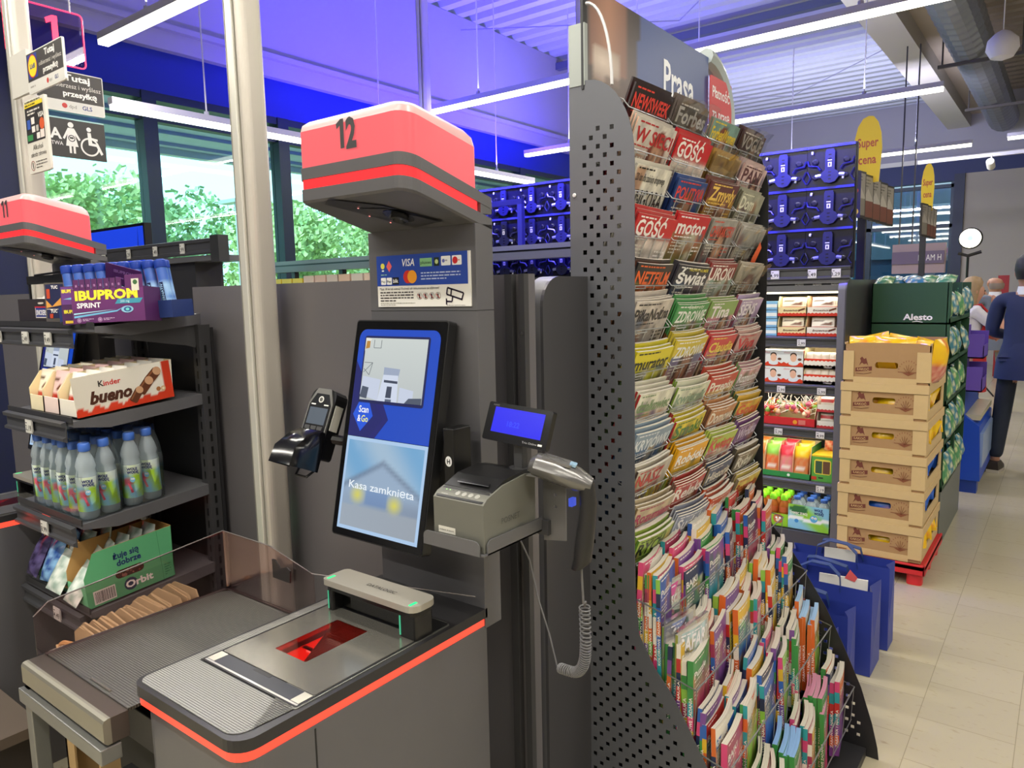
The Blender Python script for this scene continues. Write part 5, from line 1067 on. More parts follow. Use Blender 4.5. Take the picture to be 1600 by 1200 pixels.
# title, background top, background bottom, masthead band, title colour, style, extra words, describing words
CV = [
 [('NEWSWEEK', '#3a2226', '#7c1f22', '#2c2022', '#e2463c', 'f', (), 'dark news magazine with red masthead and rainbow corner'), ('Forbes', '#6a5f58', '#4c423c', None, '#e8e0d8', 'p', (), 'grey brown business magazine with pale serif masthead'), ('ForbesWomen', '#7fa098', '#8f7a66', None, '#e8c93c', 'p', (), 'sage green women\'s magazine with yellow masthead and spine'), ('VOGUE', '#5a3526', '#2e1a14', None, '#e9ddd0', 'p', (), 'brown fashion magazine with tall pale letters')],
 [('W SIECI', '#d9d2c8', '#c9a08a', None, '#b8282c', 'p', (('SIECI', .04, .35, .16, '#f2eeea', .9),), 'white and red weekly showing a face'), ('GOŚĆ', '#c8282e', '#dcd6cc', '#c8282e', '#f6f0ec', 't', (), 'red banded weekly with white heading, upper one of two alike'), ('', '#c79a4c', '#8f6a34', None, '#efe0a8', 'f', (), 'golden bagged magazine with swirls'), ('PANI', '#d9bcb8', '#b89490', None, '#5a3038', 'p', (), 'dusty pink women\'s magazine')],
 [('', '#e6e1d2', '#cfc8ba', None, '#1a1a1a', 't', (('20 lat dla zabójcy drogowego', .06, .86, .07, '#1a1a1a', .8), ('ANGORA', .04, .62, .17, '#161616', .92)), 'cream newspaper weekly with black heading'), ('POLITYKA', '#274a8c', '#1d3468', None, '#e0433e', 'p', (), 'blue weekly with red heading'), ('Zmysły', '#b58430', '#8a6428', '#6a3a3a', '#f0c860', 'p', (), 'gold magazine with script heading'), ('Dom', '#a9a894', '#6e6a58', None, '#e8e6d0', 'f', (), 'bagged sage grey magazine, fourth pocket of the third row')],
 [('GOŚĆ', '#c9292d', '#d8d6d0', '#c9292d', '#f8f2ee', 't', (), 'red banded weekly with white heading, lower one of two alike'), ('motor', '#c8242c', '#6c8a4a', '#c8242c', '#f6f0ee', 'f', (), 'car magazine with red banner'), ('CHARAKTERY', '#a8a49c', '#7d7870', None, '#d9503e', 'p', (), 'grey magazine with red heading'), ('', '#cfcac2', '#a3988c', None, '#e8e2da', 'f', (), 'clear bagged magazine with an orange sticker')],
 [('NETFILM', '#d86a2c', '#8c5a34', '#2c2a2c', '#e8682c', 'p', (), 'orange film magazine with dark top strip'), ('świat', '#3c3a44', '#2c2a34', '#34323c', '#f2f0ee', 'f', (('wiedzy', .06, .58, .13, '#f2f0ee', .8), ('NOWY NUMER', .3, .945, .035, '#e8d83c', .6)), 'dark grey science magazine with white heading'), ('UROKI', '#a8cfc0', '#9a7468', '#8c3434', '#f0e8e0', 'f', (), 'mint green and maroon magazine'), ('', '#c2b8a4', '#8a7c68', None, '#e8e2d6', 'p', (), 'bagged beige magazine, fourth pocket of the fifth row')],
 [('PiłkaNożna', '#d2c8be', '#a39a94', None, '#2a2628', 'f', (), 'pale football magazine with black heading'), ('ZDROWIE', '#4f9a58', '#8a5434', '#4f9a58', '#f2f4ee', 'f', (('Sekrety', .3, .95, .045, '#e0ecd8', .5),), 'green health magazine'), ('Tina', '#d08a98', '#8c4a4c', '#8aa860', '#f4ecec', 'p', (), 'pink magazine with a green top strip'), ('SENS', '#b8a4c8', '#9a5a6c', None, '#efe8f0', 'p', (), 'lilac magazine with a portrait')],
 [('murator', '#e6da2a', '#6f8c58', '#e2d428', '#1c2414', 'f', (), 'bright yellow house building magazine'), ('ZDROWIE', '#4668a4', '#c08a68', '#d9c440', '#f2f2f2', 'p', (), 'blue health magazine with a yellow strip'), ('Claudia', '#d8707c', '#b89a7a', '#d2484c', '#f0d860', 'p', (), 'red and yellow women\'s weekly'), ('Viva', '#c8a09a', '#7c4c48', None, '#c8303a', 'p', (), 'rosy people magazine')],
 [('działkowiec', '#e8e6d4', '#b83c3a', None, '#7c9a6a', 'f', (), 'cream gardening magazine with red flowers'), ('kwietnik', '#e2e4cc', '#7c9a3c', None, '#8aa48a', 'f', (), 'cream and green gardening magazine'), ('Przepisy', '#e2b860', '#9c5c38', '#c84a3c', '#f6efe0', 'f', (), 'recipe magazine with blue and red stripes'), ('Rozmaitości', '#d8a8b0', '#6f9a5a', None, '#f2eef0', 'f', (), 'pink and green magazine')],
 [('KRYJÓWKI', '#5a7aa0', '#3a567c', '#8fa4b8', '#e8eef4', 'f', (), 'slate blue magazine with a fish like picture'), ('Smaki', '#e8d440', '#b8343c', None, '#3c7a30', 'f', (), 'yellow and red fruit recipe magazine'), ('Domowe', '#c98a5a', '#74503c', None, '#f0e4d4', 'f', (), 'brown recipe magazine, third pocket of the ninth row'), ('Gotuj', '#e0b438', '#4c6a48', None, '#d84a2c', 'f', (), 'yellow and green cookery magazine')],
 [('NASZ', '#c8c0b0', '#5a4a40', None, '#c03a34', 'f', (('ŚWIAT', .3, .55, .17, '#f0dc30', .65),), 'dark magazine with yellow capitals'), ('Robótki', '#f0b020', '#8a9a48', '#f0b020', '#ffffff', 'f', (), 'amber topped craft magazine'), ('Kwiaty', '#e8ead0', '#d0404c', '#b8cc58', '#d8434e', 'f', (), 'pale green magazine with a red rose'), ('Wróżka', '#7a4a84', '#8c6a98', None, '#e0d0e8', 'f', (), 'purple fortune magazine')],
 [('Rozumiem', '#cbb898', '#a08460', None, '#b02a5c', 'f', (), 'beige puzzle magazine'), ('Relaks', '#c2403a', '#8c7464', None, '#f2eae4', 'p', (), 'red and beige magazine'), ('Historia', '#4a5874', '#8c7450', None, '#e8e0d0', 'f', (), 'navy and brown history magazine'), ('Ryby', '#8a7c64', '#5e5a50', None, '#e6e2d6', 'f', (), 'brown magazine, fourth pocket of the eleventh row')],
 [('RYCH', '#a8c850', '#6c9a3c', None, '#1e2a18', 'f', (), 'lime green magazine, nearest of the lowest row'), ('Sudoku', '#8c94b0', '#c0c6d4', None, '#f0f0f4', 't', (), 'lavender grey puzzle magazine'), ('Krzyżówki', '#c86a3a', '#d0a08a', '#c8502c', '#f4efe8', 't', (), 'orange puzzle magazine'), ('Rozrywka', '#e0c858', '#8c7c6c', None, '#b03028', 't', (), 'ochre puzzle magazine at the far end of the lowest row')]]
vdir = Vector((math.sin(TH), 0, math.cos(TH))); ndir = Vector((math.cos(TH), 0, -math.sin(TH)))
rr = R(77)
for i in range(12):
    for j in range(4):
        title, bg, bg2, band, tc, st, strips, desc = CV[i][j]
        w_ = rr.uniform(.198, .216); h = .27; t_ = rr.choice([.004, .005, .006]); n = rr.choice([3, 3, 4, 4]) if i > 4 else rr.choice([2, 3, 3])
        yb = RY0 + .006 + PITCH * j + (.2365 - w_) * .5; zt = ROW_Z[i] + rr.uniform(-.008, .008); inner = None
        rowtxt = ORD[i] + ' row from the top'
        q = mag_mesh(100 + i * 7 + j, title, bg, bg2, band, tc, st, w_, h, t_, strips)
        yaw = rr.uniform(-.03, .03)
        def putm(o, k):
            top = Vector((-.848 + .004 * (i % 2), yb, zt + rr.uniform(-.004, .004))) - ndir * (k * (t_ + .0016)) + Vector((0, (.0025 * k) * (1 if j % 2 else -1), .006 * k + rr.uniform(-.002, .003)))
            base = top - vdir * h
            o.matrix_world = frame(base, (-math.sin(yaw) * .3, 1, yaw), vdir)
        o = q.thing('magazine', desc + ', front copy in the ' + rowtxt, 'magazine', 'magazines in the upper rack', base=(0, 0, 0)); putm(o, 0)
        if len(o['label'].split()) > 16: o['label'] = desc + ', front copy'
        for k in range(1, n):
            if inner is None:
                q = mag_mesh(100 + i * 7 + j, title, bg, bg2, band, tc, st, w_, h, t_, (), inner=True)
                inner = q.thing('magazine', 'copies behind the ' + desc, 'magazine', 'copies behind the front magazine, row %d pocket %d' % (i + 1, j + 1), base=(0, 0, 0)); o = inner
            else: o = inner.copy(); COL.objects.link(o)
            putm(o, k)
# wire pockets
WR = mat('#c2c4c6', .3, .6)
wbase = None
def pocket(w_=.222):
    q = MB(); r_ = .0016; d = -.060
    x0, x1 = 0.004, w_; lo = -.205
    q.M = Matrix((Vector((0, 1, 0)), vdir, ndir)).transposed().to_4x4()
    f = .010; b = -.038
    def loop(xa, xb): return [(xa, lo, f), (xa, d + .012, f), (xa + .006, d, f), (xb - .006, d, f), (xb, d + .012 - .012, f - .002), (xb, d + .012, (f + b) / 2), (xb, d + .014, b)]
    q.tube([(x0, d + .014, b), (x0, d + .012, (f + b) / 2), (x0, d, f - .002), (x0 + .006, d, f), (x1 - .006, d, f), (x1, d, f - .002), (x1, d + .012, (f + b) / 2), (x1, d + .014, b)], r_, WR, n=5)
    for x in (.03, .085, w_ - .085, w_ - .03): q.tube([(x, d, f), (x, lo, f - .004), (x, lo - .004, b)], r_ * .85, WR, n=4)
    q.tube([(x0, lo, b), (x1, lo, b)], r_, WR, n=4); q.tube([(.03, d, f), (.03, d - .006, f + .003), (.085, d - .006, f + .003), (.085, d, f)], r_, WR, n=4)
    return q
wq = pocket(); wme = None
for i in range(12):
    for j in range(4):
        loc = Vector((-.846 + .004 * (i % 2), RY0 + .008 + PITCH * j, ROW_Z[i] - .004)) - Vector(RK.location)
        if wme is None:
            wme = wq._mesh('wire_pocket', Vector((0, 0, 0)), False)
        o = bpy.data.objects.new('wire_pocket', wme); COL.objects.link(o); o.parent = RK; o.location = loc
# lower bins: thick piles of children's magazines
KIDN = ['red', 'blue', 'yellow', 'green', 'purple', 'orange', 'pink', 'teal', 'navy', 'lime', 'white', 'crimson']
TIER = [(-.785, .875, 'top'), (-.700, .700, 'second'), (-.615, .520, 'third'), (-.535, .325, 'lowest')]
COLN = ['nearest', 'second', 'third', 'fourth', 'fifth', 'farthest']
kp = {}
special = {(3, 4): 1, (3, 2): 1, (2, 5): 1}
for ti, (xf, zt, tn) in enumerate(TIER):
    for j in range(6):
        x = xf; n = 6 if ti < 3 else 5; off = rr.uniform(0, 6.3); main = rr.randrange(12); tw = rr.uniform(.10, .26)
        for k in range(n):
            ci = main if rr.random() < .6 else rr.randrange(12); t_ = rr.choice([.011, .013, .015])
            var = rr.randrange(3); key = (ci, var, t_); hh = .255
            if (ti, j) in special: ci = 3 if ti == 3 else 5; key = (ti, j, 's'); t_ = .013
            title = ['Puzzle', 'Zabawa', 'BAJKI'][var]; bgc = KID[ci]
            if key == (3, 4, 's'): title = 'GRY'
            if key == (2, 5, 's'): title = 'HALO'
            if key not in kp:
                q = mag_mesh(300 + ci * 5 + var, title, bgc, KID[(ci + 3 + var) % 12], KID[(ci + 5) % 12] if var else None, '#f6f2ea', 'f', .152, hh, t_, (), spine=bgc, page={(3, 4, 's'): '#c98aa2', (3, 2, 's'): '#86aede', (2, 5, 's'): '#9cc0e6'}.get(key), kid='plain' if key[2] == 's' else True)
                q.warp = None; q.M = frame((-.0006, .02, t_), (0, 0, -1), (0, 1, 0))
                # spine text
                q.M = Matrix.Translation((-.0007, 0, 0)) @ Matrix(((0, 0, -1, 0), (1, 0, 0, .03), (0, -1, 0, t_ * .8), (0, 0, 0, 1)))
                q.text('ZABAWA I NAUKA' if var else 'KOLOROWE ZADANIA', 0, 0, t_ * .55, MP, '#f4f0e6', wid=.13, z=0, bold=.02)
                kp[key] = q._mesh('magazine', Vector((0, 0, 0)), False)
            o = bpy.data.objects.new('magazine', kp[key]); COL.objects.link(o)
            yb = RY0 + .012 + .1575 * j + rr.uniform(-.004, .008); z = zt - hh + rr.uniform(-.022, .022) + (.01 * (k - 2))
            an = rr.uniform(-.03, .05) + (.018 * (2.5 - k)); twist = tw + rr.uniform(-.05, .05)
            v_ = Vector((-math.sin(an) * .6, rr.uniform(-.03, .05), math.cos(an))); u_ = Vector((-math.sin(twist), math.cos(twist), 0))
            o.matrix_world = frame((x, yb, max(.034, z)), u_, v_)
            x -= t_ + .0012
            tag(o, '%s spined children\'s magazine, %s from the front in the %s pile, %s bin' % (KIDN[ci], ORD[k], COLN[j], tn), 'magazine', "children's magazines in the lower bins")
# wire baskets of the lower bins
for ti, (xf, zt, tn) in enumerate(TIER):
    q = MB(); za = zt - .085; xx = xf + .022
    WB = mat('#85878a', .4, .6); q.tube([(xx - .075, RY0 + .006, za + .02), (xx, RY0 + .008, za), (xx, RY1 - .008, za), (xx - .075, RY1 - .006, za + .02)], .0022, WB, n=6); q.tube([(xx - .006, RY0 + .008, max(.04, za - .12)), (xx - .006, RY1 - .008, max(.04, za - .12))], .0018, WB, n=5)
    for k in range(9): y = RY0 + .012 + k * .117; q.tube([(xx, y, za), (xx - .006, y, max(.04, za - .12))], .0013, WB, n=4)
    q.part('wire_basket', RK)
# bagged comics standing turned in the nearest pockets
BAG = clear('#f4f6f8', .16, .10)
for k, (x, y, z, w_, hh, bg, bg2, ti, lb) in enumerate(((-.832, 1.628, .53, .17, .29, '#86bcd8', '#8cc048', 'Kolekcja', 'sky blue bagged comic with a pink top edge behind the near side panel'), (-.782, 1.626, .47, .135, .28, '#9aa4d0', '#a8d060', 'Misja', 'lilac bagged comic standing beside the sky blue one'), (-.745, 1.624, .46, .135, .28, '#b8cfd4', '#d8d860', 'SAFARI', 'pale bagged comic with slanted white letters near the side panel'))):
    t = T('bagged_comic', lb, 'comic', (0, 0, 0), 'bagged comics in the lower bins'); q = mag_mesh(900 + k, ti, bg, bg2, '#d858a0' if k == 0 else None, '#f4f0f4', 'f', w_, hh, .008); q.part('comic', t)
    q = MB(); q.loft([[(-.004, -.004, -.002), (w_ + .004, -.004, -.002), (w_ + .004, -.004, .011), (-.004, -.004, .011)], [(-.004, hh * .5, -.003), (w_ + .004, hh * .5, -.003), (w_ + .004, hh * .5, .016), (-.004, hh * .5, .015)], [(-.003, hh + .01, -.001), (w_ + .003, hh + .016, -.001), (w_ + .003, hh + .016, .010), (-.003, hh + .01, .010)]], BAG, smooth=False); q.part('clear_bag', t, label='clear plastic bag')
    t.matrix_world = frame((x, y, z), (.15, .98, .02), (.03, .0, 1))
# crumpled clear bags over the far magazines of the upper rows
for k, (row, j) in enumerate(((1, 2), (3, 3), (4, 3), (0, 1), (0, 3))):
    r = R(40 + k); q = MB(); w_ = .22; q.M = frame(Vector((-.838, RY0 + .006 + PITCH * j, ROW_Z[row] + .012)) - vdir * .17, (0, 1, 0), vdir)
    nu, nv = 7, 6; v = []
    for s in (0,):
        for b in range(nv + 1):
            for a in range(nu + 1): v.append((w_ * a / nu + r.uniform(-.004, .004), .17 * b / nv + r.uniform(-.004, .006), .010 + r.uniform(0, .007) + (.012 if b == nv else 0)))
    q.add(v, [(b * (nu + 1) + a, b * (nu + 1) + a + 1, (b + 1) * (nu + 1) + a + 1, (b + 1) * (nu + 1) + a) for b in range(nv) for a in range(nu)], BAG)
    if k == 1: q.poly([(.16, .02), (.20, .03), (.205, .10), (.17, .12), (.155, .06)], paint(.3), '#e8602a', .02)
    q.thing('clear_bag', ('crumpled clear bag over the golden magazine', 'crumpled clear bag with an orange sticker', 'crumpled clear bag over the beige magazine', 'crumpled clear bag over the grey brown business magazine', 'crumpled clear bag over the brown fashion magazine')[k], 'plastic bag', 'clear bags over magazines')
# ---------------------------------------------------------------- next lane: moulded wall, rail, lit shelf
t = T('moulded_wall', 'blue lit wall of moulded clip panels along the next lane', 'panel wall', (-2.5, 4.58, 0))
MBL = mat('#15152a', .25, .1); MB2 = mat('#2b2c54', .22, .1); MLB = mat('#e4e4ee', .4)
mw, mh = .262, .232; protos = None
def module():
    q = MB(); q.box(0, 0, 0, mw - .002, .02, mh - .002, MBL); q.box(0, -.012, mh - .016, mw - .002, 0, mh - .002, mat('#4446a8', .15, .1))  # bright blue top bar paints the highlight along the edge
    for x, z, r_ in ((.045, .14, .018), (.215, .14, .018), (.045, .05, .013), (.215, .055, .013)): q.M = frame((x, 0, z), (1, 0, 0), (0, 0, 1)); q.lathe([(r_, 0), (r_, .010), (r_ * .6, .012)], MBL, n=10)
    q.M = Matrix.Identity(4); return q
def mod_parts(par, o0):
    a = []
    q = MB(); q.M = frame((.13, -.014, 0), (1, 0, 0), (0, 0, 1)); pts = [(-.02, .205), (-.026, .19), (-.026, .09), (-.045, .075), (-.05, .05), (-.028, .022), (0, .014), (.028, .022), (.05, .05), (.045, .075), (.026, .09), (.026, .19), (.02, .205)]
    q.prism(pts, 0, .012, MB2)
    for z in (.035, .055, .075, .15, .17): q.rect(-.008, z, .008, z + .005, MBL, z=.0126)
    a.append(('paddle', q))
    q = MB(); q.M = frame((.13, -.028, .105), (1, 0, 0), (0, 0, 1)); q.box(-.010, 0, 0, .010, .026, .001, MLB); q.rect(-.004, .005, .004, .02, mat('#34345a', .4), z=.0016); q.rect(-.012, .034, .012, .039, MLB, z=.0016); a.append(('white_label', q))
    q = MB()
    for s in (-1, 1): q.tube([(.13 + s * .128, -.01, .15), (.13 + s * .118, -.014, .12), (.13 + s * .07, -.016, .112), (.13 + s * .055, -.016, .09)], .006, MB2, n=5); q.tube([(.13 + s * .05, -.014, .06), (.13 + s * .078, -.018, .056)], .011, mat('#8c8fd0', .15, .2), n=6); q.tube([(.13 + s * .128, -.01, .02), (.13 + s * .11, -.012, .05), (.13 + s * .128, -.01, .09)], .004, MB2, n=4)
    q.tube([(.03, -.012, .2), (.03, -.016, .185)], .006, MLB, n=5); q.tube([(.2, -.012, .05), (.2, -.016, .035)], .006, MLB, n=5); a.append(('clip', q))
    return a
me_m = module()._mesh('module', Vector((0, 0, 0)), False); pm = [(n, q._mesh(n, Vector((0, 0, 0)), False)) for n, q in mod_parts(None, None)]
for j in range(11):
    for i in range(3):
        o = bpy.data.objects.new('module', me_m); COL.objects.link(o); o.parent = t; o.location = Vector((-1.012 - mw * (j + 1), 4.56, 1.70 + mh * i)) - Vector(t.location)
        for n, me in pm: p = bpy.data.objects.new(n, me); COL.objects.link(p); p.parent = o
q = MB(); q.box(-3.9, 4.585, 1.64, -1.012, 4.62, 2.40, mat('#1c1c2c', .4)); q.part('backing', t)
for x in (-3.62, -3.30):
    q = MB(); q.box(x, 4.44, 1.9, x + .04, 4.48, 2.24, mat('#3a3c7c', .3, .3)); q.part('upright', t)
q = MB(); q.box(-3.62, 4.44, 2.24, -3.26, 4.48, 2.28, mat('#2a2b5c', .3, .3)); q.part('cross_bar', t)
q = MB(); q.box(-4.9, 4.622, 2.36, -2.3, 4.70, 2.41, mat('#2a2a34', .4)); q.thing('added_light_bar', 'made-up dark light bar tucked behind the top of the moulded wall', 'light')  # housing added for the blue ceiling light
t = T('tobacco_shelf', 'long grey double rail shelf behind the kiosks with yellow boxes below', 'shelf', (-4.6, 4.5, 0))
q = MB(); q.box(-6.4, 4.40, 1.905, -2.0, 4.5, 1.94, mat('#77787a', .35, .4)); q.box(-6.4, 4.41, 1.89, -2.0, 4.5, 1.905, BLACK); q.box(-6.4, 4.385, 1.835, -2.0, 4.5, 1.89, mat('#6b6c6e', .35, .4)); q.part('double_rail', t)
q = MB(); q.box(-6.4, 4.42, 0, -2.0, 4.52, 1.70, mat('#38383b', .4, .2)); q.part('shelf_body', t)
for x in (-6.05, -5.35, -4.72): 
    q = MB(); q.box(x, 4.45, 1.7, x + .05, 4.5, 1.84, BLACK); q.part('upright', t)
r = R(9); c0 = None
for k in range(12):
    col = ['#e0c43a', '#e0c43a', '#e0c43a', '#d9b8a8', '#cfa898', '#c8b0a4', '#d0a890', '#c9b6a8', '#d2b09c', '#d9c4b4', '#c9a698', '#d4bcae'][k]
    q = MB(); q.box(-6.35 + k * .17, 4.43, 1.701, -6.20 + k * .17, 4.49, 1.775 + (.0 if k < 3 else .02), paint(.4), col); 
    q.thing('boxed_goods', 'yellow boxes on the shelf under the long double rail' if k < 3 else 'pinkish boxes on the shelf under the long double rail', 'box', 'yellow boxes under the rail' if k < 3 else 'pinkish boxes under the rail')
CS = T('checkout_shelf', 'lit dark shelf of sweets and drinks beyond the magazine rack', 'shelf', (-1.35, 4.6, 0))
SXA, SXB, SY = -1.95, -1.05, 4.45
end_panel(SXB, SXB + .045, 4.42, 5.35, 1.628, 'dark shelf end panel with bright rounded edge, behind the stacked brown crates', .06)
q = MB(); q.box(SXA, 4.84, 0, SXB, 4.86, 1.6, mat('#3a3a3c', .4, .2)); q.part('back_sheet', CS)
q = MB(); q.box(SXA, SY, 1.565, SXB, 4.84, 1.60, SH); q.part('top_board', CS)
q = MB(); q.box(SXA, SY - .01, 0, SXB, 4.84, .13, mat('#47474a', .4, .3)); q.part('plinth', CS)
q = MB(); q.box(SXA, SY, 1.61, SXB + .04, 4.55, 1.635, SH); q.part('upper_board', CS)
rail(CS, SXA, SXB + .055, SY - .005, 1.705, .075, ((-1.43, '4,99'), (-1.22, '6,49'), (-1.09, '3,29'), (-1.75, '2,99'))); rail(CS, SXA, SXB + .045, SY + .03, 1.625, .05, ((-1.30, '5,49'), (-1.20, '5,49'), (-1.10, '4,29')))
LVL = [1.302, 1.022, .764, .442]
tags = [((-1.27, '2,99'),), ((-1.38, '5,99'), (-1.15, '5,99')), ((-1.39, '5,79'), (-1.15, '4,99')), ((-1.14, '2,19'),)]
for z, tg in zip(LVL, tags):
    q = MB(); q.box(SXA, SY, z - .012, SXB, 4.84, z, SH); q.part('shelf_board', CS); rail(CS, SXA, SXB, SY - .002, z - .002, .06, tg)
    q = MB(); q.box(SXA + .02, SY + .03, z - .022, SXB - .01, SY + .05, z - .012, glow('#fff2d0', 3.0)); q.part('led_strip', CS, label='warm light strip'); 
    area_lamp('shelf_light', ((SXA + SXB) / 2, SY + .06, z - .03), .85, .03, 1.6, (1, .92, .74))
q = MB(); q.box(SXA + .02, SY + .03, 1.553, SXB - .01, SY + .05, 1.564, glow('#fff2d0', 3.0)); q.part('led_strip', CS, label='warm light strip'); area_lamp('shelf_light', ((SXA + SXB) / 2, SY + .06, 1.545), .85, .03, 1.6, (1, .92, .74))
# goods on the lit shelf
def carton_thing(x0, x1, y0, y1, z, h, col, front, inner, name, lb, cat, art=None, grp=None):
    q = open_box(None, x0, y0, z + .001, x1, y1, z + h, col, front, inner); q.warp = None
    if art: q.M = frame((x0, y0 - .0008, z), (1, 0, 0), (0, 0, 1)); art(q, x1 - x0, h * front)
    return q.thing(name, lb, cat, grp)
def wave(q, W, H, col='#cf3a1c', frac=.35, n=16):
    q.poly([(0, 0), (W, 0)] + [(W * (1 - i / n), H * (frac + (.10 if i % 2 else 0))) for i in range(n + 1)], P5, col, .0006)
bar_p = {}
def bars(key, fn, w_, h, d, spots, lb, grp):
    for s in spots:
        if key not in bar_p: bar_p[key] = sachet(w_, h, d, fn).thing('chocolate_bar', lb, 'chocolate bar', grp, base=(0, 0, 0)); o = bar_p[key]
        else: o = bar_p[key].copy(); COL.objects.link(o)
        tag(o, lb, 'chocolate bar', grp); o.matrix_world = frame(s, (1, 0, 0), (0, .25, 1))
def bueno_art(q, W, H): wave(q, W, H, '#c8321c', .28); q.text('bueno', W * .2, H * .55, H * .22, P5, '#4a2616', wid=W * .5, bold=.02, shear=.2, z=.0012); q.poly([(W * .72, H * .5), (W * .95, H * .75), (W * .95, H * .95), (W * .72, H * .7)], P5, '#6b3a1e', .0012)
zt = LVL[0]
for k in range(2):
    for a, (x0, x1, col) in enumerate(((-1.40, -1.235, '#ead9a8'), (-1.232, -1.062, '#ece6de'))):
        z = zt + .003 + k * .117; nm = ('lower', 'upper')[k] + ' ' + ('cream', 'white and red')[a]
        carton_thing(x0, x1, SY + .03, SY + .28, z, .115, col, .45, '#e2b184' if a else '#ead9a8', 'chocolate_carton', nm + ' carton of wafer bars on the lit top shelf', 'carton', bueno_art)
        bars('b%d%d' % (k, a), bueno_fn('#efe6cf' if a == 0 else '#f0ebe2'), .125, .075, .02, [((x0 + x1) / 2, SY + .055 + i * .05, z + .072) for i in range(4)], 'wafer bars standing in the %s carton' % nm, 'bars in the %s carton' % nm)
for k in range(4):
    q = MB(); q.box(-1.60, SY + .03, zt + .002 + k * .052, -1.405, SY + .2, zt + .05 + k * .052, paint(.35), '#7fb4e0'); q.box(-1.60, SY + .0292, zt + .015 + k * .052, -1.405, SY + .03, zt + .035 + k * .052, paint(.35), '#e8eef4')
    q.thing('wafer_box', 'light blue flat boxes stacked at the left of the lit top shelf', 'box', 'light blue flat boxes')
def boy(q, W, H, x):
    q.disc(x, H * .70, H * .20, P5, '#3e3028', .0012, ry=H * .17); q.disc(x, H * .54, H * .19, P5, '#e2b49c', .0016, ry=H * .25); q.disc(x, H * .2, H * .3, P5, '#dce6f0', .0014, ry=H * .14); q.text('choco', x - W * .22, H * .82, H * .12, P5, '#b8282c', wid=W * .14, z=.0012); q.disc(x + W * .14, H * .45, H * .12, P5, '#5a3424', .0012, ry=H * .08)
def choc_face(q, W, H):
    q.rect(0, 0, W, H, P5, '#dfe4ea', .0004); wave(q, W, H, '#cf3a1c', .18); q.rect(0, 0, W * .04, H * .5, P5, '#cf3a1c', .0008)
    for x in (.32, .78): boy(q, W, H, W * x)
zt = LVL[1]
for k in range(2):
    q = MB(); z = zt + .002 + k * .098; q.box(-1.50, SY + .03, z, -1.245, SY + .24, z + .095, paint(.35), '#e6e0d4'); q.M = frame((-1.50, SY + .0292, z), (1, 0, 0), (0, 0, 1)); choc_face(q, .255, .095); q.thing('chocolate_box', ('lower', 'upper')[k] + ' white and red box showing a child on the second lit shelf', 'box')
    z = zt + .002 + k * .092
    carton_thing(-1.24, -1.06, SY + .03, SY + .24, z, .09 + .05 * k, '#d8391c', .62 if k == 0 else .4, '#f0e0b4', 'chocolate_carton', ('lower', 'upper')[k] + ' red carton of small bars on the second lit shelf', 'carton', lambda q, W, H: (wave(q, W, H, '#ece8e2', .75), wave(q, W, H, '#d8391c', .28), q.text('choco', W * .62, H * .08, H * .25, P5, '#f4e8e4', wid=W * .25, z=.0014)))
    bars('k%d' % k, lambda u, v: c('#b8a090') if v < .4 else c('#e2d8cc'), .05, .06, .02, [(-1.215 + i * .045, SY + .05 + m_ * .05, z + .062) for i in range(4) for m_ in range(2)], 'small bars standing in the %s red carton' % ('lower', 'upper')[k], 'bars in the %s red carton' % ('lower', 'upper')[k])
zt = LVL[2]
t = T('lollipop_tray', 'red tray full of lollipops on the third lit shelf', 'tray', (-1.36, SY + .14, zt + .001))
q = open_box(None, -1.50, SY + .02, zt + .001, -1.165, SY + .25, zt + .12, '#c8242c', .42, '#e8d9b0'); q.M = frame((-1.50, SY + .019, zt), (1, 0, 0), (0, 0, 1)); q.disc(.22, .025, .013, P5, '#e8a030', .0006); q.rect(.24, .012, .28, .04, P5, '#d87a70', .0006); q.part('tray', t)
r = R(21); lcol = ['#d8483c', '#e88a80', '#d9a050', '#7fae50', '#c85a78', '#e8c8a8']; lp = [None] * 6
for i in range(66):
    k = i % 6
    if lp[k] is None:
        lp[k] = T('lollipop', 'wrapped lollipops heaped in the red tray', 'lollipop', (0, 0, 0), 'lollipops in the red tray'); q = MB(); q.lathe([(.003, -.017), (.012, -.012), (.0165, 0), (.012, .012), (.003, .017)], mat(lcol[k], .2), n=10); q.part('candy', lp[k]); q = MB(); q.tube([(0, 0, .015), (0, 0, .085)], .0026, WHITE, n=5); q.part('stick', lp[k]); o = lp[k]
    else: o = copytree(lp[k])
    o.location = (r.uniform(-1.485, -1.185), SY + r.uniform(.04, .2), zt + .06 + r.uniform(0, .05) + (.02 if i > 30 else 0)); o.rotation_euler = (r.gauss(0, .7), r.gauss(0, .7), r.uniform(0, 6))
for k in range(2):
    z = zt + .002 + k * .096
    carton_thing(-1.16, -1.06, SY + .03, SY + .22, z, .094, '#e8e4dc', .45, '#d9c8b4', 'candy_carton', ('lower', 'upper')[k] + ' white open carton right of the lollipops', 'carton', lambda q, W, H: wave(q, W, H, '#b8343a', .3, 10))
    bars('w%d' % k, lambda u, v: c('#c0484c') if abs(v - .5) < .2 else c('#e2dcd4'), .07, .05, .02, [(-1.11, SY + .06 + i * .05, z + .06) for i in range(3)], 'striped bars in the %s white open carton' % ('lower', 'upper')[k], 'bars in the %s white open carton' % ('lower', 'upper')[k])
zt = LVL[3]
q = open_box(None, -1.55, SY + .02, zt + .001, -1.185, SY + .26, zt + .2, '#2f8c48', .18, '#e0caa0'); q.M = frame((-1.55, SY + .019, zt), (1, 0, 0), (0, 0, 1)); q.disc(.24, .02, .009, P5, '#e8f0e4', .0006); q.thing('gummy_tray', 'green fronted tray holding bags of gummies on the fourth lit shelf', 'tray')
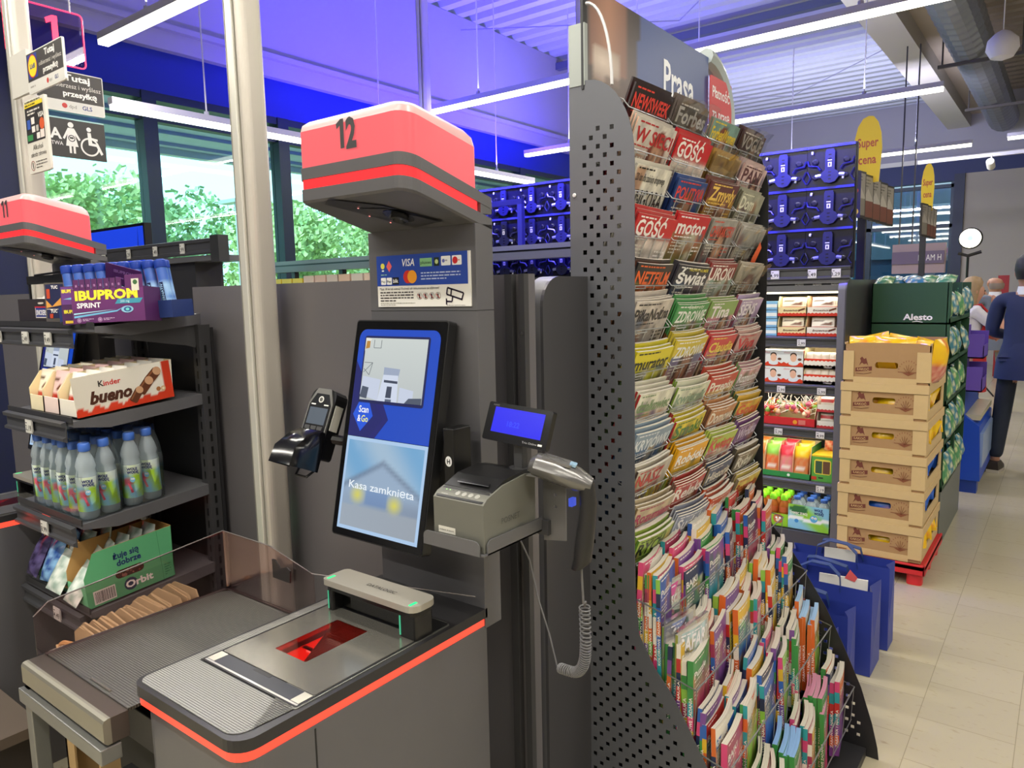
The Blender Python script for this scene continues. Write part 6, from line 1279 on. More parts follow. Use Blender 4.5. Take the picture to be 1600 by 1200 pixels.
gcol = [('#e0843a', '#f0c090', 'orange'), ('#8cc850', '#e8602c', 'green topped'), ('#d8384c', '#e88090', 'red'), ('#e8c028', '#d8703c', 'yellow')]
for k, (a, b, nm) in enumerate(gcol):
    def gf(u, v, a=a, b=b):
        kk = c(a) if v > .62 else mixc(c(b), c('#c9a878'), .3 + .3 * math.sin(u * 14) * math.sin(v * 17))
        if .22 < v < .34 and .2 < u < .8: kk = c('#f2e8e0')
        if v < .2 and abs(u - .5) < .28: kk = c('#4f9a98') if k == 2 else c('#e0c040')
        return kk
    q0 = sachet(.082, .19, .04, gf)
    for m_ in range(3):
        if m_ == 0: o = q0.thing('gummy_bag', nm + ' gummy bags in the green fronted tray', 'sweets bag', nm + ' gummy bags', base=(0, 0, 0)); p0 = o
        else: o = p0.copy(); COL.objects.link(o)
        o.matrix_world = frame((-1.50 + k * .085, SY + .05 + m_ * .06, zt + .10 + m_ * .008), (1, 0, 0), (0, .2, 1))
    if k: q = MB(); q.prism([(0, 0), (.2, 0), (.2, .205), (.05, .205), (.0, .15)], 0, .003, paint(.5), '#d9b08a'); o = q.thing('divider', 'pale board dividers between the gummy bags', 'divider', 'dividers between gummy bags', base=(0, 0, 0)); o.matrix_world = frame((-1.545 + k * .085, SY + .03, zt + .004), (0, 1, 0), (0, 0, 1))
q = MB(); q.box(-1.18, SY + .03, zt + .001, -1.06, SY + .26, zt + .15, P5, '#5aa848'); q.box(-1.18, SY + .03, zt + .15, -1.06, SY + .26, zt + .16, P5, '#e8c030'); q.M = frame((-1.18, SY + .029, zt), (1, 0, 0), (0, 0, 1)); q.poly(rrect(.015, .045, .11, .135, .015, 4), P5, '#e6d84a', .0004); q.rect(.022, .05, .06, .125, P5, '#3c5a44', .0008); q.rect(.064, .05, .104, .125, P5, '#6a4a38', .0008); q.rect(.0, .01, .03, .03, P5, '#c8402c', .0008); q.lines(.04, .02, .1, 1, .01, .008, P5, '#24402c', .0008)
q.thing('sweets_box', 'green box with yellow top right of the gummy tray', 'box')
q = sachet(.10, .13, .05, lambda u, v: mixc(c('#d8482c'), c('#e8c0a0'), .5 + .5 * math.sin(u * 12 + v * 15))); o = q.thing('sweets_bag', 'red sweets bag standing behind the green and yellow box', 'sweets bag', base=(0, 0, 0)); o.matrix_world = frame((-1.10, SY + .20, zt + .225), (1, 0, 0), (0, .2, 1))
# bottom shelf: juice bottles in a lime tray, water pack
zt = .131
t0 = T('juice_bottle', 'juice bottles with lime caps in the lime tray on the bottom shelf', 'bottle', (0, 0, 0), 'juice bottles in the lime tray')
q = MB(); q.lathe([(.026, 0), (.03, .008), (.03, .06), (.027, .07), (.03, .08), (.03, .13), (.018, .165), (.016, .17)], mat('#a8602a', .12, 0, .25, 40), n=12); q.part('bottle_body', t0); q = MB(); q.lathe([(.021, .165), (.022, .17), (.022, .19), (.016, .205), (.008, .208)], mat('#8ae028', .35), n=12); q.part('cap', t0); q = MB(); q.lathe([(.0306, .02), (.0306, .06)], paint(.4), '#c88a3a', n=12, cap=False); q.part('bottle_label', t0); q = MB(); q.lathe([(.0306, .085), (.0306, .12)], paint(.4), '#b85a2c', n=12, cap=False); q.part('bottle_label', t0)
first = True
for i in range(4):
    for j in range(3):
        o = t0 if first else copytree(t0); first = False; o.location = (-1.54 + i * .066, SY + .06 + j * .066, zt + .012 + .10 * (0))
        o.scale = (1.0, 1.0, .9)
q = open_box(None, -1.575, SY + .02, zt + .001, -1.305, SY + .25, zt + .09, '#8cc828', .9, '#b8d860'); q.M = frame((-1.575, SY + .019, zt), (1, 0, 0), (0, 0, 1)); q.disc(.21, .05, .03, P5, '#b8683a', .0006); q.disc(.2, .055, .007, P5, '#ffffff', .001); q.disc(.22, .055, .007, P5, '#ffffff', .001); q.disc(.21, .04, .014, P5, '#f0d8b8', .001, ry=.010); q.thing('juice_tray', 'lime green tray round the juice bottles on the bottom shelf', 'tray')
for i in range(3):
    for j in range(3):
        o = put_bottle((-1.265 + i * .078, SY + .06 + j * .07, zt + .002), (0, 0, .2), 'water bottles with blue caps in the big pack on the bottom shelf', 'bottles in the big pack'); o.scale = (1.25, 1.2, 1.0)
q = MB(); W, H = .235, .15; q.M = frame((-1.305, SY + .018, zt + .005), (1, 0, 0), (0, 0, 1))
def packart(u, v):
    k = mixc(c('#8ccb3a'), c('#86c4e6'), max(0, min(1, .5 + .7 * math.sin(u * 5 + v * 4))))
    if v > .62 and u < .5: k = c('#2f6a3c') if math.hypot((u - .26) * 1.6, (v - .8) * 2) < .36 else k
    if abs(v - .42 - .06 * math.sin(u * 8)) < .07: k = c('#e8f0f4')
    return k
q.grid(0, 0, W, H, 20, 14, packart, paint(.2)); q.text('ŻYWIEC ZDRÓJ', .012, .09, .015, paint(.2), '#f4f4ee', wid=.10, bold=.02); q.text('WOLĘ', .15, .124, .015, paint(.2), '#14286a', wid=.05, bold=.05); q.text('WODĘ!', .15, .103, .015, paint(.2), '#14286a', wid=.055, bold=.05); q.disc(.15, .075, .022, paint(.2), '#5aa8dc', .001); q.disc(.143, .082, .007, paint(.2), '#ffffff', .0014); q.disc(.16, .08, .007, paint(.2), '#ffffff', .0014); q.disc(.144, .081, .003, paint(.2), '#101830', .0018); q.disc(.16, .079, .003, paint(.2), '#101830', .0018); q.disc(.05, .05, .012, paint(.2), '#3a88c8', .001)
t = T('shrink_wrap', 'printed clear wrap round the big water pack on the bottom shelf', 'plastic wrap', (-1.18, SY + .02, zt)); q.part('printed_film', t)
q = MB(); q.loft([[(x, y, zt + z) for x, y in rrect(-1.306 - e, SY + .0195 - e, -1.068 + e, SY + .24 + e, .02, 4)] for z, e in ((.003, 0), (.14, 0), (.17, -.01), (.2, -.018))], clear('#f4f8fa', .10, .12)); q.part('clear_film', t)
# ---------------------------------------------------------------- stacked cardboard crates on a red pallet
CB = '#c6ab7c'; CB2 = '#a5825a'; CX0, CX1, CY0, CY1 = -.975, -.560, 4.28, 4.885; CHH = .190
def crate_proto(top):
    t = T('cardboard_crate', '', 'crate', (0, 0, 0)); W, D, H = CX1 - CX0, CY1 - CY0, CHH + (.03 if top else .0)
    P = mat(CB, .75, 0, .05, 30); P_ = mat(CB2, .75, 0, .05, 30)
    hole = rrect(.155, .085, .265, .118, .012, 4)
    q = MB(); q.M = frame((0, 0, 0), (1, 0, 0), (0, 0, 1)); q.plate([(0, 0), (W, 0), (W, H - .01), (W * .86, H), (W * .16, H), (0, H - .01)], [hole], -.006, 0, P_); q.part('front_panel', t, label='front panel with hand hole and print')
    q = MB(); q.M = frame((0, D, 0), (1, 0, 0), (0, 0, 1)); q.plate([(0, 0), (W, 0), (W, H), (0, H)], [rrect(.155, .085, .265, .118, .012, 4)], 0, .006, P_); q.part('rear_panel', t)
    for x in (0, W - .006):
        q = MB(); q.M = frame((x, 0, 0), (0, 1, 0), (0, 0, 1)); q.plate([(0, 0), (D, 0), (D, H), (D - .06, H), (D - .10, .055), (.10, .055), (.06, H), (0, H)], [], 0, .006, P); q.part('side_panel', t)
    q = MB(); q.box(.006, .006, 0, W - .006, D - .006, .006, P_); q.part('base_sheet', t)
    q = MB(); q.M = frame((0, -.0005, 0), (1, 0, 0), (0, 0, 1))
    for a, b in ((-.003, .05), (W - .062, W + .003)): q.plate([(a, .018), (b, .018), (b, H - .045), (a, H - .045)], [], 0, .006, P)
    q.plate([(.05, .0), (W - .06, .0), (W - .06, .035), (.05, .035)], [], 0, .005, P)
    q.part('corner_flap', t)
    if not top:
        q = MB(); q.box(-.006, -.010, H - .042, W + .006, 0.0005, H + .004, P); q.box(W, 0, H - .042, W + .007, D, H + .004, P); q.box(-.007, 0, H - .042, 0, D, H + .004, P); q.part('top_lip', t)
    q = MB(); q.M = frame((0, -.0012, 0), (1, 0, 0), (0, 0, 1)); I = paint(.7); k = '#6a3426'
    q.poly([(.058, .062), (.14, .072), (.14, .094), (.058, .084)], I, k, .0002); q.text('ŁAKOĆ', .066, .0715, .012, I, '#b9986a', wid=.06, z=.0006, bold=.03)
    q.poly([(.075, .095), (.085, .12), (.08, .135), (.09, .145), (.10, .132), (.11, .138), (.115, .12), (.122, .095), (.112, .108), (.10, .104), (.09, .112)], I, k, .0004); q.tube([(.062, .055, .0005), (.10, .052, .0005), (.138, .06, .0005)], .0012, I, k, n=3)
    q.part('rider_print', t, label='brown printed rider mark'); q = MB(); q.M = frame((0, -.0012, 0), (1, 0, 0), (0, 0, 1))
    for a in range(0, 181, 15):
        a_ = math.radians(a); q.poly([(.315 + .045 * math.cos(a_ - .03), .07 + .055 * math.sin(a_ - .03)), (.315 + .045 * math.cos(a_ + .03), .07 + .055 * math.sin(a_ + .03)), (.315 + .05 * math.cos(a_ + .03), .07 + .062 * math.sin(a_ + .03)), (.315 + .05 * math.cos(a_ - .03), .07 + .062 * math.sin(a_ - .03))], I, '#80492f', .0004)
    for a in (40, 65, 90, 115, 140): a_ = math.radians(a); q.tube([(.315, .06, .0004), (.315 + .03 * math.cos(a_), .06 + .05 * math.sin(a_), .0004)], .0011, I, '#80492f', n=3)
    q.rect(.265, .068, .365, .071, I, '#80492f', .0004); q.poly([(.285, .066), (.345, .066), (.315, .05)], I, '#80492f', .0004); q.part('sun_print', t, label='brown printed sun mark'); return t
cp0 = crate_proto(False); names = ['lowest', 'second from the bottom', 'third from the bottom', 'fourth from the bottom', 'fifth from the bottom']
shift = [0, .006, -.002, .004, .008]
for k in range(5):
    o = cp0 if k == 0 else copytree(cp0); o.location = (CX0 - shift[k] * .5, CY0, .118 + k * CHH); tag(o, 'brown cardboard crate, %s of the stack on the red pallet' % names[k], 'crate', 'stacked cardboard crates')
o = crate_proto(True); o.location = (CX0 + .002, CY0, .118 + 5 * CHH); tag(o, 'brown cardboard crate with open top, topmost of the stack', 'crate', 'stacked cardboard crates')
yel = sachet(.16, .12, .055, lambda u, v: mixc(c('#f0c418'), c('#e8702c'), max(0, math.sin(u * 8 + 1) * math.sin(v * 7) - .35)), rough=.2); blu = sachet(.16, .12, .055, lambda u, v: mixc(c('#2a62c8'), c('#e8903c'), max(0, math.sin(u * 8 + 2) * math.sin(v * 6) - .5)), rough=.2)
py_ = {}
r = R(31)
for k in range(6):
    n = 0
    blue = k in (1, 2); nm = (names + ['topmost'])[k]; z = .118 + k * CHH
    pos = [(x, y) for x in (-.88, -.76, -.645) for y in (4.34, 4.47, 4.60, 4.73, 4.84)]
    for (x, y) in pos:
        isb = blue and not (k == 2 and x == -.76); kk = 'b' if isb else 'y'
        lb = '%s sweets bags inside the %s cardboard crate' % ('blue' if isb else 'yellow', nm); grp = '%s bags in the %s crate' % ('blue' if isb else 'yellow', nm)
        if kk not in py_: py_[kk] = (blu if isb else yel).thing('sweets_bag', lb, 'sweets bag', grp, base=(0, 0, 0)); o = py_[kk]
        else: o = py_[kk].copy(); COL.objects.link(o)
        tag(o, lb, 'sweets bag', grp)
        zz = z + .10 + r.uniform(-.01, .012) + (r.choice([.0, .05, .085]) if k == 5 else 0)
        o.matrix_world = frame((x + r.uniform(-.01, .01), y, zz), (1, r.uniform(-.4, .4), r.uniform(-.3, .3)), (r.uniform(-.2, .2), .45 if k < 5 else r.uniform(-.1, .3), 1))
q = sachet(.17, .24, .09, lambda u, v: mixc(c('#f4c41c'), c('#e0502c'), max(0, math.sin(u * 9) * math.sin(v * 5) - .2)) if v > .4 else mixc(c('#d8a088'), c('#c0584c'), .5 + .5 * math.sin(u * 30 + v * 40)), rough=.2)
o = q.thing('sweets_bag', 'big yellow and pink sweets bag bulging over the right side of the topmost crate', 'sweets bag', base=(0, 0, 0)); o.matrix_world = frame((-.545, 4.40, 1.19), (.2, 1, 0), (.12, 0, 1))
t = T('plastic_pallet', 'red plastic pallet under the stacked brown crates', 'pallet', (-.765, 4.58, 0)); RP = mat('#c8242a', .4)
q = MB(); q.box(-.985, 4.255, .085, -.535, 4.91, .112, RP); q.box(-.985, 4.255, .06, -.535, 4.27, .118, RP); q.box(-.548, 4.255, .06, -.535, 4.91, .118, RP); q.part('deck', t, bev=.004)
for x in (-.96, -.80, -.625):
    for y in (4.27, 4.55, 4.82):
        q = MB(); q.prism(rrect(x, y, x + .075, y + .075, .02, 3), 0, .086, RP); q.part('foot', t)
# green nut display behind the crates
t = T('nut_display', 'dark green display stack lettered in white with bags on its right side', 'display', (-.76, 5.3, 0)); GR = mat('#1d4a2e', .5)
def gbox(z0, z1, nm, lip):
    q = MB(); q.box(-.975, 4.93, z0, -.57, 4.936, z1, GR); q.box(-.975, 4.93, z0, -.97, 5.95, z1, GR); q.box(-.975, 5.94, z0, -.555, 5.95, z1, GR); q.box(-.975, 4.93, z0, -.555, 5.95, z0 + .006, GR); q.box(-.562, 4.93, z0, -.555, 5.95, z0 + lip, GR); q.box(-.575, 4.93, z0, -.555, 4.945, z1, GR); q.box(-.575, 5.42, z0, -.555, 5.46, z1, GR)
    return q.part(nm, t)
for z0, z1 in ((1.362, 1.602), (1.12, 1.358), (.88, 1.116), (.64, .876), (.36, .636)): gbox(z0, z1, 'green_carton', .03)
q = MB(); q.box(-.97, 4.94, 0, -.56, 5.94, .358, mat('#6d716c', .5, .2)); q.part('base', t)
q = MB(); q.M = frame((-.975, 4.929, 1.362), (1, 0, 0), (0, 0, 1)); q.text('Alesto', .175, .022, .036, paint(.5), '#f0f0e4', wid=.155, bold=.03); q.poly([(.225, .012), (.25, .017), (.28, .010), (.28, .006), (.25, .012), (.225, .008)], paint(.5), '#f0f0e4', .0008); q.part('lettering', t, label='white lettering Alesto'.replace(' Alesto', ''))
nf = sachet(.11, .15, .05, lambda u, v: mixc(c('#4f8c5c'), c('#d8d8a0'), max(0, math.sin(u * 13) * math.sin(v * 11 + u * 4))), rough=.2); nb = sachet(.11, .15, .05, lambda u, v: mixc(c('#3f7a8c'), c('#e8e0b0'), max(0, math.sin(u * 11 + 1) * math.sin(v * 13 - u * 3))), rough=.2); pn = [None, None]
for k, z in enumerate((1.40, 1.16, .92, .68, .40)):
    for i in range(6):
        s = (i + k) % 2; zz = z + .07 + r.uniform(0, .03); y = 5.02 + i * .155
        lb = ('green', 'blue green')[s] + ' nut bags on the open side of the dark green display'
        if pn[s] is None: pn[s] = (nf, nb)[s].thing('nut_bag', lb, 'nut bag', ('green', 'blue green')[s] + ' nut bags', base=(0, 0, 0)); o = pn[s]
        else: o = pn[s].copy(); COL.objects.link(o)
        o.matrix_world = frame((-.585 + r.uniform(0, .035), y, zz), (.1, 1, r.uniform(-.2, .2)), (-.25, 0, 1))
for i in range(7):
    s = i % 2; q = MB(); o = pn[s].copy(); COL.objects.link(o); tag(o, ('green', 'blue green')[s] + ' nut bags lying on top of the dark green display', 'nut bag', ('green', 'blue green')[s] + ' nut bags on top'); o.matrix_world = frame((-.93 + i * .055, 5.05 + .08 * (i % 3), 1.617), (1, .4 * (i % 2), .1), (-.2, 1, .25))
# blue carrier bags on the floor
BB = mat('#2c3c94', .42, 0, .04, 12); BH = mat('#1f3a70', .5)
def carrier(x0, x1, y0, y1, h, lb, sk, stuff):
    t = T('carrier_bag', lb, 'bag', ((x0 + x1) / 2, (y0 + y1) / 2, 0), 'blue carrier bags'); ym = (y0 + y1) / 2
    lo = [(x0, y0), (x1, y0), (x1, y1), (x0, y1)]
    q = MB(); th = .003
    def wall(a, b, ca=0, cb=0): q.quad((a[0], a[1], 0.002), (b[0], b[1], 0.002), (b[0], b[1], h), (a[0], a[1], h), BB)
    g = .03
    q.add([(x0, y0, .002), (x1, y0, .002), (x1, y1, .002), (x0, y1, .002), (x0 + .004, y0 + sk, h), (x1 - .004, y0 + sk, h), (x1 - .004, y1, h), (x0 + .004, y1, h), (x1 - g, ym, h * .98), (x1 - g * .2, ym, .12), (x0 + g, ym, h * .98), (x0 + g * .2, ym, .12)],
          [(0, 1, 2, 3), (0, 1, 5, 4), (2, 3, 7, 6), (1, 9, 8, 5), (1, 2, 9), (9, 2, 6, 8), (3, 0, 11), (0, 4, 10, 11), (3, 11, 10, 7)], BB)
    q.part('bag_body', t)
    for yy, s in ((y0 + sk + .003, 1), (y1 - .003, -1)):
        q = MB(); xm = (x0 + x1) / 2; P = [(xm - .09, yy, h - .03), (xm - .085, yy + .01 * s, h + .04), (xm - .04, yy + .05 * s, h + .06), (xm + .03, yy + .06 * s, h + .055), (xm + .08, yy + .02 * s, h + .03), (xm + .09, yy, h - .03)]
        rings = [[(p[0], p[1] - .012, p[2]), (p[0], p[1] + .012, p[2] + .004), (p[0], p[1] + .012, p[2] + .007), (p[0], p[1] - .012, p[2] + .003)] for p in P]; q.loft(rings, BH); q.part('handle', t)
    return t
for x0, x1, y0, y1, h, lb, sk in ((-1.0, -.556, 3.40, 3.52, .375, 'blue carrier bag nearest the red pallet', .0), (-1.0, -.57, 3.12, 3.30, .36, 'wide blue carrier bag, second from the red pallet', .01), (-.99, -.61, 2.90, 3.03, .33, 'blue carrier bag, third from the red pallet', .0), (-.98, -.625, 2.66, 2.82, .32, 'blue carrier bag nearest the magazine rack', .0)):
    carrier(x0, x1, y0, y1, h, lb, sk, None)
q = MB(); q.M = frame((-.84, 3.44, .1), (1, .15, 0), (0, .1, 1)); q.box(0, 0, 0, .13, .30, .01, paint(.5), '#e2e0d8'); q.thing('leaflet', 'white leaflet sticking out of the blue bag nearest the pallet', 'leaflet')
q = MB(); q.M = frame((-.80, 3.2, .1), (1, .1, 0), (0, .1, 1)); q.box(0, 0, 0, .19, .265, .01, paint(.5), '#e6e2da'); q.poly([(.10, .26), (.12, .30), (.15, .27), (.14, .25)], paint(.5), '#d85a58', .011); q.thing('leaflet', 'white leaflet with a red tip in the wide blue bag', 'leaflet')
q = MB(); q.M = frame((-.92, 2.95, .08), (1, .1, 0), (0, .1, 1)); q.box(0, 0, 0, .16, .26, .01, paint(.5), '#e6e2da'); q.box(.10, .2, .01, .15, .28, .02, paint(.5), '#d8584a'); q.thing('leaflet', 'white leaflet with a red card in the third blue bag', 'leaflet')
for x, y, lb in ((-.68, 2.73, 'dark bottle with black cap in the blue bag nearest the rack, right side'), (-.75, 2.69, 'dark bottle with black cap in the blue bag nearest the rack, left side')):
    t = T('dark_bottle', lb, 'bottle', (x, y, .02)); q = MB(); q.lathe([(.03, .02), (.032, .03), (.032, .2), (.014, .26), (.014, .3)], mat('#1c2a1e', .1), n=12, at=(x, y, 0)); q.part('bottle_body', t); q = MB(); q.lathe([(.017, .29), (.017, .335), (.014, .337)], BLACK, n=12, at=(x, y, 0)); q.part('cap', t)
# purple boxes on a blue display pallet
t = T('blue_display', 'blue cardboard display stand under the purple boxes', 'display', (-.7, 6.9, 0)); BD = mat('#1446b4', .4)
q = MB(); q.loft([[(-.95, 6.45, z), (x, 6.45, z), (x, 7.5, z), (-.95, 7.5, z)] for z, x in ((.10, -.48), (.52, -.50), (.60, -.60), (.78, -.62))], BD); q.part('stand_body', t)
for x in (-.93, -.62):
    for y in (6.47, 7.35):
        q = MB(); q.box(x, y, 0, x + .12, y + .12, .101, mat('#123a94', .4)); q.part('foot', t)
q = MB(); q.box(-.5, 6.5, .2, -.475, 7.45, .46, paint(.3), '#8fa6cc'); q.box(-.60, 6.5, .56, -.50, 7.45, .60, paint(.3), '#c8c0a0'); q.part('pack_row', t)
for k, (z, h) in enumerate(((.782, .25), (1.034, .24))):
    q = MB(); q.box(-.95, 6.45, z, -.62, 6.80, z + h, paint(.4), '#6a4fb0'); q.box(-.62, 6.45, z, -.50, 6.46, z + h * .75, paint(.4), '#6a4fb0'); q.box(-.62, 6.79, z, -.50, 6.80, z + h * .8, paint(.4), '#5c42a0'); q.box(-.62, 6.45, z, -.50, 6.8, z + .01, paint(.4), '#5c42a0'); q.box(-.505, 6.45, z, -.5, 6.8, z + h * .4, paint(.4), '#6a4fb0'); q.box(-.66, 6.449, z + h * .55, -.63, 6.4495, z + h * .85, paint(.4), '#e6e0f0')
    q.thing('purple_carton', ('lower', 'upper')[k] + ' purple carton on the blue display beside the woman', 'carton')
# price signs on posts
def price_sign(x, y, lb, k=1.0, nfr=5, ang=0.0):
    t = T('price_sign', lb, 'sign', (x, y, 0), 'yellow oval price signs'); f = frame((x, y, 2.28), (math.cos(ang), math.sin(ang), 0), (0, 0, 1))
    q = MB(); q.M = f; o = [(-.062 * k, 0), (.075 * k, 0), (.082 * k, .12), (.088 * k, .22), (.08 * k, .32), (.06 * k, .39), (.03 * k, .43), (0, .435), (-.035 * k, .42), (-.065 * k, .37), (-.085 * k, .28), (-.088 * k, .18), (-.078 * k, .08)]
    q.prism(o, -.012, -.001, mat('#d8c48a', .5)); q.prism([(a * .985, b) for a, b in o], -.001, 0, paint(.45), '#f0cf22'); q.text('Super', 0, .235, .06, P5, '#b8402c', wid=.13 * k, bold=.02, al='C'); q.text('cena', 0, .125, .06, P5, '#b8402c', wid=.11 * k, bold=.02, al='C'); q.part('oval_board', t, label='yellow oval board lettered Super cena')
    q = MB(); q.box(x - .05, y + .01, 0, x + .0, y + .05, 2.3, mat('#3c3d40', .4, .3)); q.part('post', t)
    for i in range(nfr):
        g = frame((x + .02, y - .40 + i * .235 * k ** .5, 2.03), (.12, 1, 0), (0, 0, 1)); q = MB(); q.M = g; q.box(0, 0, -.015, .19, .29, 0, mat('#26221f', .4)); P = paint(.3); q.rect(.014, .014, .176, .276, P, '#9a948a', .0006); q.rect(.014, .014, .176, .12, P, '#7a4a3c' if i else '#8a8478', .001); q.poly([(.014, .14), (.08, .2), (.176, .13), (.176, .12), (.014, .12)], P, '#b8b2a8', .0012); q.lines(.025, .25, .12, 3, .02, .008, P, '#5a544c', .0014, i); q.part('label_frame', t)
    return t
ps = price_sign(-1.15, 5.5, 'yellow oval sign lettered Super cena, nearer one beside the blue wall')
f = frame((-1.235, 5.08, 2.02), (.9, .3, 0), (0, 0, 1)); q = MB(); q.M = f; q.box(-.02, 0, -.006, .14, .29, 0, paint(.35), '#1c1c44'); q.disc(.05, .085, .035, paint(.35), '#d8a868', .0006, ry=.06); q.disc(.05, .09, .02, paint(.35), '#b84a5c', .001, ry=.045); q.lines(.02, .25, .11, 2, .02, .010, P5, '#e6e6f0', .0008); q.lines(.02, .205, .10, 2, .02, .010, P5, '#e8d84a', .0008); q.disc(.11, .04, .02, paint(.35), '#e8c83a', .001); q.disc(.11, .17, .016, paint(.35), '#c8402c', .001); q.part('promo_card', ps, label='dark blue promotional card')
price_sign(-1.14, 8.0, 'yellow oval sign lettered Super cena, farther and narrower one', .62, 4, .0)
t = T('lettered_gantry', 'mauve box sign with white lettering hanging before the far windows', 'sign', (-1.62, 10.95, 1.74)); q = MB(); q.box(-1.93, 10.9, 1.74, -1.32, 11.0, 2.12, mat('#a08c90', .5)); q.box(-1.93, 10.88, 1.86, -1.33, 10.9, 2.02, mat('#6a5c74', .5)); q.M = frame((-1.62, 10.879, 1.88), (1, 0, 0), (0, 0, 1)); q.text('By AM H', 0, .02, .08, WHITE, wid=.26); q.part('sign_box', t)
q = MB(); q.box(-1.87, 10.94, 2.12, -1.855, 10.96, 4.62, DARK2); q.box(-1.72, 10.94, 2.12, -1.705, 10.96, 4.62, DARK2); q.part('hanging_rod', t)
# flood lamp on a stand, screens by the grey wall
t = T('flood_lamp', 'bright round flood lamp on a thin black stand by the grey wall', 'lamp', (-1.18, 12.2, 0))
q = MB(); q.M = frame((-1.18, 12.2, 2.22), (1, 0, 0), (0, 0, 1)); q.lathe([(.13, -.08), (.15, 0), (.14, .02)], BLACK, n=20); q.part('lamp_housing', t); q = MB(); q.M = frame((-1.18, 12.17, 2.22), (1, 0, 0), (0, 0, 1)); q.disc(0, 0, .13, glow('#fff6dc', 9), n=24, z=.005); q.disc(0, 0, .035, glow('#bfe0e4', 1.5), n=16, z=.008); q.part('lamp_face', t)
q = MB(); q.tube([(-1.2, 12.22, 0), (-1.2, 12.22, 2.0)], .018, BLACK); q.tube([(-1.32, 12.2, 2.02), (-1.2, 12.2, 1.98), (-1.04, 12.2, 2.03)], .025, BLACK)
for a in range(3): q.tube([(-1.2, 12.22, .5), (-1.2 + .4 * math.cos(a * 2.1), 12.22 + .4 * math.sin(a * 2.1), .01)], .012, BLACK)
q.part('stand', t)
q = MB(); q.box(-.45, 13.0, .6, .5, 13.1, 2.13, mat('#1c1b1c', .4)); q.box(-.3, 12.95, 0, .3, 13.15, .6, BLACK); q.thing('dark_screen', 'large dark screen stand behind the man in the navy suit', 'screen')
q = MB(); q.box(-1.02, 15.0, 0, -.86, 15.05, 1.72, mat('#8c1c24', .5));  q.thing('red_banner', 'dark red banner between the woman and the bald man', 'banner')
q = MB(); q.box(-2.0, 13.0, 3.42, -.0, 13.06, 3.47, HOUS); 
q.thing('lamp_track', 'white lamp track near the far upper wall at right', 'lamp track')
lamp((-.85, 12.6, 3.62), (.8, 12.6, 3.62), 'short white lamp bar at the far right edge')
t = T('spot_lamp', 'small white cylinder spot lamp under the track at far right', 'spot lamp', (-1.05, 12.9, 3.3)); q = MB(); q.M = frame((-1.05, 12.9, 3.3), (1, 0, 0), (0, .3, 1)); q.lathe([(.055, -.09), (.055, .09), (.05, .1)], WHITE, n=14); q.M = Matrix.Identity(4); q.tube([(-1.05, 12.95, 3.36), (-1.05, 13.02, 3.45)], .012, WHITE); q.part('lamp_body', t)
# ---------------------------------------------------------------- hanging signs at far left
SG = paint(.4); DKS = '#3a3634'
t = T('parcel_sign', 'dark parcel sign with yellow round emblem, flag facing the kiosk front', 'sign', (-3.1, 1.24, 2.387)); f = frame((-3.42, 1.245, 2.42), (1, 0, 0), (0, 0, 1)); W, H = .345, .155
f.translation = Vector((-3.25, 1.235, 2.387))
f = f @ Matrix.Diagonal((.93, .96, 1, 1)); q = MB(); q.M = f; q.prism(rrect(0, 0, W, H, .008, 3), -.008, 0, WHITE); q.rect(.004, .045, W - .004, H - .004, SG, DKS, .0006); q.rect(.004, .004, W - .004, .045, SG, '#d4d2cc', .0006)
q.rect(.015, .055, .105, .145, SG, '#1f3a94', .001); q.disc(.06, .10, .042, SG, '#f0d41c', .0014, n=24); q.ring(.06, .10, .044, .004, SG, '#c8282c', .0016, n=24); q.text('Lidl', .036, .092, .018, SG, '#24408c', wid=.048, bold=.03, z=.002)
q.text('Tutaj', .225, .12, .024, SG, '#f2f0ea', bold=.03, al='C', wid=.095); q.text('odbierzesz i wyślesz', .225, .09, .017, SG, '#d8d4cc', al='C', wid=.21); q.text('przesyłkę', .225, .06, .021, SG, '#f2f0ea', bold=.03, al='C', wid=.14)
q.disc(.19, .024, .010, SG, '#c03a34', .001); q.text('dpd', .205, .017, .013, SG, '#6a6662'); q.text('GLS', .255, .017, .015, SG, '#2c3a78', bold=.02); q.lines(.02, .022, .13, 1, .01, .006, SG, '#9a968e'); q.part('sign_board', t)
t = T('parcel_sign', 'dark parcel sign without emblem, flag turned towards the magazine rack', 'sign', (-3.9, 1.65, 2.5)); f = frame((-3.9, 1.46, 2.5), (0, 1, 0), (0, 0, 1)); W = .355; H = .19
q = MB(); q.M = f; q.prism(rrect(0, 0, W, H, .008, 3), -.008, 0, WHITE); q.rect(.004, .052, W - .004, H - .004, SG, DKS, .0006); q.rect(.004, .004, W - .004, .052, SG, '#d4d2cc', .0006); q.text('Tutaj', .235, .148, .030, SG, '#f2f0ea', bold=.03, al='C', wid=.12); q.text('odbierzesz i wyślesz', .225, .113, .022, SG, '#d8d4cc', al='C', wid=.235); q.text('przesyłkę', .245, .075, .026, SG, '#f2f0ea', bold=.03, al='C', wid=.155); q.disc(.17, .028, .012, SG, '#c03a34', .001); q.text('dpd', .19, .02, .017, SG, '#6a6662'); q.text('GLS', .25, .02, .02, SG, '#2c3a78', bold=.02); q.lines(.04, .025, .13, 1, .01, .007, SG, '#9a968e'); q.part('sign_board', t)
t = T('priority_sign', 'dark priority checkout sign with white pregnant woman and wheelchair symbols', 'sign', (-3.9, 1.62, 2.28)); f = frame((-3.9, 1.42, 2.285), (0, 1, 0), (0, 0, 1)); W = .385; H = .185; Wt = '#e6e4e0'
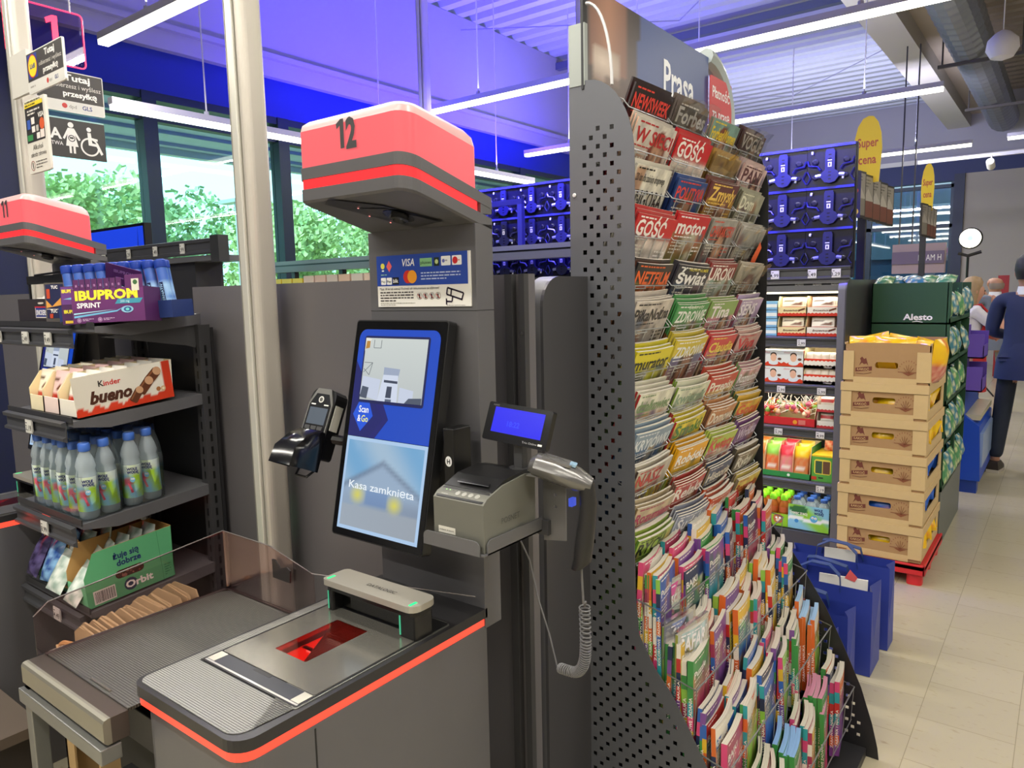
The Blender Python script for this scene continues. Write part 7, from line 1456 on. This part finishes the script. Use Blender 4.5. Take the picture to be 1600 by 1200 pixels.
q = MB(); q.M = f; q.prism([(0, 0), (W, 0), (W, H), (0, H)], -.008, 0, mat('#a8d0d0', .4)); q.rect(.0, .0, W, H - .006, SG, '#3a3836', .0006); q.text('KASA', .185, .085, .05, SG, Wt, bold=.03, al='R', wid=.17); q.text('PIERWSZEŃSTWA', .188, .055, .018, SG, Wt, al='R', wid=.18)
X = .228; q.disc(X, .155, .013, SG, Wt, .001); q.poly([(X - .014, .14), (X + .014, .14), (X + .04, .09), (X + .032, .085), (X + .016, .11), (X + .028, .055), (X - .028, .055), (X - .018, .11), (X - .032, .085), (X - .04, .09)], SG, Wt, .001); q.ring(X, .092, .016, .004, SG, '#3a3836', .0016); q.disc(X - .004, .094, .005, SG, '#3a3836', .0016); q.disc(X + .004, .094, .005, SG, '#3a3836', .0016); q.rect(X - .014, .022, X - .004, .056, SG, Wt, .001); q.rect(X + .004, .022, X + .014, .056, SG, Wt, .001)
X = .31; q.disc(X, .145, .011, SG, Wt, .001); q.poly([(X - .008, .13), (X + .008, .13), (X + .010, .108), (X + .038, .104), (X + .038, .094), (X + .010, .096), (X + .012, .082), (X + .040, .08), (X + .06, .035), (X + .05, .028), (X + .03, .068), (X - .006, .070)], SG, Wt, .001); q.ring(X, .062, .044, .008, SG, Wt, .0012, n=26); q.part('sign_board', t)
t = T('payment_sign', 'tall cream payment sign with yellow top stripe hanging on the far left pole', 'sign', (-3.2, 1.22, 2.092)); f = frame((-3.29, 1.225, 2.092), (1, 0, 0), (0, 0, 1)); W, H = .195, .272
q = MB(); q.M = f; q.prism(rrect(0, 0, W, H, .006, 3), -.01, 0, mat('#d8d4ca', .5)); q.rect(.008, .115, W - .02, H - .012, SG, '#2e2c2c', .0006); q.rect(.008, .245, W - .02, H - .012, SG, '#e8cf2c', .001); q.lines(.016, .262, W - .04, 2, .012, .005, SG, '#5a5220', .0014); q.lines(.03, .228, W - .05, 2, .012, .006, SG, '#d8d4cc', .001)
for i, (x, y, w_, h, col) in enumerate(((.02, .165, .03, .035, '#3a5ab0'), (.06, .18, .03, .025, '#e6e2dc'), (.06, .15, .03, .022, '#e6e2dc'), (.10, .15, .022, .022, '#b8b4ae'), (.015, .122, .05, .022, '#3a8a4c'), (.10, .122, .03, .022, '#e6e2dc'), (.135, .122, .035, .03, '#e8dcd4'))): q.rect(x, y, x + w_, y + h, SG, col, .001)
q.text('VISA', .125, .198, .018, SG, '#f2f0ea', bold=.02, z=.001); q.disc(.155, .172, .022, SG, '#d05a2c', .001); q.text('Alkohol', .10, .085, .020, SG, '#3a3632', al='C', wid=.09); q.text('szkodzi zdrowiu', .10, .06, .018, SG, '#3a3632', al='C', wid=.14); q.ring(.04, .028, .019, .003, SG, '#8a3a34', .001); q.rect(.037, .016, .043, .04, SG, '#3a3632', .001); q.lines(.07, .038, .17, 3, .011, .004, SG, '#5a544e', .001); q.part('sign_board', t)
q = MB(); q.box(-3.42, 1.238, 2.40, -3.255, 1.25, 2.56, mat('#cfccc4', .45)); q.thing('sign_bracket', 'plain pale box bracket on the far left pole', 'bracket')
t = T('lane_number_sign', 'clear lane sign with glowing pink red outline and numeral one', 'sign', (-3.9, 1.55, 2.7)); NG = glow('#ff2f56', 3.0); f = frame((-3.92, 1.41, 2.72), (0, 1, 0), (0, 0, 1))
q = MB(); q.M = f; W, H = .345, .255; q.prism(rrect(0, 0, W, H, .02, 4), -.006, 0, clear('#d8c8e8', .08)); q.part('clear_plate', t)
q = MB(); q.M = f; q.tube([(p[0], p[1], 0) for p in rrect(.002, .002, W - .002, H - .002, .02, 4)], .0035, NG, n=6, closed=True); q.part('glowing_outline', t)
q = MB(); q.M = f; q.one(.175, .085, .135, NG, .002); q.part('numeral', t)
q = MB(); q.M = Matrix.Identity(4); q.tube([(-3.92, 1.5, 2.97), (-3.92, 1.5, 5.27)], .004, HOUS); q.tube([(-3.92, 1.7, 2.97), (-3.92, 1.7, 5.27)], .004, HOUS); q.part('hanging_wire', t)
# ---------------------------------------------------------------- people in the aisle
def skin(name, J, E, root, m, parent, sub=2, label=None):
    names = list(J); idx = {n: i for i, n in enumerate(names)}
    me = bpy.data.meshes.new(name); me.from_pydata([J[n][0] for n in names], [(idx[a], idx[b]) for a, b in E], [])
    o = bpy.data.objects.new(name, me); COL.objects.link(o)
    md = o.modifiers.new('skin', 'SKIN'); md.use_smooth_shade = True; md.branch_smoothing = .3
    for n in names:
        s = me.skin_vertices[0].data[idx[n]]; r = J[n][1]; s.radius = r if isinstance(r, tuple) else (r, r); s.use_root = (n == root)
    sb = o.modifiers.new('sub', 'SUBSURF'); sb.levels = sub; sb.render_levels = sub
    dg = bpy.context.evaluated_depsgraph_get(); dg.update(); nm = bpy.data.meshes.new_from_object(o.evaluated_get(dg))
    bpy.data.objects.remove(o); bpy.data.meshes.remove(me)
    nm.name = name; nm.materials.clear(); nm.materials.append(m)
    nm.polygons.foreach_set('use_smooth', [True] * len(nm.polygons))
    o = bpy.data.objects.new(name, nm); COL.objects.link(o); o.parent = parent
    if label: o['label'] = label
    return o
def lerp(a, b, t): return tuple(x + (y - x) * t for x, y in zip(a, b))
def hand_nodes(J, E, s, wrist, palm, up):
    w_, p_ = Vector(wrist), Vector(palm); d = (p_ - w_).normalized(); u = Vector(up).normalized(); n = d.cross(u).normalized()
    J[s + 'palm'] = (tuple(p_), (.034, .018)); E.append((s + 'wrist', s + 'palm'))
    for k in range(4):
        o = (k - 1.5) * .018; L = (.065, .078, .074, .058)[k]
        a = p_ + d * .035 + u * o; b = a + d * L * .55 + n * .008; e = b + d * L * .40 + n * .028
        J['%sf%da' % (s, k)] = (tuple(a), .010); J['%sf%db' % (s, k)] = (tuple(b), .009); J['%sf%dc' % (s, k)] = (tuple(e), .0075)
        E += [(s + 'palm', '%sf%da' % (s, k)), ('%sf%da' % (s, k), '%sf%db' % (s, k)), ('%sf%db' % (s, k), '%sf%dc' % (s, k))]
    t0 = p_ - d * .015 + u * -.034; t1 = t0 + d * .035 - u * .016 + n * .012
    J[s + 't0'] = (tuple(t0), .011); J[s + 't1'] = (tuple(t1), .009); E += [(s + 'palm', s + 't0'), (s + 't0', s + 't1')]
def person(label, loc, rz, H, skinc, hairc, hair, top, legs, shoes, pose, fem=False, scale_w=1.0, apron=None):
    """figure faces local +Y; feet at z = 0"""
    t = T('person', label, 'person', (0, 0, 0)); k = H / 1.80; sw = .185 * scale_w * (.9 if fem else 1)
    P = lambda x, y, z: (x * k, y * k, z * k)
    S = {'pelvis': (P(0, 0, .95), (.15 * k, .11 * k)), 'waist': (P(0, 0, 1.08), (.135 * k, .10 * k)), 'chest': (P(0, .01, 1.28), (.15 * k, .11 * k)), 'upper': (P(0, 0, 1.42), (.12 * k, .085 * k)), 'neck': (P(0, .0, 1.52), .052 * k),
         'skull': (P(0, .02, 1.62), (.095 * k, .115 * k)), 'crown': (P(0, .005, 1.72), (.088 * k, .105 * k))}
    E = [('pelvis', 'waist'), ('waist', 'chest'), ('chest', 'upper'), ('upper', 'neck'), ('neck', 'skull'), ('skull', 'crown')]
    arm = {}; leg = {}
    for s, sg in (('l', -1), ('r', 1)):
        q = pose[s]; sh = P(sg * sw, 0, 1.43); el = P(*q['el']); wr = P(*q['wr']); pm = P(*q['pm'])
        arm[s] = (sh, el, wr, pm)
        S[s + 'sh'] = (sh, .052 * k); S[s + 'el'] = (el, .040 * k); S[s + 'wrist'] = (wr, .026 * k); E += [('upper', s + 'sh'), (s + 'sh', s + 'el'), (s + 'el', s + 'wrist')]
        hand_nodes(S, E, s, wr, pm, q.get('up', (0, 1, 0)))
        hp = P(sg * .092, 0, .90); kn = P(*q['kn']); an = P(*q['an']); to = (an[0] + sg * .02, an[1] + .13 * k, .03); leg[s] = (hp, kn, an, to)
        S[s + 'hip'] = (hp, .085 * k); S[s + 'knee'] = (kn, .052 * k); S[s + 'ankle'] = (an, .036 * k); S[s + 'toe'] = (to, .028 * k); E += [('pelvis', s + 'hip'), (s + 'hip', s + 'knee'), (s + 'knee', s + 'ankle'), (s + 'ankle', s + 'toe')]
    body = skin('body', S, E, 'pelvis', mat(skinc, .55), t)
    q = MB()
    for sg in (-1, 1):  # ears
        q.M = Matrix.Translation(P(sg * .083, .01, 1.635)) @ Matrix.Scale(k, 4); q.lathe([(.004, -.028), (.014, -.016), (.018, .004), (.015, .022), (.004, .030)], mat(skinc, .55), n=8)
    q.M = Matrix.Translation(P(0, .115, 1.615)) @ Matrix.Scale(k, 4); q.loft([[(-.014, 0, -.012), (.014, 0, -.012), (.008, -.012, .045), (-.008, -.012, .045)], [(-.006, .024, -.008), (.006, .024, -.008), (.003, -.008, .045), (-.003, -.008, .045)]], mat(skinc, .55))
    q.M = Matrix.Identity(4)
    q.part('ear_and_nose', t)
    q = MB()
    for sg in (-1, 1): q.M = Matrix.Translation(P(sg * .032, .104, 1.645)) @ Matrix.Scale(k, 4); q.lathe([(.002, -.008), (.010, -.004), (.010, .004), (.002, .008)], mat('#30241e', .3), n=8)
    q.part('eye', t)
    q = MB(); q.M = Matrix.Translation(P(0, .103, 1.568)) @ Matrix.Scale(k, 4); q.loft([[(-.024, 0, -.004), (.024, 0, -.004), (.024, 0, .004), (-.024, 0, .004)], [(-.012, .012, -.004), (.012, .012, -.004), (.012, .012, .004), (-.012, .012, .004)]], mat('#a85a50', .5)); q.part('mouth', t)
    # hair
    if hair == 'short':
        q = MB(); q.M = Matrix.Translation(P(0, -.004, 1.675)) @ Matrix.Scale(k, 4); n = 14
        q.loft([[(r_ * .092 * math.cos(a), r_ * .112 * math.sin(a) - .01 * (1 if z < 0 else 0), z) for a in [i * 2 * math.pi / n for i in range(n)]] for r_, z in ((.80, -.085), (.92, -.05), (1.0, -.01), (1.0, .03), (.9, .075), (.6, .108), (.2, .122))], mat(hairc, .55, 0, .2, 80), smooth=True); q.part('hair', t)
        hb = kids(t)[-1]; hb.location = (0, -.012 * k, 0)
    elif hair == 'long':
        q = MB(); n = 16; q.M = Matrix.Scale(k, 4)
        q.loft([[(rx * math.cos(a), cy + ry * math.sin(a), z) for a in [i * 2 * math.pi / n for i in range(n)]] for rx, ry, cy, z in ((.10, .05, -.07, 1.24), (.125, .07, -.06, 1.33), (.115, .08, -.045, 1.45), (.105, .085, -.035, 1.56), (.105, .10, -.02, 1.66), (.095, .10, -.005, 1.74), (.06, .07, 0, 1.79), (.02, .02, 0, 1.805))], mat(hairc, .5, 0, .25, 40), smooth=True); q.part('hair', t, label='long blond hair')
    elif hair == 'rim':
        q = MB(); n = 14; q.M = Matrix.Translation(P(0, -.012, 1.60)) @ Matrix.Scale(k, 4); q.loft([[(r_ * .088 * math.cos(a), r_ * .09 * math.sin(a) - .01, z) for a in [math.pi + i * math.pi / (n - 1) for i in range(n)]] for r_, z in ((.86, -.03), (1.0, 0), (1.02, .03), (.98, .045))], mat(hairc, .6), cap=False, smooth=True); q.part('hair', t)
    # upper clothing
    g = 1.16
    J = {'pelvis': (P(0, 0, .97), (.168 * k, .128 * k)), 'waist': (P(0, 0, 1.08), (.16 * k, .122 * k)), 'chest': (P(0, .005, 1.28), (.178 * k, .132 * k)), 'upper': (P(0, -.005, 1.42), (.13 * k, .098 * k)), 'coll': (P(0, -.005, 1.505), (.068 * k, .066 * k))}
    Ej = [('pelvis', 'waist'), ('waist', 'chest'), ('chest', 'upper'), ('upper', 'coll')]
    for s in 'lr':
        sh, el, wr, pm = arm[s]; J[s + 'sh'] = (sh, .070 * k); J[s + 'el'] = (el, .056 * k); Ej += [('upper', s + 'sh'), (s + 'sh', s + 'el')]
        if top[1] == 'short': J[s + 'el'] = (lerp(sh, el, .62), .056 * k)
        else: J[s + 'cu'] = (lerp(el, wr, .93), .040 * k); Ej.append((s + 'el', s + 'cu'))
    skin('jacket' if top[1] == 'jacket' else 'shirt', J, Ej, 'waist', mat(top[0], .75, 0, .08, 30), t)
    if top[1] == 'jacket':
        q = MB(); n = 20; q.M = Matrix.Scale(k, 4); q.loft([[(rx * math.cos(a), ry * math.sin(a), z) for a in [i * 2 * math.pi / n for i in range(n)]] for rx, ry, z in ((.145, .108, 1.10), (.166, .126, 1.02), (.190, .140, .94), (.198, .148, .84), (.200, .150, .79), (.186, .138, .795))], mat(top[0], .75, 0, .08, 30), smooth=True); q.part('jacket_hem', t)
        q = MB(); n = 14; q.M = Matrix.Scale(k, 4); q.loft([[(r_ * math.cos(a), -.005 + r_ * math.sin(a), z) for a in [i * 2 * math.pi / n for i in range(n)]] for r_, z in ((.075, 1.47), (.066, 1.535))], mat('#e8e8ee', .6), cap=False, smooth=True); q.part('shirt_collar', t, label='white shirt collar')
    # trousers
    J = {'pelvis': (P(0, 0, .95), (.105 * k, .09 * k))}; Ej = []
    for s in 'lr':
        hp, kn, an, to = leg[s]; J[s + 'hip'] = (lerp(hp, kn, .12), .080 * k); J[s + 'kn'] = (kn, .072 * k); J[s + 'an'] = ((an[0], an[1], an[2] + .02), .055 * k); Ej += [('pelvis', s + 'hip'), (s + 'hip', s + 'kn'), (s + 'kn', s + 'an')]
    skin('trousers', J, Ej, 'pelvis', mat(legs, .8, 0, .08, 40), t)
    for s, sg in (('l', -1), ('r', 1)):
        hp, kn, an, to = leg[s]; q = MB(); q.M = Matrix.Translation((an[0], an[1], 0))
        o = [(-.045, -.07), (.045, -.07), (.05, .04), (.048, .12), (.02, .19), (-.02, .19), (-.048, .12), (-.05, .04)]
        q.loft([[(x, y, .0) for x, y in o], [(x, y, .025) for x, y in o]], mat('#b8b0a4' if shoes[1] else shoes[0], .6)); q.loft([[(x, y, .025) for x, y in o], [(x * .95, y * .97, .05) for x, y in o], [(x * .75, y * .55 - .02, .095) for x, y in o]], mat(shoes[0], .5), smooth=True); q.part('shoe', t)
    if apron:
        q = MB(); q.M = Matrix.Scale(k, 4); n = 9
        def rowp(z, r_, ry, a0): return [(r_ * math.sin(a), ry * math.cos(a) + .01, z) for a in [(-a0 + 2 * a0 * i / (n - 1)) for i in range(n)]]
        rows = [rowp(.55, .20, .165, 1.5), rowp(.9, .19, .15, 1.7), rowp(1.1, .168, .135, 1.6), rowp(1.3, .185, .148, 1.0), rowp(1.42, .15, .13, .7)]
        v = [p for r_ in rows for p in r_]; q.add(v, [(j * n + i, j * n + i + 1, (j + 1) * n + i + 1, (j + 1) * n + i) for j in range(4) for i in range(n - 1)], mat(apron, .7), smooth=True)
        for sg in (-1, 1): q.tube([(sg * .10, .125, 1.42), (sg * .10, .06, 1.50), (sg * .09, -.06, 1.47), (sg * .05, -.13, 1.30)], .014, mat(apron, .7), n=5)
        q.part('apron', t, label='red apron')
    t.location = loc; t.rotation_euler = (0, 0, rz); return t
stand = lambda a, b: {'kn': a, 'an': b}
person('man in a navy suit jacket and jeans standing with his back turned', (-.29, 7.32, 0), -.15, 1.83, '#b98a72', '#17141a', 'short', ('#1d2850', 'jacket'), '#1e2636', ('#2a211e', 1),
       {'l': {'el': (-.245, .04, 1.16), 'wr': (-.12, .20, 1.13), 'pm': (-.03, .23, 1.15), 'up': (0, .3, 1), **stand((-.13, .03, .50), (-.155, .0, .09))}, 'r': {'el': (.245, .04, 1.16), 'wr': (.12, .21, 1.17), 'pm': (.03, .24, 1.19), 'up': (0, .3, 1), **stand((.12, .02, .50), (.13, -.04, .09))}})
person('bald man in a grey suit jacket and beige trousers seen from behind', (-.77, 11.0, 0), .5, 1.74, '#c08f76', '#8a7a70', 'rim', ('#6c7482', 'jacket'), '#9a9088', ('#9a5a32', 0),
       {'l': {'el': (-.28, -.03, 1.16), 'wr': (-.27, .06, .92), 'pm': (-.26, .08, .84), **stand((-.12, .12, .50), (-.15, .18, .09))}, 'r': {'el': (.28, -.04, 1.16), 'wr': (.27, .04, .92), 'pm': (.26, .06, .84), **stand((.12, -.06, .50), (.12, -.16, .09))}}, scale_w=1.05)
person('woman with long blond hair in a red apron holding a hand to her chin', (-.80, 8.75, 0), -1.25, 1.66, '#c9967e', '#a58a68', 'long', ('#d8d4dc', 'short'), '#3a3a44', ('#2c2c30', 0),
       {'l': {'el': (-.22, .14, 1.17), 'wr': (-.02, .24, 1.13), 'pm': (.06, .25, 1.15), 'up': (0, .3, 1), **stand((-.10, .02, .50), (-.11, 0, .09))}, 'r': {'el': (.18, .26, 1.17), 'wr': (.06, .25, 1.40), 'pm': (.04, .21, 1.48), 'up': (1, 0, .2), **stand((.10, .02, .50), (.11, -.03, .09))}}, fem=True, apron='#b8262c')
